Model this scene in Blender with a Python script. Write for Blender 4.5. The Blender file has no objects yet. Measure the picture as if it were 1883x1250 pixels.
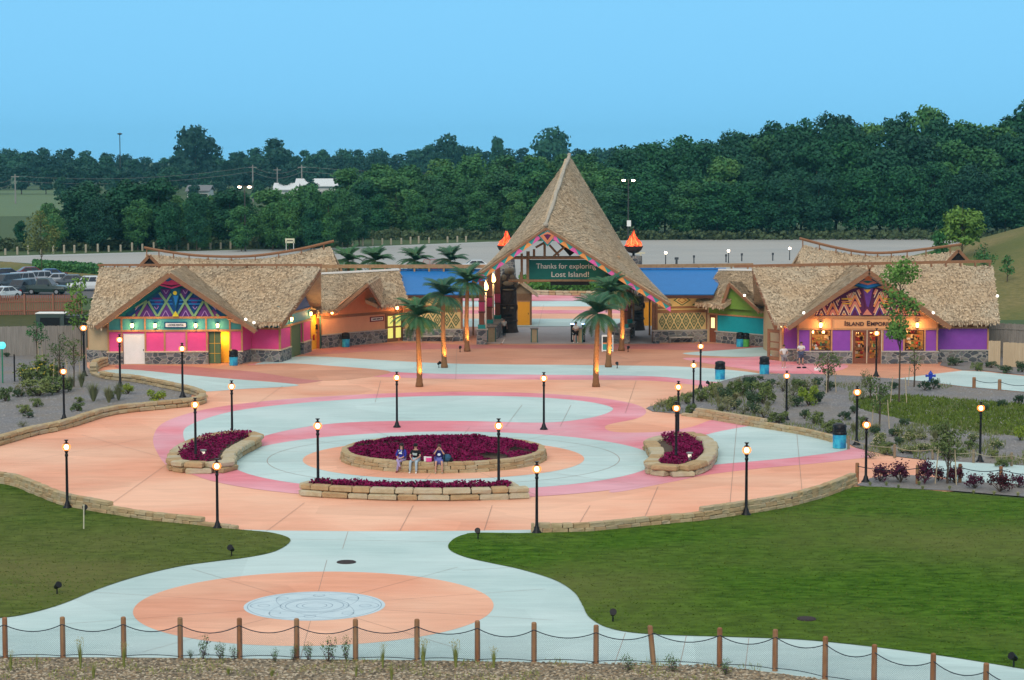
import bpy, math, random
from mathutils import Vector, Matrix, Euler
from mathutils import noise as mnoise
random.seed(7)
R = math.radians
SC = bpy.context.scene
COL = SC.collection
# ------------------------------------------------------------------ camera
H = 15.5; F = 4000.0; CX = 941.5; CY = 625.0
P = math.atan((625 - 285) / F)
cam_d = bpy.data.cameras.new('camera'); cam = bpy.data.objects.new('camera', cam_d); COL.objects.link(cam)
cam.location = (0, 0, H); cam.rotation_euler = (R(90) - P, 0, 0)
cam_d.sensor_width = 36; cam_d.lens = 36 * F / 1883; cam_d.clip_end = 6000; cam_d.clip_start = 1
SC.camera = cam
FW = Vector((0, math.cos(P), -math.sin(P))); UP = Vector((0, math.sin(P), math.cos(P))); EYE = Vector((0, 0, H))
def ray(px, py): return Vector((1, 0, 0)) * ((px - CX) / F) + UP * ((CY - py) / F) + FW
def G(px, py, z=0.0):
    d = ray(px, py); return EYE + d * ((z - H) / d.z)
def At(px, py, Y):
    d = ray(px, py); return EYE + d * (Y / d.y)
def pix(p):
    r = Vector(p) - EYE; d = r.dot(FW); return (CX + F * r.x / d, CY - F * r.dot(UP) / d)
# ------------------------------------------------------------------ materials
MATS = {}
def mute(c):
    r, g, b = c; k = .12; return (r + k * .18 * (g - r), g + k * .03 * (r - g), b + k * .08 * (g - b))
def mat(name, c1, c2=None, scale=6.0, rough=.8, bump=0.0, bscale=None, stretch=(1, 1, 1), big=None, rnd=0.0, metal=0.0,
        emit=None, estr=0.0, spec=0.3, detail=6, alpha=None, panels=0.0, dist=0.0, ramp=(.32, .68)):
    if name in MATS: return MATS[name]
    m = bpy.data.materials.new(name); m.use_nodes = True; MATS[name] = m
    nt = m.node_tree; N = nt.nodes; L = nt.links; b = N['Principled BSDF']
    b.inputs['Roughness'].default_value = rough; b.inputs['Metallic'].default_value = metal
    b.inputs['Specular IOR Level'].default_value = spec
    c2 = c2 or tuple(x * .78 for x in c1)
    c1, c2 = mute(c1), mute(c2)
    if big: big = (big[0], mute(big[1]), big[2])
    tc = N.new('ShaderNodeTexCoord'); mp = N.new('ShaderNodeMapping'); mp.inputs['Scale'].default_value = stretch
    L.new(tc.outputs['Object'], mp.inputs['Vector'])
    nz = N.new('ShaderNodeTexNoise'); nz.inputs['Scale'].default_value = scale; nz.inputs['Detail'].default_value = detail
    nz.inputs['Roughness'].default_value = .65; nz.inputs['Distortion'].default_value = dist
    L.new(mp.outputs[0], nz.inputs['Vector'])
    cr = N.new('ShaderNodeValToRGB'); cr.color_ramp.elements[0].position = ramp[0]; cr.color_ramp.elements[1].position = ramp[1]
    cr.color_ramp.elements[0].color = (*c2, 1); cr.color_ramp.elements[1].color = (*c1, 1)
    L.new(nz.outputs['Fac'], cr.inputs[0]); out = cr.outputs[0]
    if big:  # (scale, colour, amount)
        n2 = N.new('ShaderNodeTexNoise'); n2.inputs['Scale'].default_value = big[0]; n2.inputs['Detail'].default_value = 4
        L.new(tc.outputs['Object'], n2.inputs['Vector'])
        mr = N.new('ShaderNodeMapRange'); mr.inputs[1].default_value = .4; mr.inputs[2].default_value = .62
        mr.inputs[3].default_value = 0; mr.inputs[4].default_value = big[2]; L.new(n2.outputs['Fac'], mr.inputs[0])
        mx = N.new('ShaderNodeMix'); mx.data_type = 'RGBA'; L.new(mr.outputs[0], mx.inputs[0]); L.new(out, mx.inputs[6])
        mx.inputs[7].default_value = (*big[1], 1); out = mx.outputs[2]
    if panels:   # separately poured slabs: each a slightly different tone, plus drifting dirt
        vo = N.new('ShaderNodeTexVoronoi'); vo.inputs['Scale'].default_value = .17; L.new(tc.outputs['Object'], vo.inputs['Vector'])
        sp_ = N.new('ShaderNodeSeparateColor'); L.new(vo.outputs['Color'], sp_.inputs[0])
        n3 = N.new('ShaderNodeTexNoise'); n3.inputs['Scale'].default_value = .9; n3.inputs['Detail'].default_value = 8; n3.inputs['Distortion'].default_value = 1.2
        m3 = N.new('ShaderNodeMapping'); m3.inputs['Scale'].default_value = (.35, 2.2, 1); L.new(tc.outputs['Object'], m3.inputs['Vector']); L.new(m3.outputs[0], n3.inputs['Vector'])
        ad = N.new('ShaderNodeMath'); ad.operation = 'MULTIPLY_ADD'; ad.inputs[1].default_value = .45; L.new(sp_.outputs[0], ad.inputs[0]); L.new(n3.outputs['Fac'], ad.inputs[2])
        mr = N.new('ShaderNodeMapRange'); mr.inputs[1].default_value = .4; mr.inputs[2].default_value = 1.1; mr.inputs[3].default_value = 1 - panels; mr.inputs[4].default_value = 1 + panels * .6; L.new(ad.outputs[0], mr.inputs[0])
        hs = N.new('ShaderNodeHueSaturation'); L.new(out, hs.inputs['Color']); L.new(mr.outputs[0], hs.inputs['Value']); out = hs.outputs[0]
    if rnd:
        oi = N.new('ShaderNodeObjectInfo'); mr = N.new('ShaderNodeMapRange'); mr.inputs[3].default_value = 1 - rnd; mr.inputs[4].default_value = 1 + rnd
        L.new(oi.outputs['Random'], mr.inputs[0])
        hs = N.new('ShaderNodeHueSaturation'); L.new(out, hs.inputs['Color']); L.new(mr.outputs[0], hs.inputs['Value'])
        m2 = N.new('ShaderNodeMath'); m2.operation = 'MULTIPLY_ADD'; m2.inputs[1].default_value = -.05; m2.inputs[2].default_value = .525
        L.new(oi.outputs['Random'], m2.inputs[0]); L.new(m2.outputs[0], hs.inputs['Hue']); out = hs.outputs[0]
    L.new(out, b.inputs['Base Color'])
    if bump:
        nb = N.new('ShaderNodeTexNoise'); nb.inputs['Scale'].default_value = bscale or scale * 3; nb.inputs['Detail'].default_value = 5
        L.new(mp.outputs[0], nb.inputs['Vector']); bp = N.new('ShaderNodeBump'); bp.inputs['Strength'].default_value = bump
        bp.inputs['Distance'].default_value = .05; L.new(nb.outputs['Fac'], bp.inputs['Height']); L.new(bp.outputs[0], b.inputs['Normal'])
    if emit:
        b.inputs['Emission Color'].default_value = (*emit, 1); b.inputs['Emission Strength'].default_value = estr
    return m
def stone_mat(name, ramp, scale, mortar=(.3, .28, .25)):
    if name in MATS: return MATS[name]
    m = bpy.data.materials.new(name); m.use_nodes = True; MATS[name] = m
    nt = m.node_tree; N = nt.nodes; L = nt.links; b = N['Principled BSDF']; b.inputs['Roughness'].default_value = .85
    tc = N.new('ShaderNodeTexCoord'); mp = N.new('ShaderNodeMapping'); mp.inputs['Scale'].default_value = (1, 1, 1.6)
    L.new(tc.outputs['Object'], mp.inputs['Vector'])
    v = N.new('ShaderNodeTexVoronoi'); v.inputs['Scale'].default_value = scale; v.inputs['Randomness'].default_value = .9
    v2 = N.new('ShaderNodeTexVoronoi'); v2.feature = 'DISTANCE_TO_EDGE'; v2.inputs['Scale'].default_value = scale; v2.inputs['Randomness'].default_value = .9
    L.new(mp.outputs[0], v.inputs['Vector']); L.new(mp.outputs[0], v2.inputs['Vector'])
    cr = N.new('ShaderNodeValToRGB'); cr.color_ramp.interpolation = 'CONSTANT'
    sp = N.new('ShaderNodeSeparateColor'); L.new(v.outputs['Color'], sp.inputs[0]); L.new(sp.outputs[0], cr.inputs[0])
    els = cr.color_ramp.elements
    while len(els) < len(ramp): els.new(.5)
    for i, c in enumerate(ramp): els[i].position = i / len(ramp); els[i].color = (*c, 1)
    nz = N.new('ShaderNodeTexNoise'); nz.inputs['Scale'].default_value = 9; L.new(tc.outputs['Object'], nz.inputs['Vector'])
    m1 = N.new('ShaderNodeMix'); m1.data_type = 'RGBA'; m1.blend_type = 'MULTIPLY'; m1.inputs[0].default_value = .6
    L.new(cr.outputs[0], m1.inputs[6]); L.new(nz.outputs['Color'], m1.inputs[7])
    g = N.new('ShaderNodeMath'); g.operation = 'LESS_THAN'; g.inputs[1].default_value = .05; L.new(v2.outputs['Distance'], g.inputs[0])
    m2 = N.new('ShaderNodeMix'); m2.data_type = 'RGBA'; L.new(g.outputs[0], m2.inputs[0]); L.new(m1.outputs[2], m2.inputs[6]); m2.inputs[7].default_value = (*mortar, 1)
    L.new(m2.outputs[2], b.inputs['Base Color'])
    bp = N.new('ShaderNodeBump'); bp.inputs['Strength'].default_value = .6; bp.inputs['Distance'].default_value = .08
    L.new(v2.outputs['Distance'], bp.inputs['Height']); L.new(bp.outputs[0], b.inputs['Normal'])
    return m
def glow(name, c, s):
    if name in MATS: return MATS[name]
    c = mute(c)
    m = bpy.data.materials.new(name); m.use_nodes = True; MATS[name] = m
    b = m.node_tree.nodes['Principled BSDF']; b.inputs['Base Color'].default_value = (*[min(1, x) * .8 for x in c], 1)
    b.inputs['Emission Color'].default_value = (*c, 1); b.inputs['Emission Strength'].default_value = s
    return m
# ------------------------------------------------------------------ mesh builder
class MB:
    def __init__(s): s.v = []; s.f = []; s.m = []; s.mats = []
    def mi(s, m):
        if m not in s.mats: s.mats.append(m)
        return s.mats.index(m)
    def add(s, vs, fs, m=None):
        o = len(s.v); s.v.extend([tuple(v) for v in vs]); k = s.mi(m) if m else 0
        for f in fs: s.f.append(tuple(i + o for i in f)); s.m.append(k)
    def box(s, c, d, m=None, rz=0.0, taper=1.0, ch=0.0):
        c = Vector(c); x, y, z = d[0] / 2, d[1] / 2, d[2] / 2; ca, sa = math.cos(rz), math.sin(rz)
        def q(a, b_, e): return (c.x + a * ca - b_ * sa, c.y + a * sa + b_ * ca, c.z + e)
        if ch:
            vs = []
            for (k, e) in ((1 - 0, -z), (1, z - ch), (None, z)):
                xx, yy = (x, y) if k else (x - ch, y - ch)
                vs += [q(-xx, -yy, e), q(xx, -yy, e), q(xx, yy, e), q(-xx, yy, e)]
            fs = [(3, 2, 1, 0), (8, 9, 10, 11)]
            for l in (0, 4):
                for i in range(4): j = (i + 1) % 4; fs.append((l + i, l + j, l + 4 + j, l + 4 + i))
            s.add(vs, fs, m); return
        t = taper
        vs = [q(-x, -y, -z), q(x, -y, -z), q(x, y, -z), q(-x, y, -z), q(-x * t, -y * t, z), q(x * t, -y * t, z), q(x * t, y * t, z), q(-x * t, y * t, z)]
        s.add(vs, [(3, 2, 1, 0), (4, 5, 6, 7), (0, 1, 5, 4), (1, 2, 6, 5), (2, 3, 7, 6), (3, 0, 4, 7)], m)
    def beam(s, a, b, w, h, m=None, up=(0, 0, 1)):
        a = Vector(a); b = Vector(b); d = (b - a).normalized(); u = Vector(up); sd = d.cross(u)
        if sd.length < 1e-4: sd = d.cross(Vector((1, 0, 0)))
        sd.normalize(); u = sd.cross(d).normalized(); vs = []
        for p in (a, b):
            for (i, j) in ((-1, -1), (1, -1), (1, 1), (-1, 1)): vs.append(p + sd * i * w / 2 + u * j * h / 2)
        s.add(vs, [(0, 1, 2, 3), (7, 6, 5, 4), (0, 4, 5, 1), (1, 5, 6, 2), (2, 6, 7, 3), (3, 7, 4, 0)], m)
    def tube(s, pts, rs, n=8, m=None, cap=True):
        pts = [Vector(p) for p in pts]; rs = rs if isinstance(rs, (list, tuple)) else [rs] * len(pts); vs = []; fs = []
        ref = Vector((.3, .1, 1)) if abs((pts[-1] - pts[0]).normalized().z) < .9 else Vector((1, .1, 0))
        for i, p in enumerate(pts):
            d = (pts[min(i + 1, len(pts) - 1)] - pts[max(i - 1, 0)]).normalized(); a = d.cross(ref).normalized(); b = d.cross(a)
            for k in range(n):
                t = 2 * math.pi * k / n; vs.append(p + (a * math.cos(t) + b * math.sin(t)) * rs[i])
        for i in range(len(pts) - 1):
            for k in range(n): j = (k + 1) % n; fs.append((i * n + k, i * n + j, (i + 1) * n + j, (i + 1) * n + k))
        if cap: fs.append(tuple(range(n))[::-1]); fs.append(tuple(range((len(pts) - 1) * n, len(pts) * n)))
        s.add(vs, fs, m)
    def lathe(s, c, prof, n=12, m=None, sx=1, sy=1):
        c = Vector(c); vs = []; fs = []
        for (r, z) in prof:
            for k in range(n): t = 2 * math.pi * k / n; vs.append(c + Vector((r * math.cos(t) * sx, r * math.sin(t) * sy, z)))
        for i in range(len(prof) - 1):
            for k in range(n): j = (k + 1) % n; fs.append((i * n + k, i * n + j, (i + 1) * n + j, (i + 1) * n + k))
        fs.append(tuple(range(n))[::-1]); fs.append(tuple(range((len(prof) - 1) * n, len(prof) * n)))
        s.add(vs, fs, m)
    def ball(s, c, r, m=None, n=10, k=6):
        r = r if isinstance(r, (tuple, list)) else (r, r, r); prof = []
        for i in range(1, k): t = math.pi * i / k; prof.append((math.sin(t), -math.cos(t) * r[2]))
        s.lathe(c, [(a, b) for a, b in prof], n, m, r[0], r[1])
    def prism(s, poly, n, t, m=None):     # poly: planar 3D points; extruded along -n by t
        n = Vector(n); k = len(poly); vs = [Vector(p) for p in poly] + [Vector(p) - n * t for p in poly]
        # orientation: make front face look along +n
        nn = Vector((0, 0, 0))
        for i in range(k): nn += (vs[i] - vs[0]).cross(vs[(i + 1) % k] - vs[0])
        fr = tuple(range(k)); bk = tuple(range(2 * k - 1, k - 1, -1)); fs = []
        if nn.dot(n) < 0: fr = fr[::-1]; bk = bk[::-1]
        fs = [fr, bk]
        for i in range(k):
            j = (i + 1) % k; q = (j, i, k + i, k + j)
            fs.append(q if nn.dot(n) > 0 else q[::-1])
        s.add(vs, fs, m)
    def islands(s):
        par = list(range(len(s.v)))
        def find(a):
            while par[a] != a: par[a] = par[par[a]]; a = par[a]
            return a
        for f in s.f:
            r = find(f[0])
            for i in f[1:]: par[find(i)] = r
        g = {}
        for k, f in enumerate(s.f): g.setdefault(find(f[0]), []).append(k)
        out = []
        for ks in g.values():
            b = MB(); b.mats = list(s.mats); ix = {}
            for k in ks:
                for i in s.f[k]:
                    if i not in ix: ix[i] = len(b.v); b.v.append(s.v[i])
                b.f.append(tuple(ix[i] for i in s.f[k])); b.m.append(s.m[k])
            out.append(b)
        return out
    def build(s, name, m=None, parent=None, smooth=False):
        if name in ('stone_base', 'eye', 'shop_bulb', 'stone_ledge', 'lamp_housing', 'lamp_glass', 'tail_light'):
            r = None
            for b in s.islands(): r = b.build_(name, m, parent, smooth)
            return r
        return s.build_(name, m, parent, smooth)
    def build_(s, name, m=None, parent=None, smooth=False):
        me = bpy.data.meshes.new(name); off = Vector((0, 0, 0)); r = parent
        while r is not None: off += r.location; r = r.parent
        vs = s.v if off.length == 0 else [(a - off.x, b - off.y, c - off.z) for a, b, c in s.v]
        me.from_pydata(vs, [], s.f)
        ml = s.mats if s.mats else [m]
        for x in ml: me.materials.append(x if x else m)
        if len(ml) > 1: me.polygons.foreach_set('material_index', s.m)
        if smooth: me.polygons.foreach_set('use_smooth', [True] * len(me.polygons))
        me.update(); o = bpy.data.objects.new(name, me); COL.objects.link(o)
        if parent: o.parent = parent
        return o
def thing(name, label, cat, loc=(0, 0, 0), group=None):
    o = bpy.data.objects.new(name, None); COL.objects.link(o); o.location = Vector(loc); o.empty_display_size = .3
    o['label'] = label; o['category'] = cat
    if group: o['group'] = group
    return o
def tag(o, label, cat, group=None):
    o['label'] = label; o['category'] = cat
    if group: o['group'] = group
    return o
def struct(o, kind='structure'): o['kind'] = kind; return o
def copy_tree(o, loc=None, rz=None, sc=None, label=None, parent=None):
    c = o.copy(); COL.objects.link(c)
    if parent: c.parent = parent
    for ch in o.children: copy_tree(ch, parent=c)
    if loc is not None: c.location = loc
    if rz is not None: c.rotation_euler[2] = rz
    if sc is not None: c.scale = sc if isinstance(sc, (tuple, list)) else (sc, sc, sc)
    if label: c['label'] = label
    return c
def place(proto, used, loc, rz=0, sc=1, label=None):
    if not used: used.append(1); proto.location = loc; proto.rotation_euler[2] = rz; proto.scale = (sc, sc, sc) if not isinstance(sc, (tuple, list)) else sc; proto['label'] = label or proto['label']; return proto
    return copy_tree(proto, loc, rz, sc, label)
def spline(pts, n=6, closed=True):
    out = []; k = len(pts); rng = range(k if closed else k - 1)
    g = (lambda i: pts[i % k]) if closed else (lambda i: pts[max(0, min(k - 1, i))])
    for i in rng:
        p0, p1, p2, p3 = g(i - 1), g(i), g(i + 1), g(i + 2)
        for j in range(n):
            t = j / n; q = []
            for a in range(2):
                q.append(.5 * (2 * p1[a] + (p2[a] - p0[a]) * t + (2 * p0[a] - 5 * p1[a] + 4 * p2[a] - p3[a]) * t * t + (3 * p1[a] - p0[a] - 3 * p2[a] + p3[a]) * t ** 3))
            out.append(tuple(q))
    if not closed: out.append(pts[-1])
    return out
def ccw(ps):
    a = sum(ps[i].x * ps[(i + 1) % len(ps)].y - ps[(i + 1) % len(ps)].x * ps[i].y for i in range(len(ps)))
    return ps if a > 0 else ps[::-1]
def sheet(name, ppx, z, m, sm=True, parent=None, world=False, n=6):
    ps = ppx if world else [G(x, y) for x, y in (spline(ppx, n) if sm else ppx)]
    ps = ccw(ps); b = MB(); b.add([(p.x, p.y, z) for p in ps], [tuple(range(len(ps)))]); return b.build(name, m, parent)
def circle(cx, cy, r, n=72): return [Vector((cx + r * math.cos(2 * math.pi * i / n), cy + r * math.sin(2 * math.pi * i / n), 0)) for i in range(n)]

# landmark relative labels
LM = [(320, 640, 'the pink building'), (60, 620, 'the grey board fence'), (118, 740, 'the lamp post in the left gravel bed'), (40, 560, 'the red picket fence'),
      (640, 600, 'the orange building'), (1003, 470, 'the gate roof'), (1340, 600, 'the teal and green building'), (1600, 640, 'the purple shop'),
      (1660, 600, 'the tall staked young tree'), (1543, 805, 'the trash can by the right wall'), (1711, 690, 'the blue hydrant'), (1802, 800, 'the rightmost lamp post'),
      (1592, 850, 'the lamp post at the end of the lawn wall'), (1446, 735, 'the lamp post in the right gravel bed'), (1575, 770, 'the lamp post behind the right rope fence'),
      (1275, 720, 'the lamp post at the tip of the right bed'), (1365, 625, 'the pair of trash cans'), (1405, 675, 'the trash can by the shop'), (370, 730, 'the corner of the left block wall'),
      (170, 675, 'the round stone slab'), (200, 1200, 'the left end of the front fence'), (650, 1180, 'the circular pavement medallion'), (1130, 1135, 'the round lawn spotlight'),
      (1500, 1200, 'the falling end of the front fence'), (451, 340, 'the left parking lot light'), (1155, 340, 'the right parking lot light'), (1850, 640, 'the pale wood fence'), (1740, 860, 'the staked sapling by the path')]
SEEN = {}
def rel(desc, px, py):
    ds = sorted(LM, key=lambda l: math.hypot((l[0] - px), (l[1] - py) * 1.5))
    def r(l):
        dx, dy = px - l[0], py - l[1]
        if abs(dx) > abs(dy) * 1.3: return ('to the left of ' if dx < 0 else 'to the right of ') + l[2]
        return ('beyond ' if dy < 0 else 'in front of ') + l[2]
    t = f'{desc} {r(ds[0])}'
    for extra in ['', ', the next one', ', a further one', ', one more along']:
        cand = t + extra
        if cand not in SEEN and len(cand.split()) <= 16: SEEN[cand] = 1; return cand
    for l in ds[1:8]:
        side = 'left' if px < l[0] else 'right'
        cand = f'{desc} near {ds[0][2]}, {side} of {l[2]}'
        if cand not in SEEN and len(cand.split()) <= 16: SEEN[cand] = 1; return cand
    for o_ in ['second', 'third', 'fourth', 'fifth', 'sixth', 'seventh', 'eighth', 'ninth', 'tenth']:
        cand = f'{o_} {desc} {r(ds[0])}'
        if cand not in SEEN and len(cand.split()) <= 16: SEEN[cand] = 1; return cand
    for w in ['smaller', 'larger', 'fuller', 'thinner', 'darker', 'paler', 'lower', 'taller']:
        cand = f'{w} {desc} {r(ds[0])}'
        if cand not in SEEN: SEEN[cand] = 1; return ' '.join(cand.split()[:16])
    return t

# ------------------------------------------------------------------ shared materials
def M(n): return MATS[n]
mat('orange_paving', (.80, .37, .235), (.71, .31, .185), panels=.13, scale=.7, rough=.75, big=(.10, (.84, .50, .34), .8), bump=.1, bscale=14, stretch=(.5, 1.6, 1), spec=.25)
mat('pink_paving', (.76, .245, .29), (.66, .19, .23), panels=.12, scale=.7, rough=.75, big=(.14, (.74, .40, .46), .8), bump=.1, bscale=14, stretch=(.5, 1.6, 1), spec=.25)
mat('blue_paving', (.46, .61, .59), (.385, .53, .52), panels=.11, scale=.7, rough=.75, big=(.15, (.53, .66, .645), .7), bump=.1, bscale=14, stretch=(.4, 2, 1), spec=.25)
mat('grey_paving', (.38, .36, .36), (.32, .3, .3), scale=1.5, rough=.8, big=(.2, (.42, .41, .41), .5))
mat('red_paving', (.50, .17, .15), (.43, .14, .12), scale=1.0, rough=.75, big=(.2, (.55, .22, .2), .5))
mat('joint', (.36, .25, .20), rough=.9)
mat('lawn', (.115, .175, .030), (.026, .060, .006), dist=.6, ramp=(.34, .70), scale=2.2, rough=.95, big=(.07, (.17, .150, .060), .6), bump=.9, bscale=18, stretch=(.6, 1.1, 1), spec=.02, detail=12)
mat('lawn_right', (.090, .190, .016), (.018, .062, .003), dist=.6, ramp=(.34, .70), scale=2.2, rough=.95, big=(.05, (.16, .155, .055), .6), bump=.9, bscale=18, stretch=(.6, 1.1, 1), spec=.02, detail=12)
mat('dry_grass', (.25, .20, .085), (.12, .115, .04), scale=1.6, detail=12, rough=.95, big=(.05, (.10, .125, .035), .8), bump=.9, bscale=9, spec=.1)
mat('field', (.075, .115, .05), (.06, .095, .04), scale=.05, rough=.95, stretch=(1, 6, 1), spec=.1)
mat('gravel_lot', (.34, .35, .34), (.30, .31, .30), scale=.15, rough=.9, stretch=(.25, 1.4, 1), big=(.03, (.40, .39, .36), .5), spec=.15)
mat('asphalt', (.12, .12, .125), (.09, .09, .095), scale=1, rough=.9, spec=.2)
mat('slate_gravel', (.27, .27, .275), (.12, .12, .13), scale=9, rough=.95, bump=.8, bscale=14, big=(.25, (.22, .195, .165), .75), spec=.1, detail=10)
mat('pebble_bed', (.30, .25, .18), (.10, .085, .06), scale=8, rough=.95, bump=.8, bscale=12, spec=.1, detail=10)
mat('tan_block', (.48, .37, .20), (.36, .27, .15), scale=3, rough=.9, bump=.7, bscale=12, big=(.9, (.40, .34, .24), .6), rnd=.0, spec=.15)
mat('pale_block', (.50, .43, .28), (.38, .31, .19), scale=3, rough=.9, bump=.7, bscale=12, big=(1.2, (.46, .42, .32), .6), spec=.15)
mat('thatch', (.63, .46, .29), (.38, .275, .17), scale=3.2, rough=.95, bump=1.0, bscale=14, big=(.35, (.52, .47, .36), .5), stretch=(1.5, 1, 2.2), spec=.1, detail=9)
mat('thatch_light', (.75, .58, .39), (.55, .42, .27), scale=5, rough=.95, spec=.1)
mat('thatch_dark', (.33, .24, .155), (.23, .165, .105), scale=5, rough=.95, spec=.1)
mat('brown_wood', (.30, .145, .07), (.22, .10, .05), scale=3, rough=.7, bump=.2, stretch=(1, 1, 3))
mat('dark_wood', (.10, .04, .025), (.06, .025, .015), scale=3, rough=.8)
mat('trim_wood', (.50, .25, .11), (.40, .19, .08), scale=4, rough=.7)
mat('log', (.40, .25, .13), (.28, .16, .08), scale=4, rough=.8, bump=.2)
mat('post_wood', (.33, .145, .065), (.20, .085, .04), scale=5, rough=.85, bump=.3, stretch=(2, 2, .6), big=(.8, (.36, .24, .13), .5))
mat('pink_paint', (.78, .075, .27), (.72, .065, .24), scale=2, rough=.6)
mat('pink_light', (.80, .13, .36), (.76, .11, .33), scale=2, rough=.6)
mat('teal_paint', (.06, .33, .33), (.05, .29, .29), scale=2, rough=.6)
mat('teal_dark', (.0, .17, .20), (.0, .14, .17), scale=2, rough=.6)
mat('teal_wall', (.0, .33, .37), (.0, .29, .33), scale=2, rough=.6)
mat('green_wall', (.17, .33, .05), (.14, .28, .04), scale=2, rough=.6)
mat('purple_paint', (.25, .06, .37), (.22, .05, .33), scale=2, rough=.6)
mat('peach_paint', (.78, .38, .16), (.72, .34, .14), scale=2, rough=.65)
mat('orange_wall', (.72, .27, .12), (.66, .24, .10), scale=2, rough=.65)
mat('tan_paint', (.55, .40, .23), (.50, .36, .2), scale=2, rough=.7)
mat('yellow_paint', (.90, .48, .03), (.84, .43, .02), scale=2, rough=.6)
mat('orange_door', (.85, .36, .02), (.80, .32, .02), scale=2, rough=.5)
mat('green_door', (.10, .16, .07), (.085, .14, .06), scale=2, rough=.6)
mat('white_paint', (.80, .80, .76), (.74, .74, .70), scale=2, rough=.5)
mat('blue_roof', (.0, .16, .46), (.0, .14, .42), scale=1.5, rough=.5)
mat('black_metal', (.012, .012, .014), (.008, .008, .01), scale=4, rough=.45, metal=.3)
mat('dark_void', (.012, .01, .01), (.01, .008, .008), scale=4, rough=.9)
mat('rope', (.035, .05, .07), (.02, .03, .04), scale=20, rough=.8)
mat('rope_tan', (.34, .30, .2), (.26, .22, .15), scale=20, rough=.8)
mat('sign_green', (.0, .125, .10), (.0, .11, .085), scale=2, rough=.6)
mat('pale_text', (.62, .62, .55), (.58, .58, .5), rough=.6)
mat('dark_text', (.05, .02, .02), rough=.6)
mat('cover_iron', (.06, .045, .045), (.04, .03, .03), scale=12, rough=.8, bump=.4)
mat('terracotta_paving', (.60, .275, .17), (.52, .23, .14), scale=.7, rough=.75, panels=.14, big=(.10, (.66, .34, .22), .7), bump=.1, bscale=14, stretch=(.5, 1.6, 1), spec=.25)
stone_mat('stone_wall', [(.10, .11, .12), (.20, .20, .195), (.14, .145, .15), (.27, .25, .22), (.08, .09, .10), (.19, .175, .15), (.32, .30, .27)], 2.1)
glow('lamp_bulb', (1.0, .62, .30), 16)
def shell(name, c, s, fac):
    m = bpy.data.materials.new(name); m.use_nodes = True; MATS[name] = m; nt = m.node_tree; N = nt.nodes; L = nt.links; N.remove(N['Principled BSDF'])
    t = N.new('ShaderNodeBsdfTransparent'); e = N.new('ShaderNodeEmission'); e.inputs[0].default_value = (*c, 1); e.inputs[1].default_value = s; x = N.new('ShaderNodeMixShader'); x.inputs[0].default_value = fac
    L.new(t.outputs[0], x.inputs[1]); L.new(e.outputs[0], x.inputs[2]); L.new(x.outputs[0], N['Material Output'].inputs[0])
shell('lamp_glass', (1.0, .27, .05), 2.2, .5)
glow('sconce_glass', (1.0, .55, .2), 9.0)
glow('spot_glass', (1.0, .55, .2), 18.0)
glow('lot_glass', (1.0, .72, .5), 14.0)
glow('window_light', (1.0, .42, .08), 1.0)
# ================================================================== PEOPLE (built first: skin modifier evaluation)
mat('skin', (.52, .29, .20), (.48, .26, .18), scale=8, rough=.6)
mat('hair', (.012, .009, .008), rough=.6)
mat('hair_brown', (.06, .03, .018), rough=.6)
def skin(verts, edges, rad, sub=1):
    me = bpy.data.meshes.new('tmp'); me.from_pydata(verts, edges, []); o = bpy.data.objects.new('tmp', me); COL.objects.link(o)
    md = o.modifiers.new('s', 'SKIN'); md.use_smooth_shade = True; md.branch_smoothing = .4
    for i, sv in enumerate(me.skin_vertices[0].data):
        r = rad[i]; sv.radius = (r, r) if not isinstance(r, tuple) else r; sv.use_root = (i == 0)
    m2 = o.modifiers.new('u', 'SUBSURF'); m2.levels = sub; m2.render_levels = sub
    dg = bpy.context.evaluated_depsgraph_get(); ev = o.evaluated_get(dg); r = ev.to_mesh()
    vs = [v.co.copy() for v in r.vertices]; fs = [tuple(p.vertices) for p in r.polygons]; ev.to_mesh_clear()
    bpy.data.objects.remove(o); bpy.data.meshes.remove(me); return vs, fs
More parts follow.
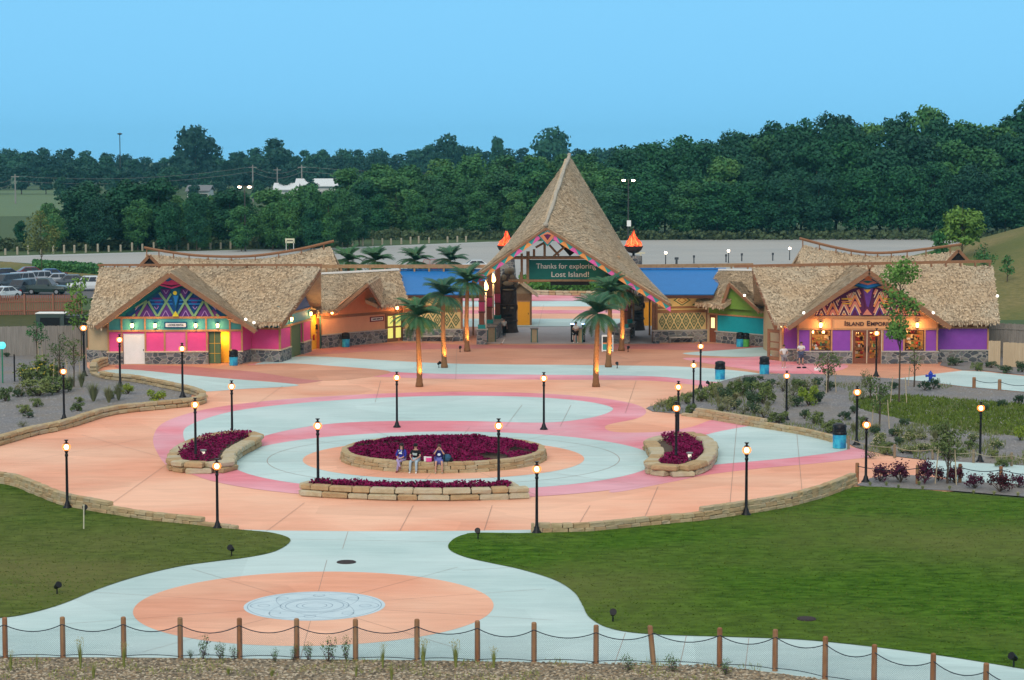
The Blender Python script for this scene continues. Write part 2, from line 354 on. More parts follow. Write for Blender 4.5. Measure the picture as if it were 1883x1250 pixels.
def person(label, loc, rz, J, cloth, fold=1.0, scale=1.0, group=None, cap=None, hair='hair', longhair=False, emblem=None):
    t = thing('person', label, 'person', (0, 0, 0), group)
    names = ['pelvis', 'spine', 'chest', 'neck', 'jaw', 'head', 'crown', 'shL', 'elL', 'wrL', 'hdL', 'shR', 'elR', 'wrR', 'hdR', 'hipL', 'knL', 'anL', 'toL', 'hipR', 'knR', 'anR', 'toR']
    rd = dict(pelvis=.13, spine=.12, chest=.125, neck=.052, jaw=.072, head=.092, crown=.07, sh=.06, el=.042, wr=.028, hd=.034, hip=.085, kn=.057, an=.038, to=.034)
    ed = [('pelvis', 'spine'), ('spine', 'chest'), ('chest', 'neck'), ('neck', 'jaw'), ('jaw', 'head'), ('head', 'crown')]
    for s in 'LR': ed += [('chest', 'sh' + s), ('sh' + s, 'el' + s), ('el' + s, 'wr' + s), ('wr' + s, 'hd' + s), ('pelvis', 'hip' + s), ('hip' + s, 'kn' + s), ('kn' + s, 'an' + s), ('an' + s, 'to' + s)]
    def rr(n): return rd[n if n in rd else n[:-1]] * (fold if n in ('pelvis', 'spine', 'chest') else 1)
    vs, fs = skin([J[n] for n in names], [(names.index(a), names.index(b)) for a, b in ed], [rr(n) for n in names])
    b = MB(); b.add(vs, fs)
    # face: nose, ears, eyes sit on the head; fingers on the hands
    hd = Vector(J['head']); b.ball(hd + Vector((0, -.098, -.015)), (.014, .02, .02), None, 6, 4)
    for sx in (-1, 1): b.ball(hd + Vector((sx * .09, 0, -.01)), (.014, .022, .032), None, 6, 4)
    for s in 'LR':
        w = Vector(J['wr' + s]); h = Vector(J['hd' + s]); d = (h - w).normalized(); sd = d.cross(Vector((0, 0, 1)))
        sd = sd.normalized() if sd.length > .1 else Vector((1, 0, 0)); nn = sd.cross(d)
        for k, (o_, ln) in enumerate(((-.027, .062), (-.009, .074), (.009, .07), (.027, .055))):
            a = h + sd * o_ + d * .02; b.tube([a, a + d * ln * .55 - nn * .006, a + d * ln - nn * .025], [.0095, .009, .007], 6)
        k = 1 if s == 'L' else -1; a = h + sd * .03 * k - d * .01; b.tube([a, a + sd * .028 * k + d * .025, a + sd * .03 * k + d * .052], [.011, .010, .008], 6)
    body = b.build('body', M('skin'), t, True)
    e = MB()
    for sx in (-1, 1): e.ball(hd + Vector((sx * .034, -.088, .012)), (.012, .008, .009), None, 6, 4)
    e.build('eye', M('hair'), body); e = MB(); e.beam(hd + Vector((-.025, -.094, -.05)), hd + Vector((.025, -.094, -.05)), .008, .008); e.build('mouth', M('hair'), body)
    hb = MB(); prof = []
    for i in range(0, 6): a = math.pi * (.42 + .56 * i / 5); prof.append((math.sin(a) * .108, -math.cos(a) * .115))
    hb.lathe(hd + Vector((0, .016, .01)), prof, 12)
    if longhair:
        for sx in (-1, 1): hb.tube([hd + Vector((sx * .085, .03, .05)), hd + Vector((sx * .1, .02, -.1)), hd + Vector((sx * .11, -.03, -.24)), hd + Vector((sx * .1, -.07, -.34))], [.03, .045, .045, .02], 8)
        hb.tube([hd + Vector((0, .08, .05)), hd + Vector((0, .1, -.12)), hd + Vector((0, .12, -.28))], [.07, .08, .05], 8)
    hb.build('hair', M(hair), t, True)
    if cap:
        cb = MB(); cb.lathe(hd + Vector((0, .008, .03)), [(.112, 0), (.112, .03), (.1, .07), (.06, .105), (.01, .115)], 14); cb.box(hd + Vector((0, -.13, .035)), (.15, .12, .014)); cb.build('cap', cap, t, True)
    for (nm, keys, add, m) in cloth:
        ks = list(keys); V = []; RR = []; nm2 = []
        for k in ks:
            if '@' in k:
                a, c, f_ = k.split('@'); f_ = float(f_); V.append(Vector(J[a]).lerp(Vector(J[c]), f_)); RR.append((rr(a) * (1 - f_) + rr(c) * f_) + add); nm2.append(k)
            else: V.append(Vector(J[k])); RR.append(rr(k) + add); nm2.append(k)
        E = []
        if nm in ('shirt', 't_shirt', 'sweatshirt'):
            i = {k.split('@')[0] + ('~' if '@' in k else ''): j for j, k in enumerate(nm2)}
            E = [(i['pelvis'], i['spine']), (i['spine'], i['chest']), (i['chest'], i['chest~'])]
            for s in 'LR':
                E.append((i['chest'], i['sh' + s])); prev = i['sh' + s]
                if 'el' + s in i: E.append((prev, i['el' + s])); prev = i['el' + s]
                for q in ('sh' + s + '~', 'el' + s + '~'):
                    if q in i: E.append((prev, i[q])); prev = i[q]
        elif nm in ('trousers', 'shorts', 'jeans'):
            i = {k.split('@')[0] + ('~' if '@' in k else ''): j for j, k in enumerate(nm2)}
            for s in 'LR':
                E.append((i['pelvis'], i['hip' + s])); prev = i['hip' + s]
                for q in ('hip' + s + '~', 'kn' + s, 'kn' + s + '~', 'an' + s):
                    if q in i: E.append((prev, i[q])); prev = i[q]
        else:
            E = [(j, j + 1) for j in range(len(V) - 1)]
        vs, fs = skin(V, E, RR); c = MB(); c.add(vs, fs); c.build(nm, m, t, True)
    if emblem:
        for mm, pts in emblem:
            c = MB(); n = Vector((0, -1, 0)); c.prism([Vector(p) for p in pts], n, .012); c.build('shirt_print', mm, t)
    t.location = loc; t.rotation_euler[2] = rz; t.scale = (scale,) * 3
    return t
def sit(leg_cross=False, hands='lap', head=(0, -.03, 0), zs=.52):
    J = dict(pelvis=(0, 0, zs + .1), spine=(0, .0, zs + .30), chest=(0, -.01, zs + .50), neck=(0, -.02, zs + .64), jaw=(0, -.045, zs + .71), head=(0, -.04, zs + .79), crown=(0, -.03, zs + .85))
    for s, k in (('L', -1), ('R', 1)):
        J['sh' + s] = (k * .18, 0, zs + .55); J['hip' + s] = (k * .1, -.04, zs + .09); J['kn' + s] = (k * .15, -.45, zs + .06); J['an' + s] = (k * .16, -.47, .08); J['to' + s] = (k * .17, -.6, .035)
        if hands == 'lap': J['el' + s] = (k * .25, -.08, zs + .3); J['wr' + s] = (k * .1, -.27, zs + .2); J['hd' + s] = (k * .045, -.33, zs + .18)
        if hands == 'knees': J['el' + s] = (k * .26, -.12, zs + .3); J['wr' + s] = (k * .13, -.34, zs + .2); J['hd' + s] = (k * .06, -.42, zs + .16)
        if hands == 'face': J['el' + s] = (k * .24, -.2, zs + .42); J['wr' + s] = (k * .1, -.2, zs + .66); J['hd' + s] = (k * .05, -.17, zs + .73)
    if leg_cross:
        J['knL'] = (-.05, -.42, zs + .12); J['anL'] = (.14, -.52, zs - .22); J['toL'] = (.2, -.63, zs - .30)
        J['knR'] = (.02, -.42, zs + .02); J['anR'] = (-.04, -.46, .08); J['toR'] = (-.04, -.59, .035)
    return J
SH = ['pelvis', 'spine', 'chest', 'chest@neck@.55', 'shL', 'shL@elL@.75', 'shR', 'shR@elR@.75']
LSH = ['pelvis', 'spine', 'chest', 'chest@neck@.55', 'shL', 'elL', 'elL@wrL@.5', 'shR', 'elR', 'elR@wrR@.5']
TR = ['pelvis', 'hipL', 'knL', 'anL', 'hipR', 'knR', 'anR']
SO = ['pelvis', 'hipL', 'hipL@knL@.8', 'hipR', 'hipR@knR@.8']
mat('royal_shirt', (.03, .035, .30), rough=.9); mat('navy_shirt', (.02, .02, .14), rough=.9); mat('black_shirt', (.01, .01, .012), rough=.9)
mat('lilac_cloth', (.38, .30, .52), rough=.9); mat('pale_jeans', (.38, .50, .58), rough=.9); mat('blue_shorts', (.14, .16, .45), rough=.9)
mat('white_shoe', (.75, .75, .70), rough=.7); mat('red_shoe', (.20, .03, .04), rough=.7); mat('white_cloth', (.72, .70, .64), rough=.9)
mat('plaid_cloth', (.30, .28, .27), (.16, .15, .16), scale=30, rough=.9); mat('denim', (.07, .09, .15), rough=.9); mat('print_grey', (.40, .48, .46), rough=.8); mat('print_white', (.7, .8, .85), rough=.8)
mat('tan_cloth', (.45, .36, .25), rough=.9); mat('magenta', (.75, .08, .30), rough=.5)
def em(pts, z, y=-.185): return [(a, y, z + c) for a, c in pts]
def shoes(m): return [('shoe', ['anL', 'toL'], .012, m), ('shoe', ['anR', 'toR'], .012, m)]
CEN = G(816, 843)
def seatpos(px, r=5.02):
    # point on the planter wall nearest the camera in that image column
    best = None
    for k in range(-90, 91):
        a = R(-90 + k * .7); p = Vector((CEN.x + r * math.cos(a), CEN.y + r * math.sin(a), 0)); q = pix((p.x, p.y, .6))
        if best is None or abs(q[0] - px) < best[0]: best = (abs(q[0] - px), p, a)
    return best[1], best[2] + R(90)
p_, a_ = seatpos(738)
person('person in blue top and lilac trousers sitting cross legged on planter wall', p_, a_, sit(True, 'lap'),
       [('sweatshirt', LSH, .02, M('royal_shirt')), ('trousers', TR, .014, M('lilac_cloth'))] + shoes(M('red_shoe')), 1.08, longhair=True,
       emblem=[(M('print_white'), em([(-.09, -.02), (.1, -.03), (.08, .06), (-.05, .05)], .93)), (M('print_white'), em([(-.1, .0), (-.05, .0), (-.05, .05), (-.1, .05)], 1.03)), (M('print_white'), em([(.02, 0), (.1, 0), (.09, .05), (.03, .04)], 1.02))])
p_, a_ = seatpos(764)
person('person in black shirt, cap and pale jeans sitting between the two others', p_, a_, sit(False, 'knees'),
       [('t_shirt', SH, .02, M('black_shirt')), ('jeans', TR, .016, M('pale_jeans'))] + shoes(M('white_shoe')), 1.08, cap=M('black_shirt'),
       emblem=[(M('print_grey'), em([(-.1, -.05), (.1, -.06), (.12, .06), (.03, .05), (-.12, .07)], .92))])
p_, a_ = seatpos(807)
person('person in navy shirt and shorts sitting with both hands raised to the face', p_, a_, sit(False, 'face'),
       [('t_shirt', SH, .025, M('navy_shirt')), ('shorts', SO, .03, M('blue_shorts'))] + [('shoe', ['anL', 'toL'], .008, M('tan_cloth')), ('shoe', ['anR', 'toR'], .008, M('tan_cloth'))], 1.3, hair='hair_brown',
       emblem=[(M('print_white'), em([(.08 * math.cos(i), .065 * math.sin(i)) for i in [k * .628 for k in range(10)]], .93, -.22))])
def stand(arms='down', stride=.06):
    J = dict(pelvis=(0, 0, .95), spine=(0, 0, 1.14), chest=(0, -.01, 1.35), neck=(0, -.01, 1.49), jaw=(0, -.035, 1.56), head=(0, -.03, 1.63), crown=(0, -.02, 1.69))
    for s, k in (('L', -1), ('R', 1)):
        J['sh' + s] = (k * .19, 0, 1.4); J['hip' + s] = (k * .1, 0, .9); J['kn' + s] = (k * .12, -.02 + k * stride, .5); J['an' + s] = (k * .13, .02 + k * stride, .08); J['to' + s] = (k * .15, -.11 + k * stride, .035)
        if arms == 'down': J['el' + s] = (k * .26, .02, 1.12); J['wr' + s] = (k * .27, -.05, .88); J['hd' + s] = (k * .27, -.08, .80)
        if arms == 'crossed': J['el' + s] = (k * .27, -.06, 1.14); J['wr' + s] = (k * .08, -.22, 1.14 + k * .02); J['hd' + s] = (-k * .02, -.24, 1.14 + k * .02)
        if arms == 'hip': J['el' + s] = (k * .34, .04, 1.16); J['wr' + s] = (k * .19, -.06, 1.0); J['hd' + s] = (k * .14, -.1, .97)
    return J
person('person in white shirt and plaid shorts standing at the shop corner', G(1441, 677), R(20), stand('hip'),
       [('t_shirt', SH, .022, M('white_cloth')), ('shorts', ['pelvis', 'hipL', 'knL', 'hipR', 'knR'], .03, M('plaid_cloth'))] + shoes(M('white_shoe')), 1.1, hair='hair_brown')
person('person in white shirt and dark shorts with folded arms by the stone wall', G(1473, 671), R(-8), stand('crossed'),
       [('t_shirt', SH, .025, M('white_cloth')), ('shorts', ['pelvis', 'hipL', 'knL', 'hipR', 'knR'], .03, M('denim'))] + shoes(M('hair')), 1.22, hair='hair_brown')
person('person in pale shirt and black shorts standing at the gate turnstile', G(1059, 630.5), R(-35), stand('crossed', .09),
       [('t_shirt', SH, .02, M('white_cloth')), ('shorts', SO, .025, M('black_shirt'))] + shoes(M('white_shoe')), 1.0, cap=M('black_shirt'))
person('person in a long white shirt leaning beside the left carved pillar', G(927, 619), R(30), stand('down'),
       [('t_shirt', SH, .03, M('white_cloth')), ('trousers', TR, .012, M('black_shirt'))], 1.1, scale=.92)

# ================================================================== GROUND
def rect(name, x0, x1, y0, y1, z, m):
    b = MB(); b.add([(x0, y0, z), (x1, y0, z), (x1, y1, z), (x0, y1, z)], [(0, 1, 2, 3)]); return struct(b.build(name, m))
rect('ground', -2500, 2500, -60, 4500, -.03, M('field'))
struct(sheet('gravel_parking_lot', [(-900, 470), (0, 470.5), (265, 463), (620, 455), (900, 444), (1250, 440.5), (1720, 438), (2300, 437), (2300, 500), (1300, 545), (700, 560), (190, 520), (190, 497), (100, 487), (0, 480), (-300, 478)], -.018, M('gravel_lot'), sm=False))
struct(sheet('dry_bank', [(-300, 483), (20, 481), (60, 487), (190, 499), (260, 500), (260, 545), (-300, 545)], -.012, M('dry_grass'), sm=False))
struct(sheet('car_park', [(-300, 497), (60, 503), (200, 512), (200, 548), (-300, 548)], -.008, M('asphalt'), sm=False))
struct(sheet('grass_strip', [(-300, 571), (220, 569), (220, 655), (-300, 655)], -.012, mat('olive_grass', (.085, .085, .03), (.05, .06, .02), scale=1.2, rough=.95, spec=.1), sm=False))
struct(sheet('plaza', [(-300, 900), (-300, 800), (-60, 790), (150, 640), (560, 620), (850, 600), (850, 541), (1300, 541), (1300, 612), (1440, 620), (1900, 640), (2100, 800), (2050, 900), (1572, 905), (1400, 960), (1200, 990), (900, 1010), (500, 1010), (200, 980), (0, 920)], 0, M('orange_paving'), sm=False))
Z = [.004]
struct(sheet('plaza_apron', [(150, 640), (560, 615), (850, 600), (1300, 600), (1440, 620), (1900, 640), (1900, 700), (1640, 704), (1420, 690), (1270, 678), (1000, 672), (850, 670), (600, 664), (540, 700), (350, 690), (170, 672)], .002, M('terracotta_paving'), sm=False))
def lay(name, pts, m, sm=True, world=False, z=None, n=6):
    return struct(sheet(name, pts, z if z is not None else Z[0], m, sm, world=world, n=n))
lay('pink_band', [(318, 862), (287, 828), (283, 800), (305, 775), (380, 752), (500, 736), (650, 726), (800, 720.5), (950, 721.5), (1080, 729), (1160, 741), (1188, 755), (1172, 769), (1115, 782), (1130, 794), (1210, 794), (1270, 785), (1310, 772), (1345, 775), (1400, 782), (1380, 797), (1300, 818), (1200, 835), (900, 800), (600, 830), (400, 872)], M('pink_paving'), z=.004)
lay('blue_swirl', [(352, 822), (337, 800), (350, 781), (420, 758), (520, 744), (650, 734), (800, 728), (950, 729), (1060, 736), (1120, 747), (1122, 757), (1080, 769), (1000, 777), (850, 774), (700, 774.5), (600, 780), (520, 793), (460, 810), (400, 832)], M('blue_paving'), z=.008)
lay('pink_band', [(1120, 905), (1230, 887), (1300, 873), (1400, 861), (1500, 852), (1560, 845), (1610, 837), (1560, 822), (1450, 822), (1320, 835), (1200, 860)], M('pink_paving'), z=.006)
lay('blue_apron', [(1180, 860), (1220, 828), (1290, 802), (1340, 790), (1400, 782), (1470, 790), (1530, 803), (1562, 825), (1480, 839), (1400, 847), (1320, 854), (1250, 862)], M('blue_paving'), z=.010)
lay('pink_ring', circle(CEN.x, CEN.y, 13.3), M('pink_paving'), world=True, z=.012)
lay('blue_ring', circle(CEN.x, CEN.y, 10.85), M('blue_paving'), world=True, z=.016)
lay('orange_ring', circle(CEN.x, CEN.y, 7.2), M('orange_paving'), world=True, z=.020)
# stripes before the buildings
lay('pink_band', [(430, 676), (500, 664), (560, 662), (700, 668), (850, 676), (1100, 680), (1270, 681), (1360, 688), (1330, 712), (1200, 700), (1000, 698), (800, 696), (650, 691), (540, 688), (470, 690), (430, 686)], M('pink_paving'), z=.004)
lay('blue_stripe', [(468, 671), (530, 657), (600, 656), (700, 662), (850, 669), (1100, 671.5), (1270, 675), (1400, 688), (1340, 703), (1200, 692), (1000, 689), (800, 687), (650, 680), (540, 675)], M('blue_paving'), z=.008)
lay('red_band', [(560, 652), (600, 640), (740, 630), (870, 634), (1130, 634), (1210, 632), (1330, 632), (1420, 640), (1330, 646), (1200, 642), (1000, 641), (850, 641), (700, 645), (620, 650)], M('red_paving'), z=.004)
lay('red_band', [(215, 672), (300, 672), (420, 676), (520, 672), (640, 685), (560, 705), (480, 700), (330, 692), (235, 682)], M('red_paving'), z=.0065)
lay('orange_patch', [(330, 671), (430, 672), (520, 668), (600, 672), (720, 684), (600, 700), (470, 684), (400, 678)], M('terracotta_paving'), z=.0085)
lay('blue_stripe', [(180, 684), (230, 679), (330, 688), (430, 697), (550, 708), (450, 715), (350, 720), (260, 707), (195, 694)], M('blue_paving'), z=.0105)
lay('pale_stripe', [(1255, 650), (1340, 643), (1425, 638), (1432, 652), (1350, 656)], M('blue_paving'), z=.008)
lay('red_band', [(1255, 659), (1350, 658), (1440, 655), (1560, 672), (1480, 690), (1360, 677)], M('pink_paving'), z=.0065)
lay('gate_floor', [(878, 632), (905, 600), (1200, 600), (1212, 632)], M('grey_paving'), sm=False, z=.012)
for (y0, y1, m, zz) in ((541, 553, 'pink_paving', .012), (553, 563, 'blue_paving', .012), (570, 576, 'pink_paving', .012), (586, 600, 'blue_paving', .012)):
    lay('far_plaza_band', [(820, y0), (1240, y0), (1240, y1), (820, y1 + 1)], M(m), sm=False, z=zz)
# lower path and medallion
lay('concrete_path', [(-300, 1300), (-300, 1120), (350, 966), (430, 974), (520, 976.5), (650, 977.5), (830, 977), (975, 975), (1100, 1000), (2100, 1150), (2100, 1300)], M('blue_paving'), sm=False, z=.024)
FC = G(578.5, 1115)
lay('orange_circle', circle(FC.x, FC.y, 6.17, 96), M('orange_paving'), world=True, z=.028)
lay('blue_medallion', circle(FC.x, FC.y, 2.43), mat('medallion', (.52, .64, .68), (.44, .57, .62), scale=1.5, rough=.7), world=True, z=.032)
# etched lines of the medallion
b = MB(); zz = .0335
def ringline(b, c, r, w, z, n=64, sx=1, sy=1, ph=0, a0=0, a1=2 * math.pi):
    for i in range(n):
        a = a0 + (a1 - a0) * i / n; c2 = a0 + (a1 - a0) * (i + 1) / n; q = []
        for (t, rr) in ((a, r - w / 2), (c2, r - w / 2), (c2, r + w / 2), (a, r + w / 2)):
            x, y = rr * math.cos(t) * sx, rr * math.sin(t) * sy; q.append((c.x + x * math.cos(ph) - y * math.sin(ph), c.y + x * math.sin(ph) + y * math.cos(ph), z))
        b.add(q, [(0, 1, 2, 3)])
for r in (.42, .62, 1.0, 1.18, 2.3): ringline(b, FC, r, .035, zz)
for k in range(3): ringline(b, FC, 1.7, .03, zz, 48, 1.3, .62, k * math.pi / 3)
for k in range(8):
    a = k * math.pi / 4; c = Vector((FC.x + 1.75 * math.cos(a), FC.y + 1.75 * math.sin(a), 0)); ringline(b, c, .2, .03, zz, 20)
struct(b.build('medallion_lines', mat('etch', (.30, .42, .50), rough=.8)))
# joints
b = MB()
def line(b, p, q, w=.03, z=.03):
    w *= .6
    d = (q - p).normalized(); s = Vector((-d.y, d.x, 0)) * w / 2; b.add([(v.x, v.y, z) for v in (p - s, q - s, q + s, p + s)], [(0, 1, 2, 3)])
for k in range(10): a = R(20 + 36 * k); line(b, Vector((FC.x + 2.45 * math.cos(a), FC.y + 2.45 * math.sin(a), 0)), Vector((FC.x + 8.5 * math.cos(a), FC.y + 8.5 * math.sin(a), 0)), .025, .0335)
for k in range(14): a = R(8 + 360 / 14 * k); line(b, Vector((CEN.x + 5.4 * math.cos(a), CEN.y + 5.4 * math.sin(a), 0)), Vector((CEN.x + 12.8 * math.cos(a), CEN.y + 12.8 * math.sin(a), 0)), .03, .0235)
ringline(b, CEN, 9.0, .03, .0235)
for (p, q) in (((560, 925), (480, 985)), ((760, 930), (735, 977)), ((905, 930), (890, 977)), ((1085, 930), (1060, 972)), ((1210, 895), (1180, 965)), ((1355, 780), (1342, 930)), ((1465, 795), (1475, 905)),
               ((960, 745), (930, 785)), ((1050, 745), (1030, 785)), ((1170, 700), (1150, 760)), ((840, 640), (838, 700)), ((700, 700), (690, 740)), ((520, 710), (470, 745)), ((150, 800), (330, 850)), ((40, 850), (300, 800)), ((320, 845), (200, 930)),
               ((400, 990), (1000, 1000)), ((640, 978), (630, 1010)), ((1150, 1165), (1130, 1222)), ((1262, 1170), (1250, 1226)), ((1377, 1175), (1370, 1232)), ((1450, 650), (1500, 690)), ((1000, 560), (990, 600)), ((1000, 1040), (850, 1050))):
    line(b, G(*p), G(*q), .03, .0275)
struct(b.build('pavement_joints', M('joint')))
# lawns
LL = [(-120, 880), (20, 892), (62, 908), (110, 928), (200, 945), (300, 960), (400, 971), (450, 976), (500, 981), (532, 991), (528, 1003), (500, 1017), (450, 1027), (400, 1033), (330, 1043), (250, 1062), (180, 1085), (120, 1110), (60, 1128), (0, 1138), (-120, 1145)]
RLN = [(880, 981), (975, 981.5), (1100, 977), (1210, 966), (1300, 957), (1430, 937), (1500, 919), (1560, 899), (1600, 896), (1700, 902), (1883, 918), (2050, 930), (2050, 1262), (1883, 1232), (1700, 1203), (1500, 1180), (1350, 1173), (1200, 1168), (1125, 1158), (1085, 1138), (1070, 1112), (1055, 1090), (1020, 1068), (960, 1049), (900, 1036), (860, 1027), (832, 1016), (824, 1005), (835, 992), (855, 984)]
lay('lawn', LL, M('lawn'), z=.045); lay('lawn', RLN, M('lawn_right'), z=.045)
# grass blades that roughen the lawns and their rims
def inside(p, poly):
    c = False; j = len(poly) - 1
    for i in range(len(poly)):
        if (poly[i][1] > p[1]) != (poly[j][1] > p[1]) and p[0] < (poly[j][0] - poly[i][0]) * (p[1] - poly[i][1]) / (poly[j][1] - poly[i][1]) + poly[i][0]: c = not c
        j = i
    return c
gm = mat('grass_blade', (.105, .185, .020), (.030, .080, .006), scale=2.2, dist=.6, rough=.9, spec=.02, big=(.06, (.16, .15, .055), .5))
b = MB()
for poly, cnt, box in ((spline(LL), 16000, (-40, 560, 885, 1145)), (spline(RLN), 36000, (820, 1920, 893, 1240))):
    wp = [(G(x, y).x, G(x, y).y) for x, y in poly]
    x0 = min(p[0] for p in wp); x1 = max(p[0] for p in wp); y0 = min(p[1] for p in wp); y1 = max(p[1] for p in wp)
    for _ in range(cnt):
        p = (random.uniform(x0, x1), random.uniform(y0, y1))
        q = pix((p[0], p[1], 0))
        if not (-10 < q[0] < 1893 and q[1] < 1262) or not inside(p, wp): continue
        a = random.random() * 6.28; h = random.uniform(.01, .04); w = random.uniform(.02, .05); c, s = math.cos(a) * w, math.sin(a) * w
        b.add([(p[0] - c, p[1] - s, .04), (p[0] + c, p[1] + s, .04), (p[0] + random.uniform(-.05, .05), p[1] + random.uniform(-.05, .05), .045 + h)], [(0, 1, 2)])
struct(b.build('lawn_grass', gm), 'stuff')
b = MB(); poly = [(1570, 742), (1600, 730), (1680, 728), (1760, 735), (1900, 745), (2040, 760), (2040, 815), (1900, 805), (1800, 795), (1700, 782), (1640, 767), (1590, 755)]
wp = [(G(x, y).x, G(x, y).y) for x, y in spline(poly)]; x0 = min(p[0] for p in wp); x1 = 36; y0 = min(p[1] for p in wp); y1 = max(p[1] for p in wp)
for _ in range(16000):
    p = (random.uniform(x0, x1), random.uniform(y0, y1))
    if not inside(p, wp): continue
    a = random.random() * 6.28; h = random.uniform(.08, .22); w = random.uniform(.03, .07); c, s_ = math.cos(a) * w, math.sin(a) * w
    b.add([(p[0] - c, p[1] - s_, .03), (p[0] + c, p[1] + s_, .03), (p[0] + random.uniform(-.1, .1), p[1] + random.uniform(-.1, .1), .04 + h)], [(0, 1, 2)])
struct(b.build('rough_grass_blades', mat('rough_blade', (.13, .185, .03), (.07, .115, .02), scale=.6, rough=.9, spec=.1)), 'stuff')
# gravel beds
LB = [(-300, 850), (-60, 818), (0, 800), (100, 775), (200, 752), (300, 740), (352, 730), (352, 720), (300, 704), (235, 693), (175, 688), (160, 676), (158, 654), (-300, 650)]
RB = [(1188, 751), (1230, 736), (1290, 715), (1330, 700), (1372, 690), (1420, 687.5), (1500, 688), (1580, 692), (1660, 698), (1770, 712), (1883, 722), (2050, 735), (2050, 870), (1883, 857), (1760, 850), (1700, 846), (1640, 839), (1575, 824), (1545, 808), (1480, 795), (1390, 780), (1300, 766), (1250, 761), (1200, 757)]
lay('gravel_bed', LB, M('slate_gravel'), sm=False, z=.03); lay('gravel_bed', RB, M('slate_gravel'), sm=False, z=.03)
lay('gravel_bed', [(1574, 893), (1600, 880), (1640, 872), (1700, 876), (1760, 885), (1850, 889), (2050, 900), (2050, 928), (1883, 914), (1750, 903), (1600, 896)], M('slate_gravel'), sm=False, z=.03)
lay('gravel_bed', [(1728, 672), (1740, 655), (2050, 655), (2050, 700), (1883, 690), (1800, 681), (1770, 681)], M('slate_gravel'), sm=False, z=.03)
lay('grass_patch', [(1570, 742), (1600, 730), (1680, 728), (1760, 735), (1900, 745), (2040, 760), (2040, 815), (1900, 805), (1800, 795), (1700, 782), (1640, 767), (1590, 755)], mat('rough_grass', (.13, .16, .035), (.06, .09, .02), scale=3, rough=.95, bump=.8, spec=.1), z=.036)
lay('side_path', [(1648, 697), (1710, 689), (1770, 682), (1800, 683), (1883, 692), (2050, 705), (2050, 735), (1883, 721), (1770, 711), (1700, 702)], M('blue_paving'), sm=False, z=.034)
lay('side_path', [(1700, 868), (1703, 846), (1760, 850), (1883, 857), (2050, 870), (2050, 902), (1883, 891), (1760, 886)], M('blue_paving'), sm=False, z=.033)
lay('pebble_bed', [(-200, 1211), (0, 1210.5), (230, 1211.5), (440, 1213.5), (700, 1216), (900, 1219), (1100, 1223), (1250, 1228), (1370, 1233), (1440, 1242), (1500, 1251), (1600, 1268), (1700, 1300), (-200, 1300)], M('pebble_bed'), sm=False, z=.05)
b = MB(); pm = [mat('pebble_pale', (.50, .43, .32), rough=.9), mat('pebble_brown', (.28, .20, .12), rough=.9), mat('pebble_dark', (.11, .09, .065), rough=.9), mat('pebble_tan', (.38, .30, .2), rough=.9)]
k = 0
while k < 9000:
    px = random.uniform(-15, 1560); py = random.uniform(1211, 1262)
    lim = 1213 + max(0, px - 400) * .012 + (max(0, px - 1300) * .12 if px > 1300 else 0)
    if py < lim: k += 1; continue
    p = G(px, py); r = random.uniform(.02, .05); rz = random.random() * 3; m = random.choice(pm)
    vs = []
    for (x, y, z_) in ((1, 0, 0), (0, 1, 0), (-1, 0, 0), (0, -1, 0), (0, 0, .7), (.6, .6, .35), (-.6, .6, .35), (-.6, -.6, .35), (.6, -.6, .35)):
        vs.append((p.x + r * (x * math.cos(rz) - y * math.sin(rz)) * 1.3, p.y + r * (x * math.sin(rz) + y * math.cos(rz)), .05 + r * z_ * random.uniform(.8, 1.2)))
    b.add(vs, [(0, 5, 8), (0, 1, 5), (1, 6, 5), (1, 2, 6), (2, 7, 6), (2, 3, 7), (3, 8, 7), (3, 0, 8), (5, 6, 4), (6, 7, 4), (7, 8, 4), (8, 5, 4)], m); k += 1
struct(b.build('pebbles', pm[0]), 'stuff')
# manholes
for (px, py, r, lb, cat) in ((637, 1035, .37, 'dark round iron manhole cover in the pale path above the circle', 'manhole'), (1483, 1141, .32, 'dark oval cover sunk in the right lawn', 'drain cover')):
    b = MB(); c = G(px, py); b.lathe(c + Vector((0, 0, .02)), [(r, 0), (r, .03 if px < 1000 else .06), (r * .93, .04 if px < 1000 else .07), (r * .9, .035)], 28, M('cover_iron'))
    for k in range(-3, 4): b.box(c + Vector((0, k * r * .22, .058 if px < 1000 else .09)), (math.sqrt(max(.01, 1 - (k * .22) ** 2)) * r * 1.7, .04, .012), M('cover_iron'))
    tag(b.build('manhole_cover', M('cover_iron')), lb, cat)

